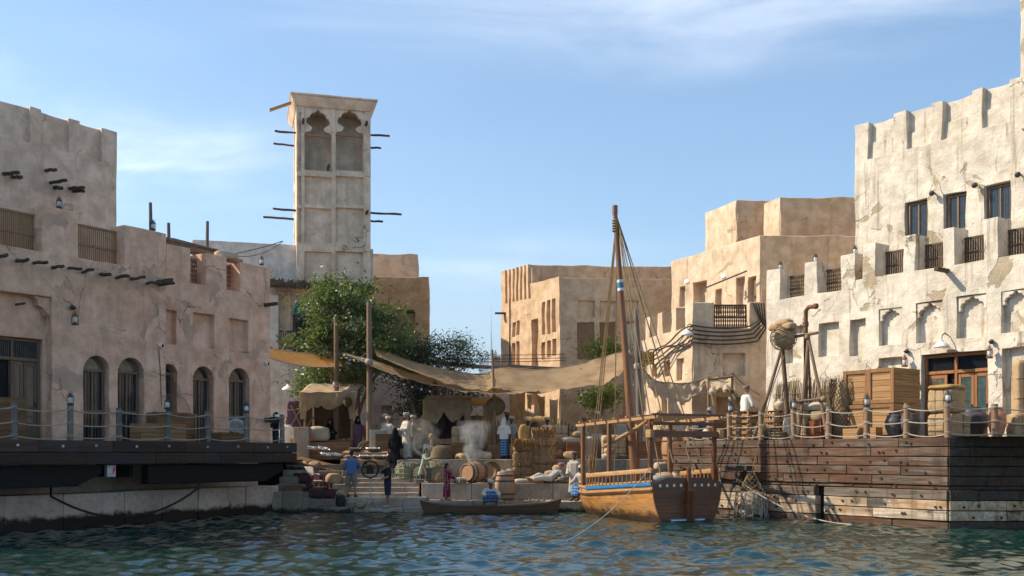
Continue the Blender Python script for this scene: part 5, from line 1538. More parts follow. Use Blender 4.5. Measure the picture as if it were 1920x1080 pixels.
# ------------------------------------------------------------------ left deck things
def LQ(px, off, z=0): return DL.w(DL.u_(px, off), off, z)
def RQ(px, off, z=0): return QR.w(QR.u_(px, off), off, z)
def RP(px, py, off): x, z = QR.uv(px, py, off); return QR.w(x, off, z)
railing('grey post and rope railing along the edge of the dark timber deck', [LQ(p, .12) for p in (-75, 27, 132, 224, 314, 390, 462, 529)], .98, .085, M['greypost'])
ord_ = ['leftmost', 'middle', 'rightmost']
for k, px in enumerate((132, 314, 462)):
    lantern(ord_[k] + ' of the three post lanterns on the dark deck railing', LQ(px, .12, .985), 1.05)
crate('tall crate of pale boards by the open door on the left deck', LQ(8, 1.3), DL.a, (.9, .6, 1.18), M['crate_dk'], 5, rim=False)
crate('long low open-grained crate in front of the arched window bay', LQ(297, .75), DL.a, (1.65, .6, .55), M['crate'], 4, rim=False)
crate('dark chest standing against the brown wall behind the long crate', LQ(322, 1.75), DL.a, (1.5, .55, .95), M['crate_dk'], 4)
crate('low brown crate under the white net ball near the deck end', LQ(428, .8), DL.a, (1.05, .55, .33), M['crate_dk'], 3, rim=False)
o = tag(dnet(lambda u, v: (.30 * math.cos(6.283 * u) * math.sin(math.pi * (.05 + .75 * v)), .30 * math.sin(6.283 * u) * math.sin(math.pi * (.05 + .75 * v)), .22 + .26 * math.cos(math.pi * (.05 + .75 * v))), 16, .016, M['plasticwhite'], 'net_float'), 'pale round net float on the low crate by the deck end', 'net')
o.location = LQ(440, .75, .33); o.rotation_euler = (0, R(20), 0)
T = thing('fish_trap', 'wire mesh dome fish trap leaning on the brown wall', 'trap', LQ(322, 1.6, .95), DL.a)
dnet(lambda u, v: (.72 * math.cos(math.pi * u) * math.cos(1.45 * v), -.25 * math.sin(math.pi * u) * math.cos(1.45 * v), .62 * math.sin(1.5 * v)), 22, .007, M['greypost'], 'mesh', T)
MB().tube([(.73 * math.cos(math.pi * u / 12), -.25 * math.sin(math.pi * u / 12), .01) for u in range(13)], .014, 5).build('hoop', M['greypost'], T)
T = thing('fish_trap', 'small round wire trap on the deck beside the long crate', 'trap', LQ(262, 1.1, 0), DL.a)
dnet(lambda u, v: (.30 * math.cos(6.28 * u) * (1 - .3 * v), .3 * math.sin(6.28 * u) * (1 - .3 * v), .8 * v), 16, .007, M['greypost'], 'mesh', T)
def wall_lantern(label, fr_, px, py, ltxt):
    x, z = fr_.uv(px, py); T = thing('wall_lamp', label, 'lamp', fr_.w(x, 0, z), fr_.a)
    MB().tube([(0, 0, 0), (0, -.12, .01), (0, -.24, -.02)], .03, 7).build('arm', M['iron'], T, smooth=True)
    MB().lathe([(.07, 0), (.085, .05), (.05, .10), (0, .11)], 10, (0, -.05, 0), Euler((R(90), 0, 0)).to_matrix()).build('cap', M['iron'], T, smooth=True)
    lantern(ltxt, fr_.w(x, -.22, z - .15), 1.15, True, M['rust'])
    tag(MB().tube([fr_.w(x, -.22, z - .02), fr_.w(x, -.22, z - .18)], .008, 4).build('lamp_wire', M['iron']), 'thin wire holding the ' + ltxt, 'wire')
wall_lantern('dark wall arm lamp above the hanging lantern on the brown wall', FL, 133, 577, 'rusty lantern hanging on the brown wall beside the door')
wall_lantern('dark wall arm lamp right of the glazed door on the cream wall', FR, 1862, 641, 'rusty lantern hanging right of the glazed door')
wall_lantern('dark wall arm lamp left of the glazed door on the cream wall', FR, 1703, 659, 'small lantern hanging left of the glazed door')
def cctv(label, p, rz):
    T = thing('security_camera', label, 'camera', p, rz)
    MB().lathe([(.06, 0), (.085, .02), (.085, .09), (.06, .12), (0, .125)], 12, (0, 0, 0), Euler((R(90), 0, 0)).to_matrix()).build('housing', M['plasticwhite'], T, smooth=True)
    MB().ball((0, -.11, 0), .055, 10, 7).build('lens', M['black'], T, smooth=True)
x, z = FL.uv(298, 648); cctv('white dome camera by the corner of the brown wall', FL.w(x, 0, z), FL.a + .5)
x, z = FL.uv(497, 682, .65); cctv('white dome camera at the far end of the brown wall', FL.w(x, .65, z), FL.a + .5)
tag(MB().tube([FL.w(*q) for q in [(FL.u_(297), -.02, FL.v_(297, 655)), (FL.u_(298) + .05, -.02, FL.v_(297, 700)), (FL.u_(302), -.02, FL.v_(302, 760))]], .012, 4).build('cable', M['iron']), 'thin dark cable running down under the corner camera', 'cable')
# roof clutter on the brown house
for k, (px, py, off, lab) in enumerate(((111, 391, .35, 'lantern on the big parapet pier between the two lattice screens'), (287, 432, .35, 'lantern on the corner pier of the brown parapet'), (490, 497, 1.0, 'lantern on the last pier of the brown parapet'))):
    x, z = FL.uv(px, py, off); lantern(lab, FL.w(x, off, z), 1.0)
for k, (px, t, b, off, lab) in enumerate(((282, 380, 440, 2.5, 'tallest bare pole standing on the brown roof'), (316, 418, 462, 3.0, 'short bare pole behind the roof corner pier'), (389, 415, 470, 3.0, 'bent bare pole standing on the roof by the pale wall'))):
    x, z = FL.uv(px, t, off); x2, z2 = FL.uv(px - (4 if k == 2 else 0), b, off); z2 = FL.v_(190, 491) - .06 if k < 1 else FL.v_(370, 533, .65) - .06
    o = MB().tube([FL.w(x2, off, z2), FL.w((x + x2) / 2 + .03, off, (z + z2) / 2), FL.w(x, off, z)], [.075, .07, .06], 8).build('roof_pole', M['greypost'], smooth=True); tag(o, lab, 'pole')
T = thing('twig_bundle', 'bundle of dry sticks lying on the roof behind the piers', 'sticks', FL.w(FL.u_(370, 2.2), 2.2, FL.v_(370, 466, 2.2)), FL.a)
m = MB()
for i in range(46): a = rnd.uniform(-.12, .12); y = rnd.uniform(-.5, .5); zz_ = rnd.uniform(-.1, .12); m.tube([(-1.6 + rnd.uniform(-.3, .3), y, zz_), (1.3 + rnd.uniform(-.4, .3), y + a * 3, zz_ + a - .1)], .03, 5)
m.build('sticks', M['bark'], T, kind='stuff')
m = MB()
for xx in (-1.2, 1.0): m.tube([(xx, 0, -1.05), (xx, 0, -.05)], .06, 6)
m.build('trestle', M['beam'], T)
x, z = FL.uv(424, 474, 1.0)
sack('pale rolled mat lying on the roof pier', FL.w(x, .98, FL.v_(406, 478, .65)), (.95, .45, .28), FL.a, 3, M['palecloth'])
x, z = FL.uv(438, 486, 1.0); o = tag(MB().tube([(-.34, 0, 0), (-.3, 0, 0), (.3, 0, 0), (.34, 0, 0)], [.05, .12, .12, .05], 12).build('rolled_mat', M['redjar'], smooth=True), 'rusty orange rolled mat beside the pale roll on the roof', 'mat'); o.location = FL.w(x, .95, FL.v_(406, 478, .65) + .0); o.rotation_euler = (0, 0, FL.a)

# ------------------------------------------------------------------ right deck things
pts = [RQ(p, .14) for p in (1292, 1330, 1369, 1428, 1489, 1554, 1625, 1700)] + [Vector((12.67 + .05, 29.05, ZR)), Vector((12.67 + 1.42, 29.05, ZR)), Vector((12.67 + 2.9, 29.05, ZR))]
railing('brown post and rope railing along the edge of the high timber quay', pts, 1.0, .095, M['post'])
for px, lab in ((1369, 'post lantern nearest the dhow canopy on the quay railing'), (1489, 'post lantern under the pole tripods on the quay railing'), (1625, 'post lantern in front of the stacked crates')):
    lantern(lab, RQ(px, .14, 1.0), 1.1)
lantern('post lantern at the corner of the timber quay', Vector((12.72, 29.05, ZR + 1.0)), 1.1)
for px, py, lab in ((1463, 505, 'lantern on the outermost low pier of the cream parapet'), (1529, 491, 'lantern on the second low pier of the cream parapet'), (1603, 476, 'lantern on the pier beside the tall cream wall')):
    x, z = FR.uv(px, py + 2, .3); lantern(lab, FR.w(x, .3, z), 1.0)
A = QR.a
u1 = QR.u_(1677, 1.6); cw, cd, ch = .96, 1.5, 1.14
for c, row, lab in ((0, 0, 'lower framed crate at the front right of the crate stack'), (1, 0, 'lower framed crate at the left of the crate stack'), (0, 1, 'upper framed crate nearest the glazed door'), (1, 1, 'upper framed crate beside the brown cargo net')):
    crate(lab, QR.w(u1 - cw / 2 - c * (cw + .03), 1.6 + cd / 2 + (.10 if row and c else 0), row * (ch + .02)), A, (cw, cd, ch), M['crate'], 6, 'shipping_crate')
crate('small pale box on the deck in front of the crate stack', RQ(1604, 1.15), A, (.62, .5, .34), M['crate'], 2, rim=False)
crate('small pale box beside the dark clay jars', RQ(1640, 1.2), A, (.35, .4, .36), M['crate'], 2, rim=False)
jar('left of the two dark ribbed clay jars by the railing', RQ(1677, .85), .78, TALL, M['darkjar'], ribs=.012)
jar('right of the two dark ribbed clay jars by the railing', RQ(1706, 1.0), .82, TALL, M['darkjar'], ribs=.012)
bale('lower half of the tall roped burlap bale stack at the quay corner', RQ(1776, .75), (.80, .9, .72), A, 2, M['burlap'])
bale('upper half of the tall roped burlap bale stack at the quay corner', RQ(1776, .75, .73), (.80, .9, .72), A, 5, M['burlap'])
o = tag(sackmesh(.92, 1.0, .16, 9).build('straw_mat', M['straw'] if 'straw' in M else M['oldrope'], smooth='all'), 'rusty straw cover on top of the tall bale stack', 'cover'); o.location = RQ(1776, .75, 1.42); o.rotation_euler = (0, 0, A)
bale('low roped burlap bundle between the tall bale and the big dark jar', Vector((13.25, 29.75, ZR)), (.68, .6, .66), 0, 8, M['burlap'])
jar('big wide ribbed dark jar behind the low bundle', Vector((14.15, 30.6, ZR)), 1.06, ROUND, M['darkjar'], ribs=.018)
jar('reddish terracotta jar by the last quay post', Vector((14.35, 29.45, ZR)), .86, [(.15, 0), (.24, .2), (.30, .5), (.29, .75), (.21, .92), (.19, 1.0)], M['redjar'])
bale('roped bale at the edge of the picture beside the terracotta jar', Vector((15.2, 29.7, ZR)), (.7, .6, .72), 0, 12, M['bale'])
bale('brown fibre wrapped bundle hung high by the cream wall at the picture edge', Vector((16.2, 31.6, ZR)), (.6, .6, 2.5), 0, 14, M['bale'])
bale('upright dark wrapped bundle beside the red crate', RQ(1510, .95), (.5, .55, .98), A, 4, M['bale'])
crate('dark red crate under the rolled cloth', RQ(1537, 1.0), A, (.52, .6, .62), M['red_crate'], 3, rim=False)
o = tag(sackmesh(1.0, .5, .28, 11).build('cloth_roll', M['palecloth'], smooth='all'), 'pale striped cloth roll lying on the red crate', 'cloth'); o.location = RQ(1528, 1.0, .98); o.rotation_euler = (0, 0, A + .1)
o = tag(sackmesh(.7, .5, .36, 13).build('straw', M['oldrope'], smooth='all'), 'straw padding between red crate and cloth roll', 'straw'); o.location = RQ(1535, 1.0, .62); o.rotation_euler = (0, 0, A)
sack('pale pointed sack standing beside the slatted crates', RQ(1479, .75), (.36, .36, .78), A, 6, M['palecloth'])
slat_crate('slatted crate the man in the white shirt sits on', RQ(1399, .75), A, (.80, .7, 1.0), M['crate'], 5)
slat_crate('wide slatted crate between the seated man and the pointed sack', RQ(1452, 1.3), A, (.95, .8, 1.02), M['crate'], 5)
jar('small round pale pot on the wide slatted crate', RQ(1463, 1.3, 1.05), .42, ROUND, M['palejar'], 'pot')
person('man in white shirt sitting with his back turned on the slatted crate', RQ(1397, .75, .62), A + R(165), 1.0, lean=(0, -.1, 1), pel=.50, la=((-.5, -.2, -1), (-.1, -.3, -1)), ra=((.5, -.1, -1), (.2, -.4, -1)),
       ll=((-.15, -1, -.15), (0, .1, -1)), rl=((.15, -1, -.15), (0, .1, -1)), top='shirt', topm='c_white', sleeves=.75, bottom='skirt', botm='c_tan', hat='turban', hatm='c_mauve')
# pole tripods with a net cargo
T = thing('cargo_tripod', 'lashed pole tripods holding a cross bar on the timber quay', 'tripod', RQ(1480, 1.0)); o_ = T.location
def pole(px0, py0, px1, off0, off1, r, nm='pole', z1=None):
    a = RP(px0, py0, off0); b = RQ(px1, off1, 0) if z1 is None else RP(px1, z1, off1)
    MB().tube([a - o_, a.lerp(b, .5) - o_ + Vector((.03, 0, 0)), b - o_], [r * .85, r, r * 1.1], 8).build(nm, M['pole'], T, smooth=True)
M['pole'] = wood('pole_wood', (.17, .11, .07), (.25, .17, .11), 2, 1.5, .85, .2, .2)
pole(1468, 645, 1412, 1.0, .3, .06); pole(1464, 640, 1477, 1.0, .6, .055); pole(1468, 645, 1480, 1.0, 2.2, .05)
pole(1516, 632, 1496, 1.0, .4, .06); pole(1514, 625, 1552, 1.0, .6, .06); pole(1514, 632, 1520, 1.0, 2.2, .05)
pole(1446, 638, 1533, .93, .93, .05, 'cross_bar', 624); pole(1497, 752, 1544, .5, .66, .04, 'cross_bar', 747)
m = MB()
for px, py in ((1467, 640), (1514, 632), (1497, 752), (1544, 748)): m.ball(RP(px, py, .96 if py < 700 else .55) - o_, .10, 8, 6)
m.build('lashing', M['oldrope'], T, smooth=True, kind='stuff')
T = thing('rusty_pipe', 'rusty vent pipe with a bent top rising behind the pole tripod', 'pipe', RQ(1511, 1.5))
p0 = T.location; MB().tube([(0, 0, 0), RP(1511, 600, 1.5) - p0, RP(1511, 583, 1.5) - p0, RP(1516, 576, 1.5) - p0, RP(1531, 574, 1.5) - p0], .075, 9).build('tube', M['rust'], T, smooth=True)
MB().tube([RP(1511, 612, 1.5) - p0, RP(1511, 604, 1.5) - p0], .10, 9).tube([RP(1527, 574, 1.5) - p0, RP(1532, 574, 1.5) - p0], .10, 9).build('flange', M['rust'], T)
T = thing('cargo_net', 'hanging net bundle full of sacks on the tripod cross bar', 'net', RP(1469, 640, .75)); s_ = 1.0
remesh(MB().ball((0, 0, .12), (.42, .36, .40), 14, 10).jit(.06).build('bundle', M['bale'], T, smooth='all'), .05)
dnet(lambda u, v: (.46 * math.cos(6.283 * u) * math.sin(.4 + 2.5 * v), .40 * math.sin(6.283 * u) * math.sin(.4 + 2.5 * v), .12 - .45 * math.cos(.4 + 2.5 * v)), 14, .03, M['oldrope'], 'netting', T)
for k, (px, py, rz) in enumerate(((1458, 618, .3), (1478, 616, -.2), (1470, 609, .1))):
    sack(['left', 'right', 'top'][k] + ' sack of the three lying on the hanging cargo net', RP(px, py + 2, .75) , (.62, .4, .24), A + rz, 20 + k, M['burlap'])
# reed screen
T = thing('reed_screen', 'screen of upright dry reeds leaning against the cream wall', 'screen', RQ(1510, 2.9), A); m = MB()
x0, x1 = QR.u_(1449, 2.9) - QR.u_(1510, 2.9), QR.u_(1571, 2.9) - QR.u_(1510, 2.9)
for i in range(190):
    x = x0 + (x1 - x0) * i / 190 + rnd.uniform(-.02, .02); h = 2.05 + rnd.uniform(-.12, .3); dx = rnd.uniform(-.06, .06); y = rnd.uniform(-.05, .05)
    m.tube([(x, y, 0), (x + dx * .5, y + .1, h * .5), (x + dx, y + .25, h)], [.016, .015, .009], 4)
m.build('reeds', M['reed'], T, kind='stuff')
m = MB()
for zz_ in (.5, 1.2, 1.75): m.tube([(x0, -.10 + .12 * zz_, zz_), (0, -.10 + .12 * zz_, zz_ - .03), (x1, -.10 + .12 * zz_, zz_)], .018, 5)
m.build('binding', M['darkrope'], T)
# brown net over a bundle left of the crates
T = thing('cargo_net', 'brown rope net draped over bundles at the left of the crates', 'net', RQ(1572, 1.55), A)
remesh(MB().tube([(0, .2, 0), (0, .2, .6), (.02, .2, 1.2), (.05, .25, 1.95)], [.30, .34, .33, .22], 12).jit(.05).build('bundle', M['bale'], T), .05)
def fn(u, v):
    a = 3.6 * u + 2.7; r = .40 - .1 * max(0, v - .7) + .12 * (1 - v) * noise.noise(Vector((u * 4, v * 3, 0)))
    return (r * math.cos(a) + .02, .2 + r * math.sin(a), .02 + 2.05 * v)
dnet(fn, 22, .026, M['darkrope'], 'netting', T)
# hanging net bundle in front of the quay
T = thing('cargo_net', 'frayed net bundle hanging at the waterline of the timber quay', 'net', QR.w(QR.u_(1408, -.55), -.55, -2.55), A)
remesh(MB().lathe([(.42, 0), (.46, .3), (.44, .62), (.40, .75), (.0, .78)], 16).jit(.05).build('basket', M['palecloth'], T, smooth='all'), .04)
dnet(lambda u, v: ((.50 - .42 * max(0, v - .45) / .55) * math.cos(6.283 * u), (.50 - .42 * max(0, v - .45) / .55) * math.sin(6.283 * u), -.05 + 1.5 * v + .05 * math.sin(9 * u)), 18, .03, M['oldrope'], 'netting', T)
m = MB()
for i in range(60):
    a = rnd.uniform(0, 6.28); r = .50 + rnd.uniform(-.03, .05); zt = rnd.uniform(.2, .75); l = rnd.uniform(.3, .75)
    m.tube([(r * math.cos(a), r * math.sin(a), zt), (r * math.cos(a) * 1.08, r * math.sin(a) * 1.08, zt - l * .5), (r * math.cos(a) * 1.05, r * math.sin(a) * 1.05, zt - l)], .018, 4)
m.build('frayed_rope', M['rope'], T, kind='stuff')
tag(MB().tube([RP(1405, 905, -.5), RP(1448, 728, .1), RP(1472, 662, .75)], .016, 5).build('hoist_rope', M['oldrope']), 'taut hoisting rope from the tripod down to the frayed net', 'rope')
MB
tag(MB().tube(sag(at(1378, 895, 34.4), Vector((QR.w(-2.6, -.9, 0).x, QR.w(-2.6, -.9, 0).y, .02)), .35, 14), .018, 5).build('mooring_line', M['rope']), 'grey mooring line dipping into the water along the timber quay', 'rope')
# bracket on the quay by the dhow
T = thing('quay_bracket', 'black steel bracket on the timber quay beside the dhow stern', 'bracket', QR.w(QR.u_(1384, -.5), -.5, -1.0), A)
MB().bx(-.5, .45, -.1, .3, -.08, .10).build('plate', M['iron'], T); MB().bar((.3, .1, 0), (-.6, .3, -.75), .08, .08).build('strut', M['iron'], T)

# enamel lamps
def enamel(label, p, rz, arm=.5):
    T = thing('enamel_lamp', label, 'lamp', p, rz)
    MB().lathe([(.26, 0), (.25, .05), (.17, .13), (.07, .18), (.05, .25), (0, .26)], 18).build('shade', M['plasticwhite'], T, smooth=True)
    MB().tube([(0, 0, .24), (0, .05, .40), (0, arm * .5, .48), (0, arm, .42)], .02, 6).build('arm', M['iron'], T, smooth=True)
enamel('white enamel lamp on a bracket by the end of the brown house', at(540, 731, 42.6) + Vector((0, 0, 0)), R(60), .8)
enamel('white enamel lamp on the corner of the stepped house', at(1288, 628, 40.9), R(-40), .5)
enamel('small enamel lamp over the glazed door on the cream wall', FR.w(FR.u_(1776), -.35, FR.v_(1776, 652)), FR.a, .4)

# ------------------------------------------------------------------ the dhow
def dhow():
    stern = Vector((xat(1288, 32.0), 32.0, 0)); bow = Vector((xat(1098, 38.3), 38.3, 0)); h = bow - stern; L = h.length; ang = math.atan2(h.y, h.x) - R(90)
    T = thing('dhow', 'varnished wooden dhow with blue stripe and open roof frame moored stern first', 'boat', stern, ang)
    def beam(t): return 1.28 * (1 + .16 * math.sin(math.pi * min(1, t * 1.15))) * max(0, 1 - max(0, (t - .45) / .55) ** 2.3) ** .8 + .03
    def gun(t): return 1.24 - .42 * t + .34 * max(0, t - .6) ** 1.3 * 2
    def keel(t): return -.42 + .9 * max(0, t - .82) ** 1.2 * 3
    def sec(t, s_):
        b, g, k = beam(t), gun(t), keel(t); a = s_ * math.pi / 2; e = .62 + .35 * t
        x = b * math.sin(a) ** e; z = k + (g - k) * (1 - math.cos(a)) ** (.85)
        return x, z
    N = 26
    def y_(t, s_): return t * L + .55 * max(0, (t - .7) / .3) ** 2 * (s_ - .3)
    for sd in (-1, 1):
        for k in range(10):
            s0, s1 = k / 10, (k + 1) / 10
            m = MB().grid(lambda u, v: (sd * (sec(u, s0 + (s1 - s0) * v)[0] + .003 * (1 - v)), y_(u, s0 + (s1 - s0) * v), sec(u, s0 + (s1 - s0) * v)[1] + .003 * (v - .5)), N, 3)
            m.build('plank', M['boat'] if k < 9 else M['boat_trim'], T, smooth='all')
        MB().grid(lambda u, v: (sd * max(.005, sec(u, v)[0] - .05), y_(u, v) + .01, sec(u, v)[1] - .002), N, 14).build('hull_lining', M['boat_post'], T, smooth='all')
        # blue strake, rubbing strake, gunwale
        for (off, zz_, r, mat, t0, t1, nm) in ((.03, -.02, .055, 'bluepaint', 0, .62, 'blue_stripe'), (.05, -.17, .035, 'boat_trim', 0, .97, 'rub_rail'), (.03, .03, .05, 'boat_trim', .6, .99, 'gunwale'), (.0, .075, .035, 'boat_trim', 0, .62, 'gunwale'), (.03, -.24, .02, 'transom', 0, .97, 'dark_line')):
            m = MB(); pts = [(sd * (beam(t) + off), y_(t, 1), gun(t) + zz_) for t in [t0 + (t1 - t0) * i / 18 for i in range(19)]]
            m.tube(pts, r, 6, True, (.35, 1)); m.build(nm, M[mat], T, smooth=True)
        # baluster bulwark aft
        zr = lambda t: gun(t) + .42
        pts = [(sd * beam(t), y_(t, 1), zr(t)) for t in [i * .6 / 10 for i in range(11)]]
        MB().tube(pts, .075, 6, True, (.5, 1.1)).build('bulwark_rail', M['boat_trim'], T, smooth=True)
        for i in range(17):
            t = .01 + i * .58 / 16; MB().bx(-.02, .02, -.03, .03, 0, .40).build('baluster', M['boat_post'], T, loc=(sd * beam(t), y_(t, 1), gun(t) + .06))
    # transom: curved outline of planks
    pts = [sec(0, i / 14) for i in range(15)]
    poly = [(x, z) for x, z in pts] + [(x, z) for x, z in [(1.0, gun(0) + .09), (.5, gun(0) + .14), (0, gun(0) + .16), (-.5, gun(0) + .14), (-1.0, gun(0) + .09)]] + [(-x, z) for x, z in pts[::-1]]
    zs_ = [-.42, .05, .30, .55, .80, 1.05, 1.42]
    def half(z):
        best = pts[0][0]
        for (xa, za), (xb, zb) in zip(pts[:-1], pts[1:]):
            if za <= z <= zb: return xa + (xb - xa) * (z - za) / max(1e-6, zb - za)
        return pts[-1][0] * (1 - max(0, z - gun(0)) * 2.4)
    for a, b in zip(zs_[:-1], zs_[1:]):
        n = 6; zl = [a + .003 + (b - a - .006) * i / n for i in range(n + 1)]
        MB().prism([(half(z), z) for z in zl] + [(-half(z), z) for z in zl[::-1]], -.05, .03).build('plank', M['transom'], T)
    MB().prism([(half(z) * .66, z) for z in (.09, .105, .12)] + [(-half(z) * .66, z) for z in (.12, .105, .09)], -.062, -.051).build('blue_stripe', M['bluepaint'], T)
    MB().prism([(half(z) * .64, z) for z in (.04, .06, .085)] + [(-half(z) * .64, z) for z in (.085, .06, .04)], -.062, -.051).build('white_stripe', M['whitepaint'], T)
    for i in range(9):
        x = -1.05 + i * .2625
        if abs(x) > .1: MB().bx(x - .035, x + .035, -.075, -.051, 1.13, 1.22).build('scupper', M['whitepaint'], T)
    MB().bx(-.055, .055, -.16, -.052, -.5, 1.75).build('rudder_post', M['transom'], T, bevel=.01)
    MB().prism([(-.03, -.5), (.03, -.5), (.03, 1.0), (-.03, 1.0)], -.42, -.16).build('rudder', M['transom'], T)
    MB().grid(lambda u, v: ((2 * u - 1) * max(.02, beam(v * .96) - .05), .05 + v * .95 * L, .72 + .1 * v), 8, 14).build('deck', M['boat_trim'], T)
    # stem
    MB().tube([(0, L * .93, -.3), (0, L * 1.0, .1), (0, L * 1.03 + .1, .6), (0, L * 1.04 + .3, 1.15)], [.06, .06, .06, .05], 8).build('stem', M['boat_post'], T, smooth=True)
    # roof frame
    zc = lambda t: 3.30 - .17 * t
    P = []
    for t in (.035, .42, .72):
        for sd in (-1, 1):
            x = sd * min(1.22, beam(t) - .06); y = t * L; P.append((x, y, zc(t)))
            z0 = .74 + .1 * t; MB().bx(x - .065, x + .065, y - .065, y + .065, z0, zc(t)).build('post', M['boat_post'] if t > .1 else M['transom'], T, bevel=.008)
    for sd in (-1, 1): MB().bar((sd * 1.22, -.25, zc(0) + .05), (sd * 1.10, .80 * L, zc(.8) + .05), .10, .10).build('side_beam', M['boat_trim'], T, bevel=.008)
    for i, t in enumerate((-.015, .10, .22, .34, .46, .58, .70)):
        z = zc(t) + .13; MB().bx(-1.38, 1.38, t * L - .045, t * L + .045, z - .035, z + .035).build('roof_slat', M['boat_trim'] if i else M['transom'], T, bevel=.006)
    MB().bx(-1.28, 1.28, .02, .20, 2.72, 2.92).build('stern_beam', M['transom'], T, bevel=.01)
    MB().bx(-1.34, 1.34, -.1, .02, 3.10, 3.2).build('stern_beam', M['transom'], T, bevel=.01)
    for sd in (-1, 1): MB().bx(sd * 1.32 - .08, sd * 1.32 + .08, -.05, .25, 2.70, 2.95).build('beam_end', M['boat_trim'], T, bevel=.01)
    # mast with painted band
    inv = Matrix.Rotation(-ang, 4, 'Z') @ Matrix.Translation(-stern)
    Lc = lambda p: inv @ Vector(p)
    mt, mb_ = Lc(at(1153, 397, 34.8)), Lc(at(1192, 915, 34.6))
    MB().tube([mb_.lerp(mt, i / 8) for i in range(9)], [.155 - .075 * i / 8 for i in range(9)], 12).build('mast', M['mast'], T, smooth=True)
    for f0, f1, mm in ((.712, .722, 'whitepaint'), (.722, .742, 'tealband'), (.742, .752, 'whitepaint')): MB().tube([mb_.lerp(mt, f0), mb_.lerp(mt, f1)], .113, 12).build('mast_band', M[mm], T, smooth=True)
    MB().bx(-.07, .07, -.07, .07, -.1, .22).build('mast_head', M['mast'], T, loc=mt)
    # yard stub and ropes
    MB().tube([Lc(at(1135, 836, 34.4)), Lc(at(1200, 800, 33.4)), Lc(at(1237, 771, 32.9))], [.06, .075, .05], 9).build('spar', M['boat_trim'], T, smooth=True)
    rg = [((1156, 410, 34.8), (1103, 905, 37.6)), ((1156, 412, 34.8), (1108, 905, 37.4)), ((1157, 415, 34.8), (1114, 900, 37.0)), ((1157, 420, 34.8), (1152, 885, 36.2)),
          ((1160, 425, 34.8), (1218, 870, 32.9)), ((1158, 412, 34.8), (1262, 868, 32.4)), ((1160, 418, 34.8), (1300, 885, 32.4)), ((1159, 415, 34.8), (1240, 900, 32.6)), ((1157, 408, 34.8), (1320, 880, 33.8))]
    m = MB()
    for k, (a, b) in enumerate(rg): MB().tube(sag(Lc(at(*a)), Lc(at(*b)), .12, 8), .022, 5).build('rigging', M['oldrope'], T, smooth=True)
    m = MB()
    for k in range(5): m.lathe([(.07, 0), (.11, .04), (.07, .08)], 10, mt + Vector((0, 0, -.35 - k * .09)))
    m.build('mast_lashing', M['oldrope'], T, smooth=True)
    m = MB()
    for i in range(26):
        a = rnd.uniform(0, 6.28); p = Lc(at(1106 + rnd.uniform(-8, 8), 872, 37.5)); m.tube([p + Vector((.12 * math.cos(a), .12 * math.sin(a), .35)), p + Vector((.16 * math.cos(a), .16 * math.sin(a), 0)), p + Vector((.12 * math.cos(a), .2 * math.sin(a), -.55))], .02, 4)
    m.build('rope_bundle', M['oldrope'], T, kind='stuff')
    return lambda x, y, z: Matrix.Translation(stern) @ Matrix.Rotation(ang, 4, 'Z') @ Vector((x, y, z)), ang, L
M['tealband'] = plain('teal_band', (.06, .22, .32), .5, .3)
BO, bang, BL = dhow()
jar('round pale clay pot on the dhow deck by the right rail', BO(.75, .55, .73), .72, ROUND, M['palejar'], 'pot')
sack('grey cloth bundle on the dhow deck behind the rudder', BO(-.75, .6, .73), (.8, .6, .75), .4, 31, M['c_greyshirt'])
sack('large burlap sack leaning amidships in the dhow', BO(-.1, 1.1, .73), (.6, .55, .85), .2, 32, M['burlap'])
sack('second burlap sack beside the large one in the dhow', BO(.35, 1.35, .73), (.6, .55, .8), 1.1, 33, M['palecloth'])
bale('dark bundle stowed at the left rail of the dhow', BO(-.8, 1.6, .74), (.6, .7, .5), bang, 15, M['c_purple'], ropes=False)
tag(MB().tube(sag(BO(-1.28, .15, 1.75), Vector((xat(1055, 24.5), 24.5, -.02)), .25, 16), .014, 6).build('mooring_line', M['rope'], smooth=True), 'pale mooring line slanting from the dhow stern into the open water', 'rope')
person('person in pale shirt and blue plaid cloth sitting at the dhow bow', BO(-.62, BL * .86, .55), bang - R(70), .95, pel=.46, lean=(0, -.25, 1), la=((-.4, -.5, -1), (.2, -.8, -.4)), ra=((.4, -.5, -1), (-.2, -.8, -.4)), ll=((-.1, -1, -.2), (0, -.1, -1)), rl=((.1, -1, -.2), (0, -.1, -1)),
       top='shirt', topm='c_robe2', bottom='skirt', botm='plaid', hat='scarf', hatm='c_turban', skin='darkskin')
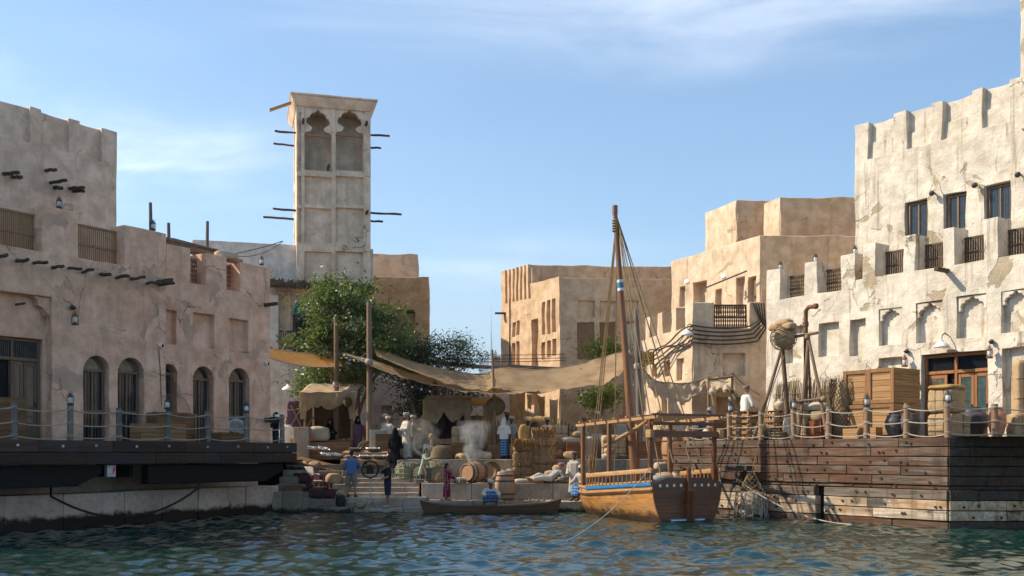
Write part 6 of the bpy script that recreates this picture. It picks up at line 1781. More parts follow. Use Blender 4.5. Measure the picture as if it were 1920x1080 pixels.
def rowboat():
    a, b = Vector((xat(794, 36.3), 36.3, .0)), Vector((xat(1046, 36.5), 36.5, .0)); L = (b - a).length; ang = math.atan2(b.y - a.y, b.x - a.x)
    T = thing('rowing_boat', 'long slim dark rowing boat lying along the stone landing', 'boat', a, ang)
    bm_ = lambda t: .34 * max(.02, math.sin(math.pi * (.04 + .92 * t))) ** .6; g = lambda t: .25 + .20 * (2 * t - 1) ** 4 + .10 * max(0, t - .8) * 3
    def pt(t, s_, sd):
        x = t * L; q = s_ * math.pi / 2; return (x + .25 * (s_ - .5) * (2 * t - 1) ** 3, sd * bm_(t) * math.sin(q) ** .8, -.12 + (g(t) + .12) * (1 - math.cos(q)) ** .9)
    for sd in (-1, 1):
        for k in range(4): MB().grid(lambda u, v: pt(u, (k + v) / 4, sd), 22, 2).build('plank', M['oldboat'], T, smooth='all')
        MB().tube([Vector(pt(i / 20, 1, sd)) + Vector((0, 0, .02)) for i in range(21)], .032, 6).build('gunwale', M['oldboat'], T, smooth=True)
    for t in (.2, .4, .62, .82): MB().bx(t * L - .1, t * L + .1, -bm_(t) * .8, bm_(t) * .8, .17, .20).build('thwart', M['oldboat'], T)
    MB().tube([(.55 * L, -.1, .30), (.85 * L, .1, .37), (.98 * L, .25, .40)], .03, 6).build('oar', M['boat_trim'], T)
rowboat()
person('man with white turban crouching by the rowing boat in a blue cloth', pos(918, 36.45, .19), R(10), 1.0, pel=.26, lean=(0, -.45, 1), la=((-.5, -.7, -.6), (.7, -.6, -.2)), ra=((.5, -.7, -.6), (-.7, -.6, -.2)), ll=((-.35, -.8, .75), (0, .5, -1)), rl=((.35, -.8, .75), (0, .5, -1)),
       top='shirt', topm='c_robe', sleeves=.8, bottom='skirt', botm='plaid', hat='turban', hatm='c_turban', skin='darkskin', head=(15, 0))
# ------------------------------------------------------------------ market square
Y0 = 42.0
# trees
leafy('leafy_tree', 'broad leafy green tree in front of the wind tower house', pos(628, 45.2, ZP), at(668, 618, 45.0), (3.1, 1.6, 2.25), 12500, .20, M['leaf'], ((-.35, 0), (.1, .3), (.35, -.2), (.6, .1)), .13, 3, 80)
leafy('leafy_tree', 'lower dark boughs hanging under the orange sail by the stall', pos(604, 46.2, ZP), at(612, 718, 46.2), (1.5, .9, .9), 3200, .17, M['leaf'], ((-.3, 0), (.3, 0)), .10, 8, 34)
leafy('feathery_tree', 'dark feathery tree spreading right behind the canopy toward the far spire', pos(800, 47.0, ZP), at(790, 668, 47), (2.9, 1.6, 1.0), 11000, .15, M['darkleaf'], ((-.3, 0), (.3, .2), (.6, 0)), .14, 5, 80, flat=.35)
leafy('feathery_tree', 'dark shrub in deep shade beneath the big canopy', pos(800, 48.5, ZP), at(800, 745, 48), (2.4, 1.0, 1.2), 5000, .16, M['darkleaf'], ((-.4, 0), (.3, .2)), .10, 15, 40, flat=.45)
leafy('shrub', 'small dark green shrub behind the dhow mast', pos(1120, 44.5, ZP), at(1122, 742, 44.5), (.95, .7, .45), 1500, .17, M['leaf'], ((0, 0), (.2, .2)), .06, 9, 18, 'shrub')
leafy('shrub', 'bright yellow green shrub on the terrace above the canopy', pos(1138, 47.5, zat(690, 47.5)), at(1138, 657, 47.5), (.75, .5, .28), 1300, .17, M['lime'], ((0, 0),), .04, 11, 14, 'shrub')
# canopy poles
def upright(label, px, t, Y, r, z0=ZP, px2=None, mat=None, collar=None):
    b = pos(px2 or px, Y, z0); T = thing('wooden_pole', label, 'pole', b); tp = at(px, t, Y) - b
    MB().tube([(0, 0, 0), tp * .5 + Vector((.02, 0, 0)), tp], [r * 1.1, r, r * .85], 10).build('shaft', mat or M['postbark'], T, smooth=True)
    if collar: MB().lathe([(r * 1.0, 0), (r * 1.35, .05), (r * 1.35, .2), (r, .25)], 10, tp * collar).build('lashing', M['rope'], T, smooth=True)
M['postbark'] = wood('old_pole_wood', (.19, .125, .075), (.26, .175, .11), 2, 1.2, .85, .2, .2)
upright('thick canopy pole standing just left of the robed men', 692, 566, 41.6, .12, ZP, None, None, .60)
upright('canopy pole behind the cloth roofed stall', 630, 592, 43.0, .11, ZP, None, None, .5)
upright('thin leaning pole through the middle of the canopy', 923, 656, 41.6, .055, ZP, 929)
upright('old grey mast pole behind the dhow rigging', 1193, 580, 41.0, .12, ZP, 1200, M['greypost'], .6)
# canopies
def drape(name, label, up, lo, Yu, Yl, mat, nu=60, nv=14, sagd=.25, rip=.06, cat='canopy', seed=0, edge=True, par=None):
    """cloth hung between an upper and a lower edge given along its length"""
    def along(pts, u):
        x = u * (len(pts) - 1); k = min(int(x), len(pts) - 2); f = x - k
        p0, p1, p2, p3 = pts[max(k - 1, 0)], pts[k], pts[k + 1], pts[min(k + 2, len(pts) - 1)]
        return tuple(.5 * (2 * b + (c - a) * f + (2 * a - 5 * b + 4 * c - d) * f * f + (3 * b - a - 3 * c + d) * f ** 3) for a, b, c, d in zip(p0, p1, p2, p3))
    def fn(u, v):
        a, b = along(up, u), along(lo, u); A_ = at(a[0], a[1], Yu); B_ = at(b[0], b[1], Yl); p = A_.lerp(B_, v)
        p.z -= sagd * 4 * v * (1 - v) * .5
        w_ = noise.noise(Vector((u * 14 + seed, v * 2.2, 1))) + .5 * noise.noise(Vector((u * 33 + seed, v * 5, 4)))
        p.z += rip * w_ * (.35 + v); p.y += rip * 1.2 * noise.noise(Vector((u * 19 + seed, v * 3, 7)))
        if v == 1: p.z += .05 * noise.noise(Vector((u * 70, seed, 0)))
        return p
    T = thing(name, label, cat, fn(.5, 0)); o = T.location.copy()
    MB().grid(lambda u, v: fn(u, v) - o, nu, nv).build('cloth', mat, T, smooth='all', recalc=False)
    if edge: MB().tube([fn(i / 24, 0) - o for i in range(25)], .03, 6).build('edge_rope', M['oldrope'], T, smooth=True)
    return T
drape('net_canopy', 'long sagging burlap canopy strung from the thick pole to the dhow mast', [(700, 648), (760, 674), (840, 694), (905, 702), (935, 690), (1000, 694), (1080, 684), (1140, 667), (1182, 655)], [(712, 668), (770, 692), (850, 722), (905, 730), (935, 728), (1000, 738), (1070, 728), (1120, 722), (1160, 706)], 44.0, 41.2, M['sail'], 90, 16, .35, .09)
drape('net_canopy', 'grey fishing net hanging under the front edge of the canopy', [(642, 662), (700, 676), (770, 700), (850, 716), (920, 724), (970, 724), (1010, 728)], [(660, 668), (705, 690), (770, 712), (850, 730), (920, 738), (970, 737), (1010, 732)], 42.6, 40.9, M['net'], 60, 8, .1, .05, seed=5)
drape('hanging_cloth', 'ragged tan cloth hanging from a rope right of the mast', [(1205, 690), (1225, 712), (1255, 718), (1290, 718), (1325, 708)], [(1212, 716), (1228, 742), (1258, 752), (1290, 754), (1322, 722)], 40.4, 40.2, M['stallcloth'], 40, 10, .0, .12, 'cloth', 9)
drape('tent_cloth', 'small pale tent roof over the potter stall beside the quay', [(1322, 712), (1345, 706), (1362, 712), (1373, 700), (1388, 716), (1425, 742)], [(1326, 728), (1345, 730), (1365, 726), (1380, 738), (1395, 752), (1422, 770)], 41.2, 39.2, M['stallcloth'], 30, 8, .1, .06, 'tent', 12)
def tri(name, label, pts, mat, sagd=.2, cat='shade sail'):
    P_ = [at(*p) for p in pts]; T = thing(name, label, cat, P_[0]); o = P_[0]
    def fn(u, v):
        a = P_[0].lerp(P_[1], u); b = P_[3].lerp(P_[2], u); p = a.lerp(b, v); p.z -= sagd * 4 * u * (1 - u) * (.5 + .5 * v); return p - o
    MB().grid(fn, 24, 8).build('cloth', mat, T, smooth='all', recalc=False)
    MB().tube([fn(i / 12, 0) for i in range(13)], .02, 5).build('edge_rope', M['rope'], T); MB().tube([fn(i / 12, 1) for i in range(13)], .02, 5).build('edge_rope', M['rope'], T)
tri('shade_sail', 'orange shade sail stretched from the brown house to the canopy pole', [(505, 653, 41), (652, 664, 47), (640, 686, 43.5), (505, 671, 39.5)], M['shade'], .18)
tri('shade_sail', 'dark brown shade sail strung far behind the canopy', [(810, 676, 50), (1000, 690, 51), (1000, 690, 47), (810, 684, 46)], M['shade_brown'], .1)
tri('shade_sail', 'small orange awning between the middle stall and the wicker ball', [(878, 746, 45), (940, 742, 45), (925, 756, 43), (878, 760, 43)], M['shade'], .05)
tri('shade_sail', 'brown shade sail sloping above the canopy in front of the centre house', [(950, 683, 49), (1120, 690, 50), (1100, 694, 46), (950, 690, 46)], M['shade_brown'], .1)
for k, (a, b) in enumerate((((758, 664), (1060, 664)), ((758, 672), (1060, 671)), ((758, 677), (1060, 676)))):
    tag(MB().tube(sag(at(*a, 47.5), at(*b, 50), .05, 8), .016, 4).build('overhead_wire', M['iron']), ['highest', 'middle', 'lowest'][k] + ' thin wire crossing the gap behind the canopy', 'wire')
T = thing('string_lights', 'string of small round lamps along the front edge of the canopy', 'lights', at(640, 660, 41.2)); o = T.location.copy()
pl = [(642, 660), (655, 671), (672, 673), (690, 660)], [(692, 690), (712, 702), (740, 712), (770, 722), (800, 729), (815, 733)]
for seg in pl: MB().tube([at(x, y, 41.0) - o for x, y in seg], .012, 4).build('wire', M['iron'], T)
bl = MB().ball((0, 0, 0), .045, 8, 6).build('bulb', M['lampglass'], T, smooth='all', loc=at(646, 666, 41) - o)
for x, y in ((650, 669), (656, 673), (664, 674), (672, 675), (680, 671), (712, 704), (726, 708), (741, 714), (757, 719), (773, 724), (790, 728), (806, 732)): inst(bl, 'bulb', T, at(x, y + 2, 41.0) - o)
# cloth roofed stall
def stall(label, x0, x1, Yf, Yb, zf, zb, cm, valance, nm='market_stall', posts=True):
    T = thing(nm, label, 'stall', (0, 0, 0)); T.location = ((x0 + x1) / 2, (Yf + Yb) / 2, ZP); o = T.location.copy(); W_ = (x1 - x0) / 2; D = (Yb - Yf) / 2
    for sx_ in (-1, 1):
        MB().tube([(sx_ * W_, -D, 0), (sx_ * W_ + .03, -D, zf)], .055, 8).build('post', M['postbark'], T, smooth=True); MB().tube([(sx_ * W_, D, 0), (sx_ * W_, D, zb)], .055, 8).build('post', M['postbark'], T, smooth=True)
    MB().tube([(-W_ - .15, -D, zf), (W_ + .15, -D, zf + .03)], .045, 8).build('beam', M['postbark'], T, smooth=True)
    sd = rnd.uniform(0, 50)
    def roof(u, v):
        x = (-1 + 2 * u) * (W_ + .18); y = -D - .12 + (2 * D + .3) * v; z = zf + (zb - zf) * v + .07 - .10 * math.sin(math.pi * u) * math.sin(math.pi * v)
        return (x, y, z + .05 * noise.noise(Vector((u * 6 + sd, v * 4, 0))))
    MB().grid(roof, 24, 12).build('roof_cloth', cm, T, smooth='all', solid=.02, recalc=False)
    def val(u, v):
        x = (-1 + 2 * u) * (W_ + .18); l = valance * (.55 + .45 * abs(math.sin(u * 7.0 + sd)) + .25 * noise.noise(Vector((u * 9, sd, 0))))
        if u < .12 or u > .88: l = valance * 1.5
        return (x + .03 * math.sin(v * 8 + u * 20), -D - .13 - .06 * noise.noise(Vector((u * 12, v * 3, sd))), zf + .06 - l * v)
    MB().grid(val, 36, 8).build('valance', M['stallnet'], T, smooth='all', recalc=False)
    def side(u, v): return (-W_ - .19 - .05 * noise.noise(Vector((u * 5, v * 6, sd))), -D - .12 + (2 * D + .2) * u, zf + .04 + (zb - zf) * u - (.75 + .25 * math.sin(u * 5)) * v * valance * 1.8)
    MB().grid(side, 16, 8).build('side_cloth', M['stallnet'], T, smooth='all', recalc=False)
    return T, W_, D
T, W_, D = stall('market stall with pale cloth roof and ragged net valance by the stairs', xat(572, 42.3), xat(660, 42.3), 42.2, 44.2, zat(739, 42.2) - ZP, zat(722, 44.2) - ZP, M['stallcloth'], .75)
MB().bx(-W_, W_, -D + .1, -D + .7, .75, .82).build('counter', M['crate_dk'], T); MB().bx(-W_, W_, -D + .12, -D + .2, 0, .75).build('counter_front', M['darkwicker'], T)
T, W_, D = stall('small netted market stall in the middle behind the dome basket', xat(803, 42.6), xat(876, 42.6), 42.4, 43.8, zat(752, 42.4) - ZP, zat(744, 43.8) - ZP, M['stallnet'], 1.0)
MB().bx(-W_, W_, -D + .1, -D + .6, .6, .66).build('counter', M['crate_dk'], T)
for px, lab in ((598, 'bulging pale sack hanging at the left post of the stall'),): sack(lab, pos(597, 42.1, 2.72), (.95, .6, .62), .3, 41, M['palecloth'])
basket('brown net float hanging at the right post of the stall', at(652, 764, 42.0), [(.03, 0), (.14, .08), (.19, .22), (.15, .38), (.03, .46)], M['darkwicker'])
crate('dark table of boards in front of the stall', pos(612, 41.7, ZP), 0, (2.1, .5, .72), M['crate_dk'], 3, 'board_table', rim=False)
jar('small brown jar on the board table', pos(584, 41.6, ZP + .73), .35, TALL, M['redjar'])
T = thing('stone_pier', 'square stone pier at the head of the worn steps', 'pier', pos(564, 41.2, ZP - .5)); stone_row(T, -.33, .33, 0, .6, 0, zat(800, 41.2) - ZP + .5, M['stone_light'], .6, .7); 
for ch in T.children: ch.location = (0, 0, 0)
bale('dark leathery bundle hanging on the poles left of the stall', pos(553, 42.6, 2.95), (.72, .5, 1.5), .3, 17, M['c_purple'], ropes=False)
T = thing('pole_trestle', 'leaning pole trestle left of the cloth roofed stall', 'trestle', pos(560, 42.3, ZP)); o = T.location.copy()
for a, b in (((541, 808), (572, 752)), ((566, 802), (546, 760)), ((538, 770), (580, 765)), ((575, 800), (590, 780))): MB().tube([at(*a, 42.3) - o, at(*b, 42.3) - o], .045, 7).build('pole', M['postbark'], T, smooth=True)
# fish display
def fish(T, x, y, z, rs, n, r, mat):
    me = MB().lathe([(.003, -.13), (.022, -.10), (.032, -.04), (.030, .03), (.014, .085), (.006, .10), (.032, .135), (.004, .137)], 8, (0, 0, 0), Euler((0, R(90), 0)).to_matrix(), (1, .6)).mesh('fish', mat, True)
    for i in range(n):
        a = rs.uniform(0, 6.28); d = r * math.sqrt(rs.random()) * .72; inst(me, 'fish', T, (x + d * math.cos(a), y + d * math.sin(a) * .8, z + rs.uniform(.0, .05)), (rs.uniform(-.2, .2), rs.uniform(-.15, .15), rs.uniform(-.5, .5) + rs.choice((0, 3.1))), (rs.uniform(.8, 1.3),) * 3)
M['fish'] = plain('silver_fish', (.50, .53, .55), .25, .6, .35, nsc=30, var=.3)
M['fishdark'] = plain('dark_fish', (.12, .12, .12), .35, .5, .1, nsc=30)
def tray(label, p, r, nf, mat=None, fm='fish', tilt=(0, 0, 0)):
    T = thing('fish_tray', label, 'tray', p); T.rotation_euler = tilt
    MB().lathe([(r * .7, 0), (r * .98, .05), (r * 1.05, .10), (r * .98, .105), (r * .9, .06), (0, .045)], 20).build('bowl', mat or M['wicker'], T, smooth=True)
    fish(T, 0, 0, .075, random.Random(int(p[0] * 50)), nf, r, M[fm])
T = thing('fish_bench', 'two tier wooden bench holding round fish trays', 'bench', pos(687, 40.7, ZP - .42)); o = T.location.copy()
xa, xb = xat(645, 40.7) - o.x, xat(728, 40.7) - o.x
for j, (y, z) in enumerate(((-.55, .42), (.05, .72))):
    MB().box(((xa + xb) / 2, y, z), (xb - xa, .52, .05), (R(8), 0, 0)).build('shelf', M['crate'], T, bevel=.006); MB().box(((xa + xb) / 2, y - .27, z - .12), (xb - xa, .03, .20)).build('front_board', M['crate'], T, bevel=.004)
for x in (xa + .05, xb - .05):
    for y in (-.75, .25): MB().bx(x - .04, x + .04, y - .04, y + .04, 0, .7 if y > 0 else .38).build('leg', M['crate_dk'], T)
tray('tray of dark fish on the upper tier of the fish bench', o + Vector((xat(666, 40.7) - o.x, .05, .76)), .26, 24, M['darkwicker'], 'fishdark')
tray('tray of small silver fish on the upper tier of the fish bench', o + Vector((xat(698, 40.7) - o.x, .05, .76)), .26, 30)
tray('left silver fish tray on the lower tier of the fish bench', o + Vector((xat(658, 40.2) - o.x, -.55, .46)), .22, 20)
tray('middle fish tray on the lower tier of the fish bench', o + Vector((xat(684, 40.2) - o.x, -.55, .46)), .25, 20)
tray('heaped right fish tray on the lower tier of the fish bench', o + Vector((xat(711, 40.2) - o.x, -.55, .46)), .28, 34)
T = thing('sloping_rack', 'sloping board rack of fish trays beside the worn steps', 'rack', pos(603, 40.6, 1.6)); o = T.location.copy()
MB().box((0, 0, .12), (2.0, .85, .06), (R(14), R(13), 0)).build('board', M['crate_dk'], T, bevel=.006)
for x in (-.8, .8): MB().bx(x - .05, x + .05, .1, .2, -.3, .3 if x < 0 else 0).build('leg', M['crate_dk'], T)
for k, (px, py) in enumerate(((586, 840), (605, 841), (611, 852), (628, 852))):
    tray(['topmost', 'second', 'third', 'lowest'][k] + ' fish tray on the sloping rack by the steps', at(px, py + 4, 40.35 + (.25 if k < 2 else -.1)), .22, 13, None, 'fish', (R(14), R(12), 0))
basket('dome basket with a square opening above the fish bench', pos(673, 41.6, ZP), [(.44, 0), (.43, .18), (.36, .34), (.22, .44), (0, .47)])
for k, (px, z, rx) in enumerate(((687, .45, 78), (694, .35, 70))):
    basket(['large', 'second'][k] + ' round flat basket leaning on the canopy pole', pos(px, 41.3 - .12 * k, ZP + .40), [(.0, 0), (.30, .02), (.38, .07), (.36, .08), (.28, .04), (0, .03)], M['darkwicker'] if k else M['wicker'], rot=(R(rx), 0, R(10)))
T = thing('stone_block', 'pale stone block in front of the robed men', 'block', pos(708, 40.9, ZP - .35)); stone_row(T, -.33, .33, 0, .5, 0, zat(803, 40.9) - ZP + .3, M['stone_light'], .9, 1.0)
crate('wooden counter at which the robed men stand', pos(722, 41.0, ZP - .1), 0, (.75, .4, 1.15), M['crate_dk'], 4, 'counter', rim=False)
# people at the market
person('man in long pale robe and grey turban standing with folded hands', pos(762, 41.25, ZP), R(-55), 1.09, top='robe', topm='c_robe', hat='turban', hatm='c_greyshirt', beard=True, la=((-.1, -.35, -1), (.5, -1, -.1)), ra=((.1, -.35, -1), (-.5, -1, -.1)))
person('man in pale robe seen from behind at the stone block', pos(727, 41.75, ZP), R(170), 1.02, top='robe', topm='c_robe', hat='turban', hatm='c_white', lean=(0, -.1, 1))
person('man with striped turban behind the two other robed men', pos(721, 42.4, ZP), R(-60), 1.08, top='robe', topm='c_robe2', hat='turban', hatm='c_turban')
person('man in peach robe half hidden behind the bearded robed man', pos(775, 41.9, ZP), R(80), 1.04, top='robe', topm='c_tan', hat='turban', hatm='c_turban')
person('woman in long black abaya walking up the middle steps', pos(741, 40.35, .16 + .178 * 8), R(165), .93, top='abaya', topm='c_black', hat='hood', hatm='c_black', hem=.22, bottom='skirt', botm='c_orange')
person('woman in black seated inside the cloth roofed stall', pos(619, 43.0, ZP + .42), R(5), 1.0, pel=.50, top='abaya', topm='c_black', hat='hood', hatm='c_black', ll=((-.1, -1, -.1), (0, 0, -1)), rl=((.1, -1, -.1), (0, 0, -1)), la=((-.3, -.3, -1), (.4, -1, .1)), ra=((.3, -.3, -1), (-.4, -1, .1)))
person('veiled figure in black at the right post of the stall', pos(671, 42.6, ZP + .15), R(30), .95, top='abaya', topm='c_purple', hat='hood', hatm='c_black')
crate('low bench the seated stall woman sits on', pos(619, 43.25, ZP), 0, (.7, .5, .85), M['crate_dk'], 3, rim=False)
person('crew man in blue shirt and shorts seen from behind on the steps', pos(659, 38.2, .16 + .178 * 2), R(190), 1.02, lean=(0, -.12, 1), top='shirt', topm='c_blue', sleeves=.62, bottom='shorts', botm='c_khaki', hat='hair', shoes='c_charcoal', la=((-.5, -.3, -1), (-.3, -1, .1)), ra=((.3, -.1, -1), (.1, -.5, -.8)), ll=((-.08, 0, -1), (-.02, .15, -1)), rl=((.1, -.15, -1), (0, .1, -1)))
person('crew man in black shirt and shorts with one arm raised at the water edge', pos(727, 37.42, .16), R(-75), 1.04, top='tee', topm='c_charcoal', sleeves=.42, bottom='shorts', botm='c_navy', hat='hair', shoes='c_greyshirt', la=((-.3, -.6, -.5), (-.1, -.7, .9)), ra=((.2, -.1, -1), (.0, -.9, -.3)))
T = thing('camera_rig', 'round black camera rig on a slim stand between the two crew men', 'camera rig', pos(694, 37.5, .16))
h_ = zat(898, 37.5) - .16
MB().tube([(0, 0, 0), (0, 0, h_ + .05)], .018, 8).build('stand', M['galv'], T)
for a in (0.3, 2.4, 4.5): MB().tube([(0, 0, .42), (.30 * math.cos(a), .30 * math.sin(a), .01)], .012, 6).build('leg', M['galv'], T)
MB().tube([(.33 * math.cos(t), 0, h_ + .36 + .33 * math.sin(t)) for t in [2 * math.pi * i / 8 for i in range(9)]], .03, 8).build('ring', M['rubber'], T)
q = MB(); q.box((0, 0, h_ + .33), (.24, .28, .22)); q.lathe([(.07, 0), (.075, .16), (.06, .17)], 12, (0, .14, h_ + .35), Euler((R(-90), 0, 0)).to_matrix()); q.box((0, -.05, h_ + .50), (.10, .16, .10)); q.build('camera', M['rubber'], T, bevel=.01)
MB().bx(-.32, .32, -.02, .02, h_ + .19, h_ + .23).build('crossbar', M['rubber'], T)
MB().tube([(-.16, 0, h_ + .55), (-.16, 0, h_ + .68)], .05, 8).build('battery', M['rubber'], T)
sack('black holdall on the lowest step', pos(639, 37.2, .22), (.36, .3, .44), .3, 44, M['rubber'])
o = tag(MB().ball((0, 0, .17), (.24, .2, .17), 9, 7).jit(.09).build('rock', M['stone'], bevel=.01), 'rounded rock at the foot of the camera stand', 'rock'); o.location = pos(674, 37.1, .10)
sack('plump burlap sack lying on the worn steps', pos(626, 39.1, 1.0), (.62, .45, .42), .5, 45, M['burlap'])
# dark red fishing net thrown over the worn steps
def stepz(x, y):
    i = int((y - 37.0) // .55); return [.22, .48, .74, 1.0, 1.26, 1.52, 1.76][max(0, min(6, i))]
T = thing('fishing_net', 'dark red fishing net thrown over the worn steps', 'net', pos(575, 38.5, .5)); o = T.location.copy()
def fn(u, v):
    y = 37.7 + 3.0 * v; x = xat(555 + 62 * (1 - v), y) + (u - .5) * 1.1 + .12 * noise.noise(Vector((u * 4, v * 5, 2)))
    return Vector((x, y, stepz(x, y) + .09 + .10 * noise.noise(Vector((u * 7, v * 9, 0))))) - o
dnet(fn, 44, .016, M['rednet'] if 'rednet' in M else M['c_purple'], 'netting', T)
m = MB().grid(lambda u, v: fn(u, v) - Vector((0, 0, .015)), 22, 44); m.build('bunched_net', M['rednet'], T, smooth='all', recalc=False)
T = thing('striped_rug', 'pale patterned rug hanging down the worn steps', 'rug', pos(565, 40.2, 1.6)); o = T.location.copy()
def fn2(u, v):
    y = 39.0 + 1.9 * v; x = xat(598 - 45 * v, y) + (u - .5) * .34; return Vector((x, y, stepz(x, y) + .12 + .02 * math.sin(v * 15))) - o
MB().grid(fn2, 6, 30).build('weave', M['c_robe2'], T, smooth='all', solid=.02, recalc=False)
basket('low dark basket among the nets on the worn steps', pos(563, 38.4, .74), [(.2, 0), (.26, .1), (.28, .16), (.25, .16), (.2, .05), (0, .04)], M['darkwicker'])
# mid ledge
def heap(label, px, Y, z, d, mat, seed, cat='net'):
    o = sackmesh(*d, seed).build('net_heap', mat, smooth='all'); o.location = pos(px, Y, z); o.rotation_euler = (0, 0, seed)
    T = tag(o, label, cat)
    q = sackmesh(d[0] * 1.02, d[1] * 1.02, d[2] * 1.02, seed); r = q.build('netting', M['rope'] if seed % 2 else M['oldrope'], T); w_ = r.modifiers.new('wire', 'WIREFRAME'); w_.thickness = .018
    return T
M['haynet'] = cloth('green_net', (.23, .23, .12), (.14, .145, .075), 60)
heap('pale green heap of netting behind the running girl', 766, 40.0, 1.04, (1.15, .8, .80), M['haynet'], 1)
heap('second green heap of netting right of the running girl', 815, 39.7, 1.04, (1.25, .8, .82), M['haynet'], 2)
heap('dark green low net heap at the running girl feet', 800, 39.2, 1.04, (1.0, .7, .62), M['c_olive'], 3)
heap('tan net heap beside the polka dot girl', 828, 39.0, 1.04, (.85, .6, .66), M['burlap'], 4)
heap('flat dark net heap in front of the lying barrel', 862, 38.75, 1.04, (.9, .4, .22), M['darkrope'], 5)
person('girl in pale green dress striding along the ledge', pos(795, 38.8, 1.04), R(70), .78, top='robe', topm='c_greendress', hem=.42, hat='longhair', lean=(0, -.22, 1), la=((-.4, -.6, -.8), (.2, -.8, .2)), ra=((.3, .2, -1), (0, -.4, -1)), ll=((-.05, -.45, -1), (0, .15, -1)), rl=((.05, .45, -1), (0, .95, -.6)))
person('girl in dark red polka dot dress standing on the lower ledge', pos(838, 37.75, .42), R(120), .80, top='robe', topm='dots', hem=.16, hat='longhair', la=((-.2, -.3, -1), (.2, -.9, -.3)), ra=((.2, -.3, -1), (0, -.9, -.2)))
barrel('weathered barrel lying on its side with smoke rising', pos(889, 39.1, 1.04), .95, .42, R(-38), True)
T = thing('rope_coil', 'big coil of thick rope leaning on the lying barrel', 'rope', pos(918, 39.45, 1.04), R(25)); m = MB()
for k in range(8):
    r = .40 - .022 * (k % 4); m.tube([(r * math.cos(a) * .95, .055 * k - .2 + .02 * math.sin(3 * a + k), .45 + r * 1.02 * math.sin(a) + .02 * math.sin(k)) for a in [2 * math.pi * i / 20 for i in range(21)]], .033, 7)
m.build('coils', M['oldrope'], T, smooth=True)
MB().tube([(.4, -.1, .4), (.48, -.15, .15), (.4, -.3, .03), (.1, -.35, .03)], .033, 7).build('rope_tail', M['oldrope'], T, smooth=True)
barrel('upright barrel standing by the rowing boat', pos(947, 37.75, .42), 1.02, .385, .3)
sack('small sack on the lid of the upright barrel', pos(940, 37.7, 1.41), (.30, .22, .10), .3, 51, M['palecloth'])
sack('long flat sack lying right of the upright barrel', pos(981, 38.75, 1.04), (.75, .4, .18), .05, 52, M['palecloth'])
# roped bales under netting
for k, (px, z, d, lab) in enumerate(((980, 1.04, (.78, .7, .62), 'lowest'), (980, 1.66, (.78, .7, .62), 'middle'), (980, 2.28, (.74, .7, .50), 'top'))):
    bale(lab + ' bale of the netted stack left of the taller one', pos(px, 39.75, z), d, .1, 60 + k, M['bale'])
for k, z in enumerate((1.04, 1.76, 2.48)):
    bale(['lowest', 'middle', 'top'][k] + ' bale of the tallest netted stack in the market', pos(1019, 39.8, z), (.92, .75, .74), -.1, 70 + k, M['bale'] if k < 2 else M['burlap'])
for px, w_, h_, lab in ((978, .86, 1.75, 'left'), (1020, 1.02, 2.2, 'right')):
    T = thing('cargo_net', 'orange brown fringe net over the ' + ('tallest bale stack' if lab == 'right' else 'lower bale stack'), 'net', pos(px, 39.36, 1.04))
    dnet(lambda u, v: ((u - .5) * w_, -.06 * math.sin(math.pi * u) - .03 * noise.noise(Vector((u * 9, v * 9, px))), .05 + (h_ - .05) * v), 20, .02, M['orangerope'], 'netting', T)
    m = MB()
    for i in range(90):
        x = (rnd.random() - .5) * w_; l = rnd.uniform(.12, .4); zt = h_ * (1 if i % 3 else rnd.random()); m.tube([(x, -.08, zt), (x + rnd.uniform(-.04, .04), -.13, zt - l)], .012, 4)
    m.build('fringe', M['orangerope'], T, kind='stuff')
M_sm = None
# upper square, centre
crate('small open crate below the leaning planks', pos(926, 41.45, ZP), .1, (.55, .5, .62), M['crate_dk'], 3, rim=False)
T = thing('plank_stack', 'pale planks leaning together behind the small crate', 'planks', pos(921, 41.9, ZP))
for k in range(6): MB().box((-.28 + k * .11, .05 * k, .78 + .03 * (k % 3)), (.10, .03, 1.6), (R(-8), R(-9 + 2 * k), 0)).build('plank', M['crate'], T, bevel=.004)
bale('burlap covered box right of the dome basket', pos(865, 41.5, ZP + .62), (.80, .6, .76), 0, 81, M['bale'])
crate('dark box under the burlap covered box', pos(865, 41.5, ZP), 0, (.85, .65, .62), M['crate_dk'], 3)
crate('dark tall chest between the burlap box and the planks', pos(894, 41.9, ZP), 0, (.60, .5, 1.3), M['crate_dk'], 5)
basket('upturned dome fish basket of open weave on the square edge', pos(826, 40.6, ZP), [(.46, 0), (.44, .1), (.40, .3), (.32, .46), (.18, .56), (0, .58)], M['wicker'])
T = thing('wicker_ball', 'big round wicker ball hanging in front of the small orange awning', 'lamp', at(929, 762, 41.9))
MB().ball((0, 0, 0), (.42, .42, .40), 20, 14).build('ball', M['wicker'], T, smooth='all'); MB().tube([(0, 0, .38), (.0, 0, 1.2)], .012, 5).build('cord', M['darkrope'], T)
basket('small hanging lantern basket under the canopy', at(815, 729, 41.4), [(.02, 0), (.11, .07), (.13, .16), (.08, .28), (.02, .34)], M['darkwicker'])
T = thing('carved_figure', 'carved wooden stump figure left of the dome basket', 'carving', pos(811, 41.6, ZP)); m = MB(); m.tube([(0, 0, 0), (.02, 0, .4), (-.02, 0, .8)], [.16, .13, .10], 10); m.tube([(0, 0, .7), (.16, 0, .95)], .08, 8); m.ball((-.05, 0, .95), (.13, .12, .15), 10, 8); m.tube([(.1, -.05, .35), (.3, -.1, .75)], .05, 7); remesh(m.build('wood', M['barrel'], T), .03)
person('woman in white shirt, white scarf and blue plaid skirt seen from behind', pos(945, 41.3, ZP), R(165), .98, top='shirt', topm='c_white', bottom='skirt', botm='plaid', hat='scarf', hatm='c_white', skin='darkskin', sleeves=.6)
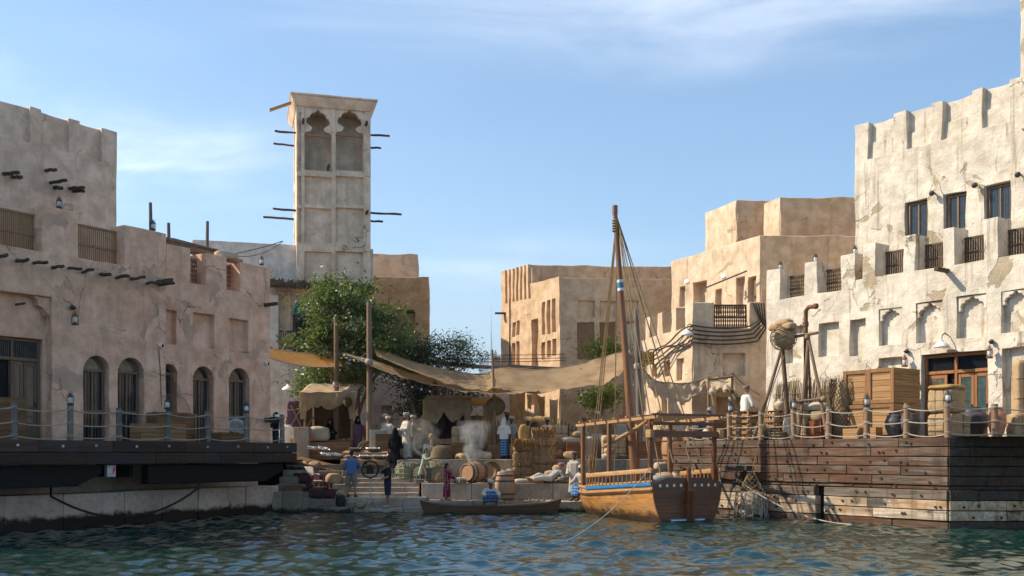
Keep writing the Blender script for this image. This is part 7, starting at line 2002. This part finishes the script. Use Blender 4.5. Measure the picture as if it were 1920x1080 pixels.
person('man in grey shirt and plaid cloth facing the woman in white', pos(959, 41.7, ZP), R(-20), 1.02, top='shirt', topm='c_greyshirt', bottom='skirt', botm='plaid', hat='turban', hatm='c_turban', skin='darkskin', sleeves=.6, la=((-.2, -.2, -1), (-.3, -.9, .2)), beard=True)
person('tall man in tan shirt behind the talking pair', pos(951, 42.4, ZP + .05), R(25), 1.1, top='shirt', topm='c_tan', bottom='trousers', botm='c_tan', hat='turban', hatm='c_mauve', skin='darkskin', sleeves=.8)
sack('yellowish fleece hanging over the netted stack', pos(982, 40.6, 2.75), (.42, .3, .62), .2, 84, M['straw'])
crate('trading table behind the tall netted stack', pos(1006, 42.6, ZP), 0, (1.9, .7, .92), M['crate_dk'], 4, 'board_table', rim=False)
person('seated trader in pale shirt and white turban behind the netted stack', pos(990, 43.2, ZP + .42), R(-15), 1.0, pel=.5, top='shirt', topm='c_robe', hat='turban', hatm='c_white', ll=((-.2, -1, 0), (0, 0, -1)), rl=((.2, -1, 0), (0, 0, -1)), bottom='skirt', botm='c_tan', la=((-.6, -.3, -1), (.3, -1, -.2)), ra=((.6, -.3, -1), (-.3, -1, -.2)), skin='darkskin')
crate('low bench under the seated trader', pos(990, 43.45, ZP), 0, (.7, .4, .85), M['crate_dk'], 3, rim=False)
jar('dark metal urn on the trading table', pos(1003, 42.7, ZP + .92), .62, TALL, M['iron'], 'urn')
basket('tray of dark dates on the trading table', pos(1018, 42.5, ZP + .92), [(.2, 0), (.30, .06), (.28, .10), (.12, .14), (0, .15)], M['darkwicker'])
sack('fat sack at the right end of the trading table', pos(1042, 42.4, ZP + .55), (.85, .6, .5), 0, 86, M['burlap'])
crate('box carrying the fat sack by the trading table', pos(1042, 42.4, ZP), 0, (.8, .6, .55), M['crate_dk'], 3, rim=False)
crate('big red brown box with sacks on top near the mast', pos(1088, 41.0, ZP - .0), .05, (1.2, .8, .68), M['red_box'] if 'red_box' in M else M['crate_dk'], 4, rim=False)
for k, (px, z, rz) in enumerate(((1073, .70, .1), (1098, .72, -.4), (1088, .92, .25))):
    sack(['left', 'right', 'top'][k] + ' sack lying on the big red brown box', pos(px, 40.9, ZP + z), (.95 if k == 0 else .75, .45, .24), rz, 90 + k, M['palecloth'] if k < 2 else M['burlap'])
o = drape('draped_cloth', 'tan cloth draped over the front of the red brown box', [(1085, 824), (1100, 823), (1113, 824)], [(1095, 850), (1104, 858), (1114, 852)], 40.5, 40.45, M['burlap'], 14, 8, 0, .05, 'cloth', 21, False)
person('man in pale robe sitting among sacks by the spiked fence', pos(1092, 42.6, ZP + .45), R(20), 1.0, pel=.5, top='robe', topm='c_robe', hat='turban', hatm='c_mauve', ll=((-.2, -1, 0), (0, 0, -1)), rl=((.2, -1, 0), (0, 0, -1)), skin='darkskin', la=((-.4, -.2, -1), (.3, -.9, -.3)), lean=(.15, 0, 1))
crate('bench of the man sitting among the sacks', pos(1092, 42.85, ZP), 0, (.8, .4, .85), M['crate_dk'], 3, rim=False)
person('man with white turban resting his arms right of the seated robed man', pos(1121, 42.5, ZP + .3), R(-25), 1.0, lean=(.1, -.35, 1), top='shirt', topm='c_tan', bottom='trousers', botm='c_tan', hat='turban', hatm='c_white', skin='darkskin', la=((-.7, -.5, -.6), (.6, -.8, 0)), ra=((.7, -.5, -.6), (-.6, -.8, 0)))
bale('tall grey cloth covered box in front of the resting man', pos(1113, 41.3, ZP), (.9, .6, 1.05), 0, 95, M['c_greyshirt'])
T = thing('spiked_fence', 'black iron fence with spikes behind the seated men', 'fence', pos(1070, 43.6, ZP), R(-12)); m = MB()
for k in range(8): MB().tube([(-.55 + k * .155, 0, .6), (-.55 + k * .155, 0, 1.72 - .07 * k), (-.55 + k * .155, 0, 1.80 - .07 * k)], [.022, .022, .004], 6).build('spike', M['iron'], T)
MB().tube([(-.6, 0, 1.5), (.6, 0, 1.0)], .02, 5).tube([(-.6, 0, .7), (.6, 0, .7)], .02, 5).build('rail', M['iron'], T)
# mid ledge right
k = 0
for row, xs_ in ((0, (1034, 1056)), (1, (1032, 1058)), (2, (1036, 1056)), (3, (1052,))):
    for px in xs_:
        lab = ['bottom', 'second', 'third', 'top'][row] + (' left' if px < 1045 else ' right') + ' sack of the pile behind the reclining man'
        sack(lab if row < 3 else 'topmost big sack of the pile behind the reclining man', pos(px, 39.0, 1.04 + row * .15), (.62 if row < 3 else .68, .45, .19 if row < 3 else .26), rnd.uniform(-.15, .15), 100 + k, M['burlap']); k += 1
person('man in pink turban reclining against the sack pile', pos(1030, 38.65, 1.04), R(-62), 1.0, pel=.17, lean=(.1, .85, .65), top='shirt', topm='c_greyshirt', bottom='trousers', botm='c_robe', hat='turban', hatm='c_pink', skin='skin', la=((-.5, .2, -.6), (.1, -1, .1)), ra=((.4, .3, -.8), (0, -.9, -.2)), ll=((-.12, -1, .38), (0, -1, -.42)), rl=((.12, -1, .10), (0, -1, -.12)))
person('tall man in grey robe leaning by the sacks next to the dhow bow', pos(1077, 38.2, .42), R(-20), 1.03, top='robe', topm='c_robe2', hat='turban', hatm='c_purple', skin='darkskin', hem=.25, la=((-.2, -.1, -1), (.1, -.7, -.8)))
sack('round sack behind the man sitting at the dhow bow', pos(1108, 38.9, 1.04), (.6, .45, .4), .2, 120, M['palecloth'])
bale('tan wrapped bale on the upper edge behind the mast', pos(1150, 40.8, ZP), (1.0, .8, 1.0), 0, 121, M['burlap'])
crate('stacked boards box right of the mast foot on the upper edge', pos(1215, 40.9, ZP), 0, (1.4, .7, .75), M['crate_dk'], 4, rim=False)
barrel('big upright barrel on the upper edge seen through the dhow frame', pos(1262, 39.6, ZP - .1), 1.15, .46, .2)
sack('pale sack at the foot of the big barrel', pos(1240, 39.3, 1.55), (.6, .4, .3), .3, 123, M['palecloth'])
jar('slim white two handled jar on the square behind the dhow roof', pos(1278, 41.0, ZP + .55), 1.1, [(.10, 0), (.20, .25), (.22, .5), (.12, .78), (.07, .92), (.09, 1.05)], M['palejar'])
crate('box carrying the slim white jar', pos(1278, 41.0, ZP), 0, (.6, .6, .55), M['crate_dk'], 3, rim=False)
jar('terracotta water jar beside the slim white jar', pos(1290, 40.7, ZP + .5), .7, ROUND, M['redjar'])
bale('low grey bundle under the terracotta water jar', pos(1292, 40.75, ZP), (.7, .7, .5), 0, 125, M['bale'])
person('person in grey head scarf bending at the potter stall', pos(1338, 38.6, ZR - .35), R(-60), .95, lean=(0, -.35, 1), top='shirt', topm='c_tan', bottom='skirt', botm='c_robe2', hat='scarf', hatm='c_greyshirt', skin='darkskin', la=((-.3, -.7, -.7), (.1, -1, -.2)), ra=((.3, -.7, -.7), (-.1, -1, -.2)))
T = thing('potter_stall', 'pole frame of the potter stall with hanging pots', 'stall', pos(1355, 39.6, ZR)); o = T.location.copy()
for a, b, Y in (((1329, 800), (1328, 706), 39.4), ((1373, 800), (1373, 700), 39.4), ((1362, 730), (1398, 790), 39.0), ((1328, 712), (1375, 706), 39.4)): MB().tube([at(*a, Y) - o, at(*b, Y) - o], .05, 7).build('pole', M['postbark'], T, smooth=True)
for px, py in ((1336, 742), (1362, 738), (1372, 755)): MB().lathe([(.02, 0), (.12, .05), (.16, .16), (.09, .28), (.06, .34)], 12, at(px, py, 39.2) - o).build('hanging_pot', M['palejar'], T, smooth=True)
MB().tube([at(1330, 715, 39.4) - o, at(1338, 760, 38.9) - o], .03, 5).build('rope', M['oldrope'], T)
# hanging strips of sacking behind the traders
for k, (x0, x1, t, b, Y) in enumerate(((955, 985, 730, 790, 45), (988, 997, 738, 770, 44.6), (1008, 1022, 742, 800, 45), (1030, 1046, 748, 800, 45.2), (905, 925, 752, 800, 45.6))):
    drape('hanging_cloth', ['widest tan curtain behind the trading table', 'narrow pale rag hanging under the canopy', 'tan strip of sacking beside the narrow rag', 'rightmost hanging sacking strip behind the traders', 'brown curtain behind the wicker ball'][k], [(x0, t), ((x0 + x1) / 2, t + 2), (x1, t)], [(x0 + 1, b), ((x0 + x1) / 2, b - 4), (x1 - 1, b)], Y, Y - .05, M['burlap'] if k % 2 == 0 else M['palecloth'], 16, 10, 0, .07, 'cloth', 40 + k, False)
# shop sign
T = thing('shop_sign', 'orange wooden sign with dark lettering on the old grey pole', 'sign', at(1214, 683, 40.7), R(8))
w_, h_ = 24 / F * 40.7, 24 / F * 40.7
MB().bx(-w_ / 2, w_ / 2, -.02, .02, 0, h_).build('board', M['sign'], T, bevel=.006)
m = MB()
for pts in (((-.18, .30), (-.10, .26), (-.02, .30), (.0, .38)), ((.04, .27), (.10, .24), (.17, .28), (.19, .36)), ((-.10, .40), (-.05, .42)), ((-.16, .16), (-.06, .12), (.04, .17), (.05, .22)), ((.10, .13), (.17, .16), (.18, .20)), ((.12, .40), (.13, .44))): m.tube([(x, -.026, z) for x, z in pts], .014, 5)
m.build('lettering', M['iron'], T, kind='stuff')
for k, a in enumerate((-w_ / 2, w_ / 2)): MB().bx(a - .02, a + .02, -.03, .03, -.01, h_ + .02).build('frame', M['beam'], T)
# two people half hidden at the end of the left deck
person('camera operator in dark clothes half hidden at the end of the brown house', pos(517, 38.2, ZL - .55), R(-70), 1.0, top='tee', topm='c_charcoal', bottom='trousers', botm='c_navy', hat='hair', la=((-.2, -.6, -.6), (.1, -.7, .7)), ra=((.2, -.6, -.6), (-.1, -.7, .7)))
T = thing('film_camera', 'black and white film camera held at the end of the brown house', 'camera', pos(521, 37.7, 3.35), R(-60)); MB().bx(-.10, .10, -.3, .2, 0, .22).build('body', M['rubber'], T, bevel=.01); MB().lathe([(.07, 0), (.08, .2), (.0, .2)], 12, (0, -.3, .11), Euler((R(90), 0, 0)).to_matrix()).build('lens', M['rubber'], T); MB().bx(-.08, .08, -.1, .15, .23, .32).build('monitor', M['plasticwhite'], T)
person('person in white robe at the foot of the wall beyond the deck', pos(537, 42.0, ZP), R(10), 1.0, top='robe', topm='c_white', hat='hair')
# smoke
def smoke(label, px, py0, py1, Y, w_, dens, seed):
    z0, z1 = zat(py1, Y), zat(py0, Y)
    o = MB().lathe([(w_ * .15, 0), (w_ * .4, (z1 - z0) * .3), (w_ * .75, (z1 - z0) * .7), (w_ * .9, (z1 - z0))], 16).build('smoke', None); o.location = pos(px, Y, z0); o['kind'] = 'stuff'
    tag(o, label, 'smoke')
    mt = bpy.data.materials.new('smoke'); mt.use_nodes = True; t = mt.node_tree; t.nodes.remove(t.nodes['Principled BSDF'])
    pv = t.nodes.new('ShaderNodeVolumePrincipled'); pv.inputs['Color'].default_value = (.92, .92, .92, 1); pv.inputs['Anisotropy'].default_value = .35
    tc_ = t.nodes.new('ShaderNodeTexCoord'); n = t.nodes.new('ShaderNodeTexNoise'); n.inputs['Scale'].default_value = 3.4; n.inputs['Detail'].default_value = 5; n.inputs['Distortion'].default_value = .8
    mp_ = t.nodes.new('ShaderNodeMapping'); mp_.inputs['Location'].default_value = (seed, seed, seed); mp_.inputs['Scale'].default_value = (1, 1, .6)
    t.links.new(tc_.outputs['Object'], mp_.inputs[0]); t.links.new(mp_.outputs[0], n.inputs['Vector'])
    # thin out towards the plume's rim (distance from its axis) and top
    sp = t.nodes.new('ShaderNodeSeparateXYZ'); t.links.new(tc_.outputs['Generated'], sp.inputs[0])
    def mth(op, a, b=0.0):
        q = t.nodes.new('ShaderNodeMath'); q.operation = op
        for i, v in enumerate((a, b)):
            if isinstance(v, (int, float)): q.inputs[i].default_value = v
            else: t.links.new(v, q.inputs[i])
        return q.outputs[0]
    dx, dy = mth('SUBTRACT', sp.outputs[0], .5), mth('SUBTRACT', sp.outputs[1], .5)
    r_ = mth('SQRT', mth('ADD', mth('MULTIPLY', dx, dx), mth('MULTIPLY', dy, dy)))
    rim = mth('MAXIMUM', mth('SUBTRACT', 1.0, mth('DIVIDE', r_, mth('ADD', mth('MULTIPLY', sp.outputs[2], .30), .13))), 0.0)
    top_ = mth('MULTIPLY', mth('SUBTRACT', 1.02, sp.outputs[2]), 1.0)
    nn = mth('MAXIMUM', mth('MULTIPLY', mth('SUBTRACT', n.outputs[0], .43), 6.0), 0.0)
    dn = mth('MULTIPLY', mth('MULTIPLY', nn, rim), mth('MULTIPLY', top_, dens)); t.links.new(dn, pv.inputs['Density'])
    t.links.new(pv.outputs[0], t.nodes['Material Output'].inputs['Volume']); o.data.materials.clear(); o.data.materials.append(mt)
smoke('white smoke plume rising from the lying barrel', 888, 788, 885, 39.3, 1.0, 15.0, 3.0)
smoke('thin smoke drifting around the robed men', 790, 785, 862, 41.0, 1.6, 3.0, 8.0)

# ------------------------------------------------------------------ more goods
LOW = [(.16, 0), (.24, .08), (.27, .16), (.25, .17), (.19, .06), (0, .05)]
DEEP = [(.16, 0), (.22, .16), (.24, .32), (.21, .33), (.17, .08), (0, .06)]
for lab, px, Y, z, pr, mt in (
    ('low round basket between the net heaps and the lying barrel', 852, 39.7, 1.04, LOW, 'wicker'),
    ('deep basket standing behind the small red jar', 953, 39.75, 1.04, DEEP, 'wicker'),
    ('deep basket beside the dome basket with the square opening', 652, 41.3, ZP, DEEP, 'darkwicker'),
    ('low basket on the square behind the black clad woman', 748, 41.6, ZP, LOW, 'wicker'),
    ('deep dark basket under the small netted stall', 838, 42.0, ZP, DEEP, 'darkwicker'),
    ('tall wicker basket left of the lower bale stack', 966, 41.2, ZP, [(.2, 0), (.26, .3), (.27, .62), (.24, .62), (.2, .1), (0, .08)], 'wicker'),
    ('low basket at the mast foot on the upper edge', 1168, 40.5, ZP, LOW, 'wicker'),
    ('basket lying on the middle of the worn steps', 598, 38.35, .74, LOW, 'wicker'),
    ('small basket near the top of the worn steps', 580, 39.7, 1.26, LOW, 'darkwicker'),
    ('open basket on the quay deck below the cross bar', 1440, .45, 0, DEEP, 'wicker')):
    p = pos(px, Y, z) if Y > 5 else RQ(px, Y, z); basket(lab, p, pr, M[mt])
for lab, px, Y, z, s_, pr, mt in (
    ('small red jar between the barrel and the lower bale stack', 957, 39.2, 1.04, .42, TALL, 'redjar'),
    ('blackened cooking pot on the square edge near the robed men', 786, 41.2, ZP, .50, ROUND, 'iron'),
    ('pale jar in front of the small netted stall', 823, 41.9, ZP, .55, TALL, 'palejar'),
    ('first of three pots in line before the spiked fence', 1052, 41.3, ZP, .45, ROUND, 'redjar'),
    ('brown oil jar beside the grey covered box', 1134, 41.2, ZP, .85, TALL, 'redjar'),
    ('left tall jar of the group right of the mast', 1204, 41.9, ZP, 1.0, TALL, 'palejar'),
    ('right tall jar of the group right of the mast', 1232, 41.6, ZP, .9, TALL, 'redjar'),
    ('dark jar on the quay deck near the dhow stern post', 1312, .7, 0, .75, TALL, 'darkjar'),
    ('small pale jar on the quay deck beside the dark one', 1326, .5, 0, .5, ROUND, 'palejar'),
    ('squat jar under the trestle poles by the deck end', 590, 42.9, ZP, .8, ROUND, 'palejar')):
    p = pos(px, Y, z) if Y > 5 else RQ(px, Y, z); jar(lab, p, s_, pr, M[mt])
for k, (lab, px, Y, z, d, mt) in enumerate((
    ('slumped sack behind the rope coil', 938, 39.9, 1.04, (.55, .4, .5), 'burlap'),
    ('left sack at the foot of the tall dark chest', 892, 41.3, ZP, (.55, .4, .42), 'burlap'),
    ('right sack at the foot of the tall dark chest', 906, 41.15, ZP, (.5, .4, .34), 'palecloth'),
    ('grey sack on the square behind the peach robed man', 800, 41.9, ZP, (.6, .45, .5), 'bale'),
    ('bottom sack of the little pile left of the mast', 1140, 40.5, ZP, (.7, .45, .26), 'palecloth'),
    ('top sack of the little pile left of the mast', 1142, 40.5, ZP + .24, (.62, .42, .24), 'burlap'),
    ('brown sack leaning on the tall jars right of the mast', 1220, 41.1, ZP, (.55, .45, .7), 'bale'),
    ('sack on the quay deck behind the dark jar', 1300, 1.1, 0, (.6, .5, .6), 'burlap'),
    ('pale sack on the deck between the slatted crates', 1424, .8, 0, (.5, .4, .5), 'palecloth'),
    ('small sack on the worn steps above the holdall', 640, 38.05, .48, (.42, .34, .3), 'bale'),
    ('brown bundle at the top of the worn steps', 590, 40.4, 1.52, (.5, .4, .36), 'bale'))):
    p = pos(px, Y, z) if Y > 5 else RQ(px, Y, z); sack(lab, p, d, .3 * k, 200 + k, M[mt])
for lab, px, Y, z, d, mt, n in (
    ('flat wooden box in front of the netted stacks', 1004, 38.8, 1.04, (.6, .4, .26), 'crate', 2),
    ('small dark box left of the wicker ball', 906, 42.3, ZP, (.5, .5, 1.0), 'crate_dk', 4),
    ('low box behind the first pot by the spiked fence', 1062, 41.8, ZP, (.8, .5, .7), 'crate', 3),
    ('tall pale crate at the right of the mast', 1246, 42.0, ZP, (.8, .6, 1.25), 'crate', 5),
    ('brown crate stacked behind the potter stall poles', 1352, 2.2, 0, (.8, .6, .8), 'crate_dk', 4),
    ('shallow crate on the second worn step', 552, 38.3, .74, (.55, .4, .24), 'crate_dk', 2)):
    p = pos(px, Y, z) if Y > 5 else RQ(px, Y, z); crate(lab, p, .15, d, M[mt], n, rim=False)
for k, (lab, px, Y) in enumerate((('left rolled carpet standing on end by the mast', 1184, 41.7), ('right rolled carpet standing on end by the mast', 1190, 41.9))):
    o = tag(MB().tube([(0, 0, 0), (.03, .1, .9), (.08, .22, 1.75)], [.13, .13, .12], 12).build('rolled_carpet', M['c_mauve' if k else 'burlap'], smooth=True), lab, 'carpet'); o.location = pos(px, Y, ZP)
# added dark sheets that stand in for the deep shade inside the stalls
for lab, x0, x1, t, b, Y in (('added dark sheet for the shade at the back of the pale roofed stall', 566, 662, 738, 822, 44.3), ('added dark sheet for the shade at the back of the small netted stall', 800, 880, 752, 822, 44.0)):
    drape('stall_shade_sheet', lab, [(x0, t), ((x0 + x1) / 2, t), (x1, t)], [(x0, b), ((x0 + x1) / 2, b), (x1, b)], Y, Y, M['c_stallshade'], 24, 6, 0, .06, 'cloth', x0, False)
# coil of rope on the quay deck
m = MB()
for k in range(5): m.tube([((.30 - .02 * (k % 2)) * math.cos(a), (.30 - .02 * (k % 2)) * math.sin(a), .03 + .05 * k) for a in [2 * math.pi * i / 18 for i in range(19)]], .03, 6)
o = tag(m.build('rope_coil', M['oldrope'], smooth=True), 'coil of rope lying on the quay deck before the wide slatted crate', 'rope'); o.location = RQ(1458, .45)

# loose stones and chips along the landing
m = MB(); rs = random.Random(3)
for i in range(230):
    k = rs.random()
    if k < .4: p = pos(rs.uniform(530, 640), 37.3, 0); y = rs.uniform(37.05, 40.6); p.y = y; p.z = stepz(0, y)
    elif k < .7: p = pos(rs.uniform(800, 1100), 38.0, .42); p.y = rs.uniform(37.3, 38.45)
    else: p = pos(rs.uniform(800, 1110), 39.0, 1.04); p.y = rs.uniform(38.6, 39.9)
    s_ = rs.uniform(.015, .055); b0 = len(m.v); m.ball(p + Vector((0, 0, s_ * .4)), (s_ * rs.uniform(.8, 1.5), s_, s_ * .7), 6, 4, (rs.random(), rs.random(), rs.random() * 3))
o = m.build('rubble', M['stone']); o['kind'] = 'stuff'; tag(o, 'loose stones and chips scattered along the stone landing', 'rubble')

# stacked wares along the back of the square
for k, (lab, px, Y, w_, h, mt) in enumerate((
    ('roped bale standing behind the round flat baskets', 703, 43.2, .9, 1.5, 'bale'),
    ('big burlap bale behind the peach robed man', 786, 43.4, 1.0, 1.35, 'burlap'),
    ('brown bale stack end between the netted stall and the wicker ball', 893, 43.6, .9, 1.9, 'bale'),
    ('wide burlap bale behind the seated trader', 1008, 44.2, 1.3, 1.9, 'burlap'),
    ('pale bale behind the fat sack and the fence', 1046, 43.9, .9, 1.5, 'palecloth'),
    ('tall bale between the dark shrub and the mast', 1143, 43.2, 1.1, 1.6, 'bale'),
    ('burlap bale behind the rolled carpets', 1180, 43.0, 1.0, 1.5, 'burlap'),
    ('low bale below the seated robed man', 1075, 42.1, .9, .75, 'burlap'),
    ('roped pale bale right of the brown curtain', 938, 43.6, .8, 1.5, 'palecloth'))):
    bale(lab, pos(px, Y, ZP), (w_, .7, h), .1 * (k % 3 - 1), 300 + k, M[mt])
for k, (lab, px, Y, z, d, mt) in enumerate((
    ('sack on the mid ledge in front of the tan net heap', 842, 38.75, 1.04, (.5, .35, .24), 'burlap'),
    ('fat sack beside the lower bale stack on the ledge', 958, 39.55, 1.04, (.5, .45, .55), 'palecloth'),
    ('left sack in front of the tallest netted stack', 1012, 39.0, 1.04, (.6, .42, .34), 'burlap'),
    ('right sack in front of the tallest netted stack', 1030, 39.35, 1.04, (.55, .42, .5), 'palecloth'),
    ('sack at the edge of the square under the leaning planks', 914, 40.9, ZP, (.5, .38, .3), 'palecloth'),
    ('long sack at the square edge below the burlap covered box', 866, 40.75, ZP, (.75, .4, .26), 'burlap'),
    ('sack in the shade below the trading table', 1002, 41.5, ZP, (.6, .45, .55), 'bale'),
    ('dusty sack at the square edge before the red brown box', 1070, 40.55, ZP, (.6, .4, .34), 'burlap'))):
    sack(lab, pos(px, Y, z), d, .4 * k, 400 + k, M[mt])
person('porter in tan shirt walking behind the burlap covered box', pos(876, 42.9, ZP), R(60), 1.03, top='shirt', topm='c_tan', bottom='skirt', botm='c_robe2', hat='turban', hatm='c_mauve', skin='darkskin', la=((-.2, -.4, -1), (0, -.8, .2)), ll=((0, -.25, -1), (0, .05, -1)), rl=((0, .25, -1), (0, .4, -1)))
person('man in white shirt standing between the bales behind the trader', pos(1026, 43.3, ZP), R(20), 1.02, top='shirt', topm='c_white', bottom='trousers', botm='c_tan', hat='turban', hatm='c_turban', skin='darkskin', la=((-.5, -.2, -1), (.5, -.7, .1)))
person('robed man with red turban behind the rolled carpets', pos(1166, 42.2, ZP), R(-35), 1.05, top='robe', topm='c_robe2', hat='turban', hatm='c_pink', skin='darkskin', beard=True)
person('boy in pale tunic squatting beside the blackened cooking pot', pos(797, 41.35, ZP), R(40), .8, pel=.30, lean=(0, -.4, 1), la=((-.4, -.7, -.6), (.3, -.9, -.2)), ra=((.4, -.7, -.6), (-.3, -.9, -.2)), ll=((-.3, -.8, .7), (0, .5, -1)), rl=((.3, -.8, .7), (0, .5, -1)), top='robe', topm='c_robe', hat='hair', skin='skin')

# ------------------------------------------------------------------ haze of the far air
def haze():
    o = MB().bx(-3500, 3500, -60, 9000, -1.5, 860).build('haze', None); o['kind'] = 'stuff'
    mt = bpy.data.materials.new('haze_air'); mt.use_nodes = True; t = mt.node_tree; t.nodes.remove(t.nodes['Principled BSDF'])
    pv = t.nodes.new('ShaderNodeVolumePrincipled'); pv.inputs['Color'].default_value = (.80, .90, 1, 1); pv.inputs['Density'].default_value = .00009; pv.inputs['Anisotropy'].default_value = .2
    t.links.new(pv.outputs[0], t.nodes['Material Output'].inputs['Volume']); o.data.materials.append(mt)
haze()
